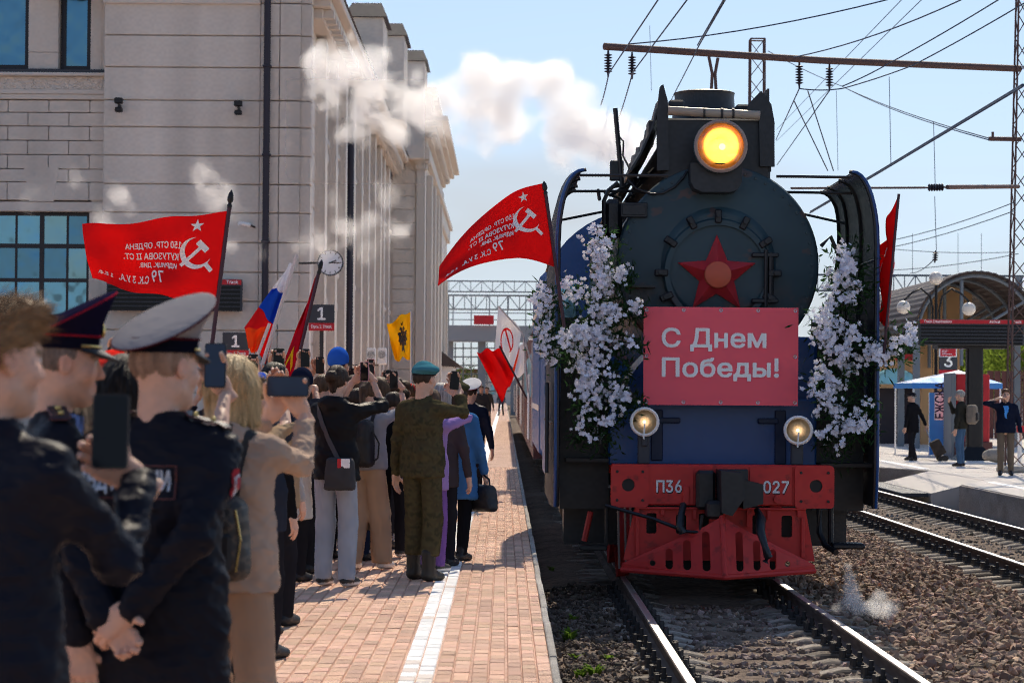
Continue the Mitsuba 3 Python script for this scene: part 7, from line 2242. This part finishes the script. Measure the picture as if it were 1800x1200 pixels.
# raised hands with a phone above the red beret
d = put(232, 668, 10.6); yw = -10
wr = pix(216, 632, 10.9)
P6 = person('person hidden behind the white topped cap raising both hands with a phone', **d, yaw=yw, coat=(.03, .03, .035), rh=local(d, yw, wr), lh=local(d, yw, pix(196, 634, 10.9)), rhand=('grip', wdir(yw, (-.4, 0, .9)), wdir(yw, (-.6, -.8, 0))), lhand=('grip', wdir(yw, (.4, 0, .9)), wdir(yw, (.6, -.8, 0))))
phone(P6, 'r', 'small dark phone in the raised hands above the red beret', up=(1, 0, .2), off=(0, 0, .03))
# --- blonde woman with the horizontal phone
d = put(404, 628, 8.0); d['x'] += .01; yw = -26
wr = A3(-.735, 8.34, 1.415)
P7 = person('blonde woman in a beige hooded sweater filming with a horizontal phone', **d, yaw=yw, coat=(.44, .32, .245), hem=.86, bulk=1.15, legs=(.36, .25, .18), wide=1.15, hair=('bob', (.46, .33, .17)), hood=True, collar=.2, rh=local(d, yw, wr), rpole=local(d, yw, A3(-.60, 8.1, .8)) - local(d, yw, A3(-.80, 8, 1.35)),
            rhand=('hold', wdir(yw, (-.55, .05, .83)), wdir(yw, (0, -1, .1))), cuff=.12, folds=1.5, lh=local(d, yw, A3(-.865, 8.36, 1.40)), lhand=('hold', wdir(yw, (.55, .05, .83)), wdir(yw, (0, -1, .1))), skin=1.08)
phone(P7, 'r', 'horizontal phone of the blonde woman showing the train', up=wdir(yw, (0, 0, 1)), land=True, off=wdir(yw, (-.035, -.02, .035)), screen='mat_screen_on')


def quilt(v):
    a = np.abs(((v[:, 0] + v[:, 2]) * 22) % 1 - .5), np.abs(((v[:, 0] - v[:, 2]) * 22) % 1 - .5)
    k = np.minimum(*a) < .12
    return np.where(k[:, None], A3(.075, .060, .045), A3(.024, .022, .022))


k, M = pouch(P7, 'backpack', 'small dark patterned backpack hanging from the blonde woman', (.105, -.225, 1.08), .21, .11, .29, 8, 'mat_vc_semi', col=quilt, taper=.8, r=.045)
part(k, 'front_pocket', xf(bx(-.07, .07, -.085, -.062, -.11, .02, .01), M), 'mat_strap_black')
part(k, 'zip', xf(tube([(.08, -.058, -.11), (.093, -.05, 0), (.075, -.055, .10)], .004, 5), M), 'mat_brass')
strap(P7, k, [(.12, -.19, 1.16), (.115, -.16, 1.30), (.11, -.07, 1.46), (.11, .06, 1.44)], .030, 'mat_strap_black')
k, M = pouch(P7, 'shoulder_bag', 'cream flat shoulder bag beside the dark backpack', (-.05, -.20, 1.045), .20, .05, .21, 12, 'mat_vc_semi', col=(.50, .42, .34), r=.02)
part(k, 'strap_ring', xf(tube([(.06 * math.cos(t), -.03, -.12 + .05 * math.sin(t)) for t in np.linspace(math.pi, 2 * math.pi, 12)], .006, 6), M), 'mat_strap_black')

# --- middle ground
d = put(592, 644, 17.6); yw = -22
P8 = person('woman in a black padded jacket and pale jeans with her hair in a bun', **d, yaw=yw, coat=(.012, .012, .014), hem=.84, bulk=1.35, legs=(.36, .39, .44), leg_fn=denim((.34, .37, .43)), wide=1.15, shoes=(.02, .02, .022, 1), hair=('bun', DBR), hood=True, coat_mat='mat_uniform', folds=1.6, rh=(.15, .32, 1.60), lh=(-.02, .34, 1.58), rhand=HOLD_R, lhand=HOLD_L)
phone(P8, 'r', 'pink cased phone in front of the woman with the bun', case=(.45, .20, .24))
k, M = pouch(P8, 'shoulder_bag', 'dark grey crossbody bag on the hip of the woman in pale jeans', (.13, -.19, .90), .25, .09, .25, 6, 'mat_vc', col=(.045, .045, .05))
part(k, 'leaflet', xf(bx(.0, .10, -.062, -.058, .05, .12), M), 'mat_white'); part(k, 'leaflet_corner', xf(bx(.0, .03, -.066, -.0625, .05, .12), M), 'mat_signred')
strap(P8, k, [(.11, -.17, 1.0), (.0, -.17, 1.18), (-.09, -.14, 1.36), (-.12, -.03, 1.47)], .035, 'mat_strap_grey')
d = put(648, 668, 19.3); yw = -26
P9 = person('young woman in wide tan trousers and grey top wearing a black backpack', **d, yaw=yw, coat=(.30, .30, .33), hem=.92, legs=(.42, .28, .19), wide=1.45, shoes=(.62, .60, .58, 1), hair=('pony', BRN), rh=(.12, .34, 1.55), rhand=HOLD_R, stance=.10)
phone(P9, 'r', 'dark phone raised by the woman in tan trousers')
k, M = pouch(P9, 'backpack', 'black backpack on the woman in tan trousers', (.03, -.22, 1.17), .27, .15, .40, 0, 'mat_vc_semi', col=(.012, .012, .014), r=.05)
part(k, 'side_loop', xf(tube([(.13, 0, .1), (.18, .02, 0), (.17, .02, -.12), (.11, 0, -.17)], .008, 6), M), 'mat_strap_black')
strap(P9, k, [(.10, -.16, 1.32), (.11, -.06, 1.46), (.12, .08, 1.38)], .03, 'mat_strap_black')
d = put(744, 642, 18.2); yw = -34
wr = pix(806, 684, 18.5)
P10 = person('soldier in olive camouflage and a blue beret filming with a phone', **d, yaw=yw, coat=(.07, .06, .03), coat_fn=camo, leg_fn=camo, hem=.83, bulk=1.3, wide=1.2, shoes=(.022, .018, .014), boots=True, hair=('crop', DBR), hat=('beret', [(.055, .19, .24), 0, 0, (.02, .02, .02)]), rh=local(d, yw, wr), rpole=(.7, -.2, -1), rhand=('hold', wdir(yw, (-.55, .1, .8)), wdir(yw, (-.1, -1, 0))), folds=1.3, collar=.8, stance=-.04)
phone(P10, 'r', 'black phone held out by the soldier in the blue beret', up=wdir(yw, (.1, .1, 1)))
d = put(803, 674, 20.4); yw = -24
P11 = person('woman in a long blue denim coat carrying a black bag beside the white line', **d, yaw=yw, coat=(.06, .17, .36), coat_fn=denim((.055, .16, .36)), hem=.60, bulk=1.2, legs=(.012, .012, .015), hair=('bob', DBR), hat=('beret', [(.06, .06, .035), 0, 0, (.03, .03, .02)]), rh=(.24, .12, .72), skirt=.02, stance=-.08)
w_, fd_, pn_, th_2 = P11.hand['r']
k, M = pouch(P11, 'handbag', 'black leather handbag carried by the woman in the denim coat', w_ + A3(.0, -.02, -.26), .30, .13, .24, -20, 'mat_vc_semi', col=(.012, .013, .018), taper=.7, r=.04)
part(k, 'handle', xf(tube([(-.08, 0, .10), (-.07, 0, .17), (0, 0, .21), (.07, 0, .17), (.08, 0, .10)], .009, 6), M), 'mat_strap_black', 60)
part(k, 'pale_cloth', xf(sheet(np.stack([np.stack([np.linspace(-.14, -.06, 6), np.full(6, -.05 + a), .18 - .30 * np.linspace(0, 1, 6) ** 2 - a], 1) for a in (0, .05)], 1), .004), M), 'mat_white')
d = put(774, 674, 19.7); yw = -20
person('grey haired woman just right of the soldier', **d, yaw=yw, coat=(.06, .05, .055), hair=('bob', GRY), hem=.75)
d = put(757, 684, 19.1); yw = -30
P12 = person('person in lilac jacket and purple trousers behind the soldier', **d, yaw=yw, coat=(.34, .22, .50), legs=(.20, .10, .34), hair=('long', BRN), shoes=(.03, .03, .03, 1), rh=(.10, .26, 1.48), rhand=HOLD_R, wide=1.1)
d = put(828, 676, 29.0); yw = -8
person('man in dark uniform and white topped cap walking beyond the denim coat', **d, yaw=yw, coat=(.012, .016, .035), hem=.70, bulk=1.3, hair=('crop', DBR), hat=('peaked', [(.70, .69, .70), (.012, .012, .02), (.4, .02, .03), (.01, .01, .01)]), coat_mat='mat_uniform')
for px_, y_, yaw_, lab, c_ in ((846, 78, 175, 'distant man in dark jacket walking towards the camera on the platform', (.04, .04, .045)), (856, 96, 170, 'distant person with one arm out just behind the walking man', (.06, .055, .05)), (881, 150, 160, 'farthest tiny figure near the end of the white line', (.05, .06, .09))):
    d = put(px_, 690, y_); d['H'] = 1.74
    person(lab, **d, yaw=yaw_, coat=c_, legs=(.03, .03, .035), stance=.16, rh=(.36, .1, 1.1) if y_ == 96 else None)

# --- the packed crowd between the flags and the building: (px, head top, distance, yaw, look)
def raised(px, top, y, yaw, lab, coat, hair, hat, hand_px, ph_lab, case=(.012, .012, .014), side='r', **kw):
    d = put(px, top, y)
    kk = {}
    if hand_px is not None:
        wr = pix(hand_px[0], hand_px[1], y + .32)
        kk = {side + 'h': local(d, yaw, wr), side + 'hand': ('hold', wdir(yaw, (-.5 if side == 'r' else .5, 0, .85)), wdir(yaw, (0, -1, .05)))}
    if hand_px is not None and int(px) % 2 == 0 and side == 'r':
        kk['lh'] = local(d, yaw, pix(hand_px[0] - 14 * 20 / y, hand_px[1] + 3, y + .32)); kk['lhand'] = ('grip', wdir(yaw, (.4, 0, .9)), wdir(yaw, (.5, -.8, 0)))
    P = person(lab, **d, yaw=yaw, coat=coat, hair=hair, hat=hat, **kk, **kw)
    if ph_lab: phone(P, side, ph_lab, case=case, up=wdir(yaw, (0, 0, 1)), land=kw.get('land', False))
    return P


tan = (.34, .235, .15)
raised(455, 658, 12.8, -25, 'person in a bright blue baseball cap behind the blonde woman', (.03, .035, .05), ('short', BRN), ('ball', [(.02, .09, .50), 0]), (500, 700), None)
raised(428, 668, 11.4, -30, 'person in a tan jacket with an arm stretched right below the blue cap', tan, ('short', BRN), None, (500, 690), None, bulk=1.1, folds=1.6)
raised(480, 640, 14.6, -18, 'man with black hair holding a phone up before the dark red flag', tan, ('short', BLK), None, (496, 652), 'olive phone held up before the dark red flag', (.10, .10, .05))
raised(530, 652, 18.8, -20, 'man in a navy cap with one fist raised high holding a black phone', (.015, .018, .03), ('short', DBR), ('beanie', [(.012, .016, .035)]), (540, 640), 'black phone in the fist raised highest by the dark red flag')
raised(512, 676, 18.0, -24, 'person in a long white coat partly behind the tan sleeve', (.62, .58, .55), ('bob', BRN), None, None, None, hem=.55)
raised(566, 660, 20.5, -20, 'person holding a slim black phone high left of the woman with the bun', (.06, .06, .07), ('short', BRN), None, (564, 650), 'slim black phone held high left of the bun')
raised(594, 616, 22.5, -20, 'tall person in a bright blue speckled knit hat above the crowd', (.03, .04, .07), ('short', DBR), ('beanie', [(.03, .12, .52)]), None, None)
raised(622, 660, 21.6, -22, 'person in a black leather sleeve raising a phone with a red case', (.014, .013, .013), ('short', BRN), None, (655, 658), 'phone in a red case held above the tan trousers woman', (.6, .03, .03))
raised(668, 664, 21.8, -28, 'brown haired woman in a dark jacket behind the black backpack', (.035, .022, .022), ('bob', BRN), None, (668, 700), None)
raised(692, 664, 22.4, -24, 'person in maroon sleeves holding a black phone upright with both hands', (.07, .02, .025), ('short', DBR), None, (684, 676), 'upright black phone left of the soldier')
raised(708, 670, 25.0, -20, 'person with brown hair behind the maroon sleeves holding up a palm', (.10, .09, .08), ('short', BRN), None, (694, 672), None)
raised(722, 676, 27.0, -20, 'person in a red hat half hidden behind the soldier', (.04, .05, .07), ('short', BRN), ('ball', [(.6, .04, .04), 0]), None, None)
raised(640, 672, 26.0, -20, 'person with fair hair deep in the crowd under the yellow flag', (.12, .11, .12), ('short', (.20, .13, .07)), None, None, None)
raised(608, 668, 25.5, -15, 'person with dark hair deep in the crowd right of the blue knit hat', (.05, .03, .03), ('short', DBR), None, None, None)
raised(548, 672, 24.0, -15, 'person with black hair deep in the crowd under the dark sign', (.03, .03, .04), ('short', BLK), None, None, None)
raised(512, 672, 20.0, -15, 'person in a dark green jacket deep in the crowd below the dark red flag', (.03, .045, .03), ('bob', DBR), None, None, None)
raised(470, 668, 18.6, -15, 'person with grey hair deep in the crowd holding the striped flag', (.05, .05, .06), ('short', GRY), None, (456, 660), None)
raised(430, 662, 15.6, -15, 'person in a grey hat in the crowd left of the blue cap', (.05, .05, .06), ('short', DBR), ('beanie', [(.12, .12, .13)]), None, None)
raised(412, 668, 20.6, -15, 'person with red hair in the crowd behind the blonde woman', (.07, .05, .05), ('short', (.15, .06, .03)), None, None, None)
raised(374, 662, 16.8, -12, 'flag bearer in a dark jacket hidden behind the white topped cap', (.02, .02, .03), ('short', DBR), None, (368, 690), None)
raised(452, 690, 14.0, -24, 'person in black clothes filling the gap left of the white coat', (.012, .012, .014), ('short', DBR), None, None, None)
raised(546, 684, 19.8, -20, 'person in black trousers and dark jacket left of the pale jeans', (.014, .014, .018), ('bob', DBR), None, None, None)
raised(626, 684, 20.3, -24, 'person in dark blue jeans between pale jeans and tan trousers', (.012, .014, .022), ('short', DBR), None, None, None, legs=(.015, .022, .05))
raised(690, 690, 20.8, -24, 'person in a black tracksuit between tan trousers and the soldier', (.012, .012, .014), ('short', DBR), None, None, None, shoes=(.03, .03, .035, 1))
raised(660, 684, 30.0, -15, 'person with light brown hair at the back of the crowd below the yellow flag', (.08, .08, .09), ('bob', (.2, .13, .07)), None, None, None)
raised(690, 682, 33.0, -15, 'person in a pale blue jacket at the back of the crowd left of the soldier', (.22, .28, .38), ('short', DBR), None, None, None)
raised(738, 684, 34.0, -10, 'person in a black jacket at the back of the crowd behind the soldier', (.02, .02, .02), ('short', BLK), None, None, None)
raised(780, 684, 31.0, -10, 'person with dark hair at the back of the crowd right of the grey haired woman', (.03, .03, .04), ('short', DBR), None, None, None)

raised(496, 664, 21.5, -16, 'person in a cream hooded top with both hands raised under the dark red flag', (.50, .44, .38), ('short', BRN), None, (500, 664), None)
raised(444, 656, 17.2, -18, 'person in a red jacket with a hand raised between grey hat and blue cap', (.42, .03, .03), ('bob', DBR), None, (450, 656), 'phone raised beside the foot of the striped flag')
raised(576, 672, 23.2, -18, 'child in a yellow jacket low in the crowd beside the bun', (.60, .42, .06), ('bob', BRN), None, None, None)
raised(652, 676, 23.8, -20, 'person in a light grey coat behind the red phone case', (.34, .34, .36), ('short', GRY), None, (642, 676), None)
raised(706, 684, 24.2, -22, 'person in a dark olive vest close behind the soldier', (.08, .075, .045), ('short', DBR), ('ball', [(.05, .05, .03), 0]), None, None)
raised(616, 680, 28.0, -12, 'person in a white shirt deep in the crowd with a phone overhead', (.62, .61, .60), ('short', BLK), None, (616, 650), 'phone held overhead deep in the crowd behind the bun')
raised(538, 680, 27.0, -12, 'person with blonde hair deep in the crowd left of the blue knit hat', (.10, .12, .17), ('bob', (.40, .30, .15)), None, None, None)
raised(474, 686, 16.0, -24, 'person in a pale grey sweater partly hidden by the tan sleeves', (.36, .35, .35), ('bob', BRN), None, None, None)

# --- far platform
fz = PL2 + .02
d = put(1604, 690, 58.6, fz)
R1 = person('elderly man in black cap and dark coat walking with a trolley bag', **d, yaw=48, coat=(.014, .014, .017), hem=.72, bulk=1.2, hair=('crop', GRY), hat=('ball', [(.02, .02, .025), 0]), stance=.14, head=(25, 5), res=.018, rh=(.34, -.25, .80))
tb = thing('trolley_bag', 'dark wheeled trolley bag pulled by the man in the black cap', 'trolley bag')
c = pix(1648, 787, 58.4)
Mt = np.eye(4); a_ = math.radians(-28); Mt[0, 0], Mt[0, 2], Mt[2, 0], Mt[2, 2] = math.cos(a_), math.sin(a_), -math.sin(a_), math.cos(a_); Mt[:3, 3] = (c[0], 58.4, c[2])
mt_ = bag_mesh(.30, .22, .42, .9, .04)
part(tb, 'body', xf(mt_, Mt), 'mat_vc', True, tint(mt_, (.045, .035, .03), .5, 12))
part(tb, 'handle', tube([to_world(R1, R1.J['wrr'] + A3(0, 0, -.08)), (Mt @ A3(-.08, 0, .2, 1))[:3], (Mt @ A3(-.1, .0, -.2, 1))[:3]], .012, 6), 'mat_steel')
part(tb, 'wheel', cat([lathe([(0, -.02), (.07, -.02), (.07, .02), (0, .02)], 16, (c[0] + dx, 58.4 + dy, fz + .07), 'y') for dx in (.06, .19) for dy in (-.12, .12)]), 'mat_black', 30)
d = put(1689, 686, 54, fz)
R2 = person('grey haired man in dark jacket and jeans with a backpack on the far platform', **d, yaw=62, coat=(.035, .035, .03), hem=.86, bulk=1.2, legs=(.06, .12, .22), leg_fn=denim((.06, .12, .22)), hair=('short', GRY), rh=(.08, .30, 1.52), rhand=HOLD_R, res=.016)
k, M = pouch(R2, 'backpack', 'tan and black hiking backpack on the grey haired man', (-.02, -.27, 1.20), .30, .22, .46, 0, 'mat_vc', col=(.20, .17, .14), r=.07)
part(k, 'pocket', xf(bx(-.10, .10, -.16, -.10, -.16, .05, .03), M), 'mat_strap_black')
strap(R2, k, [(.10, -.16, 1.36), (.11, -.04, 1.47), (.12, .1, 1.34)], .05, 'mat_strap_black')
d = put(1768, 684, 48, fz)
R3 = person('man in navy jacket and khaki trousers shading his eyes on the far platform', **d, yaw=168, coat=(.012, .016, .034), hem=.86, bulk=1.25, legs=(.16, .125, .095), hair=('short', (.10, .05, .03)), rh=(.16, .16, 1.62), rpole=(1, .2, -.3), rhand=('relax', (-.9, -.1, .2), (0, -.3, -1)), res=.015, head=(8, 0))
S, N = snap(R3, np.stack([np.linspace(-.012, .0, 9), np.full(9, .2), np.linspace(1.44, 1.16, 9)], 1), .022)
G = np.stack([S + A3(a, .006, 0) * np.linspace(1, .25, 9)[:, None] for a in (.055, -.055)], 1)
part(R3.key, 'shirt_front', xf(sheet(G, .004), R3.A), 'mat_tent_blue')
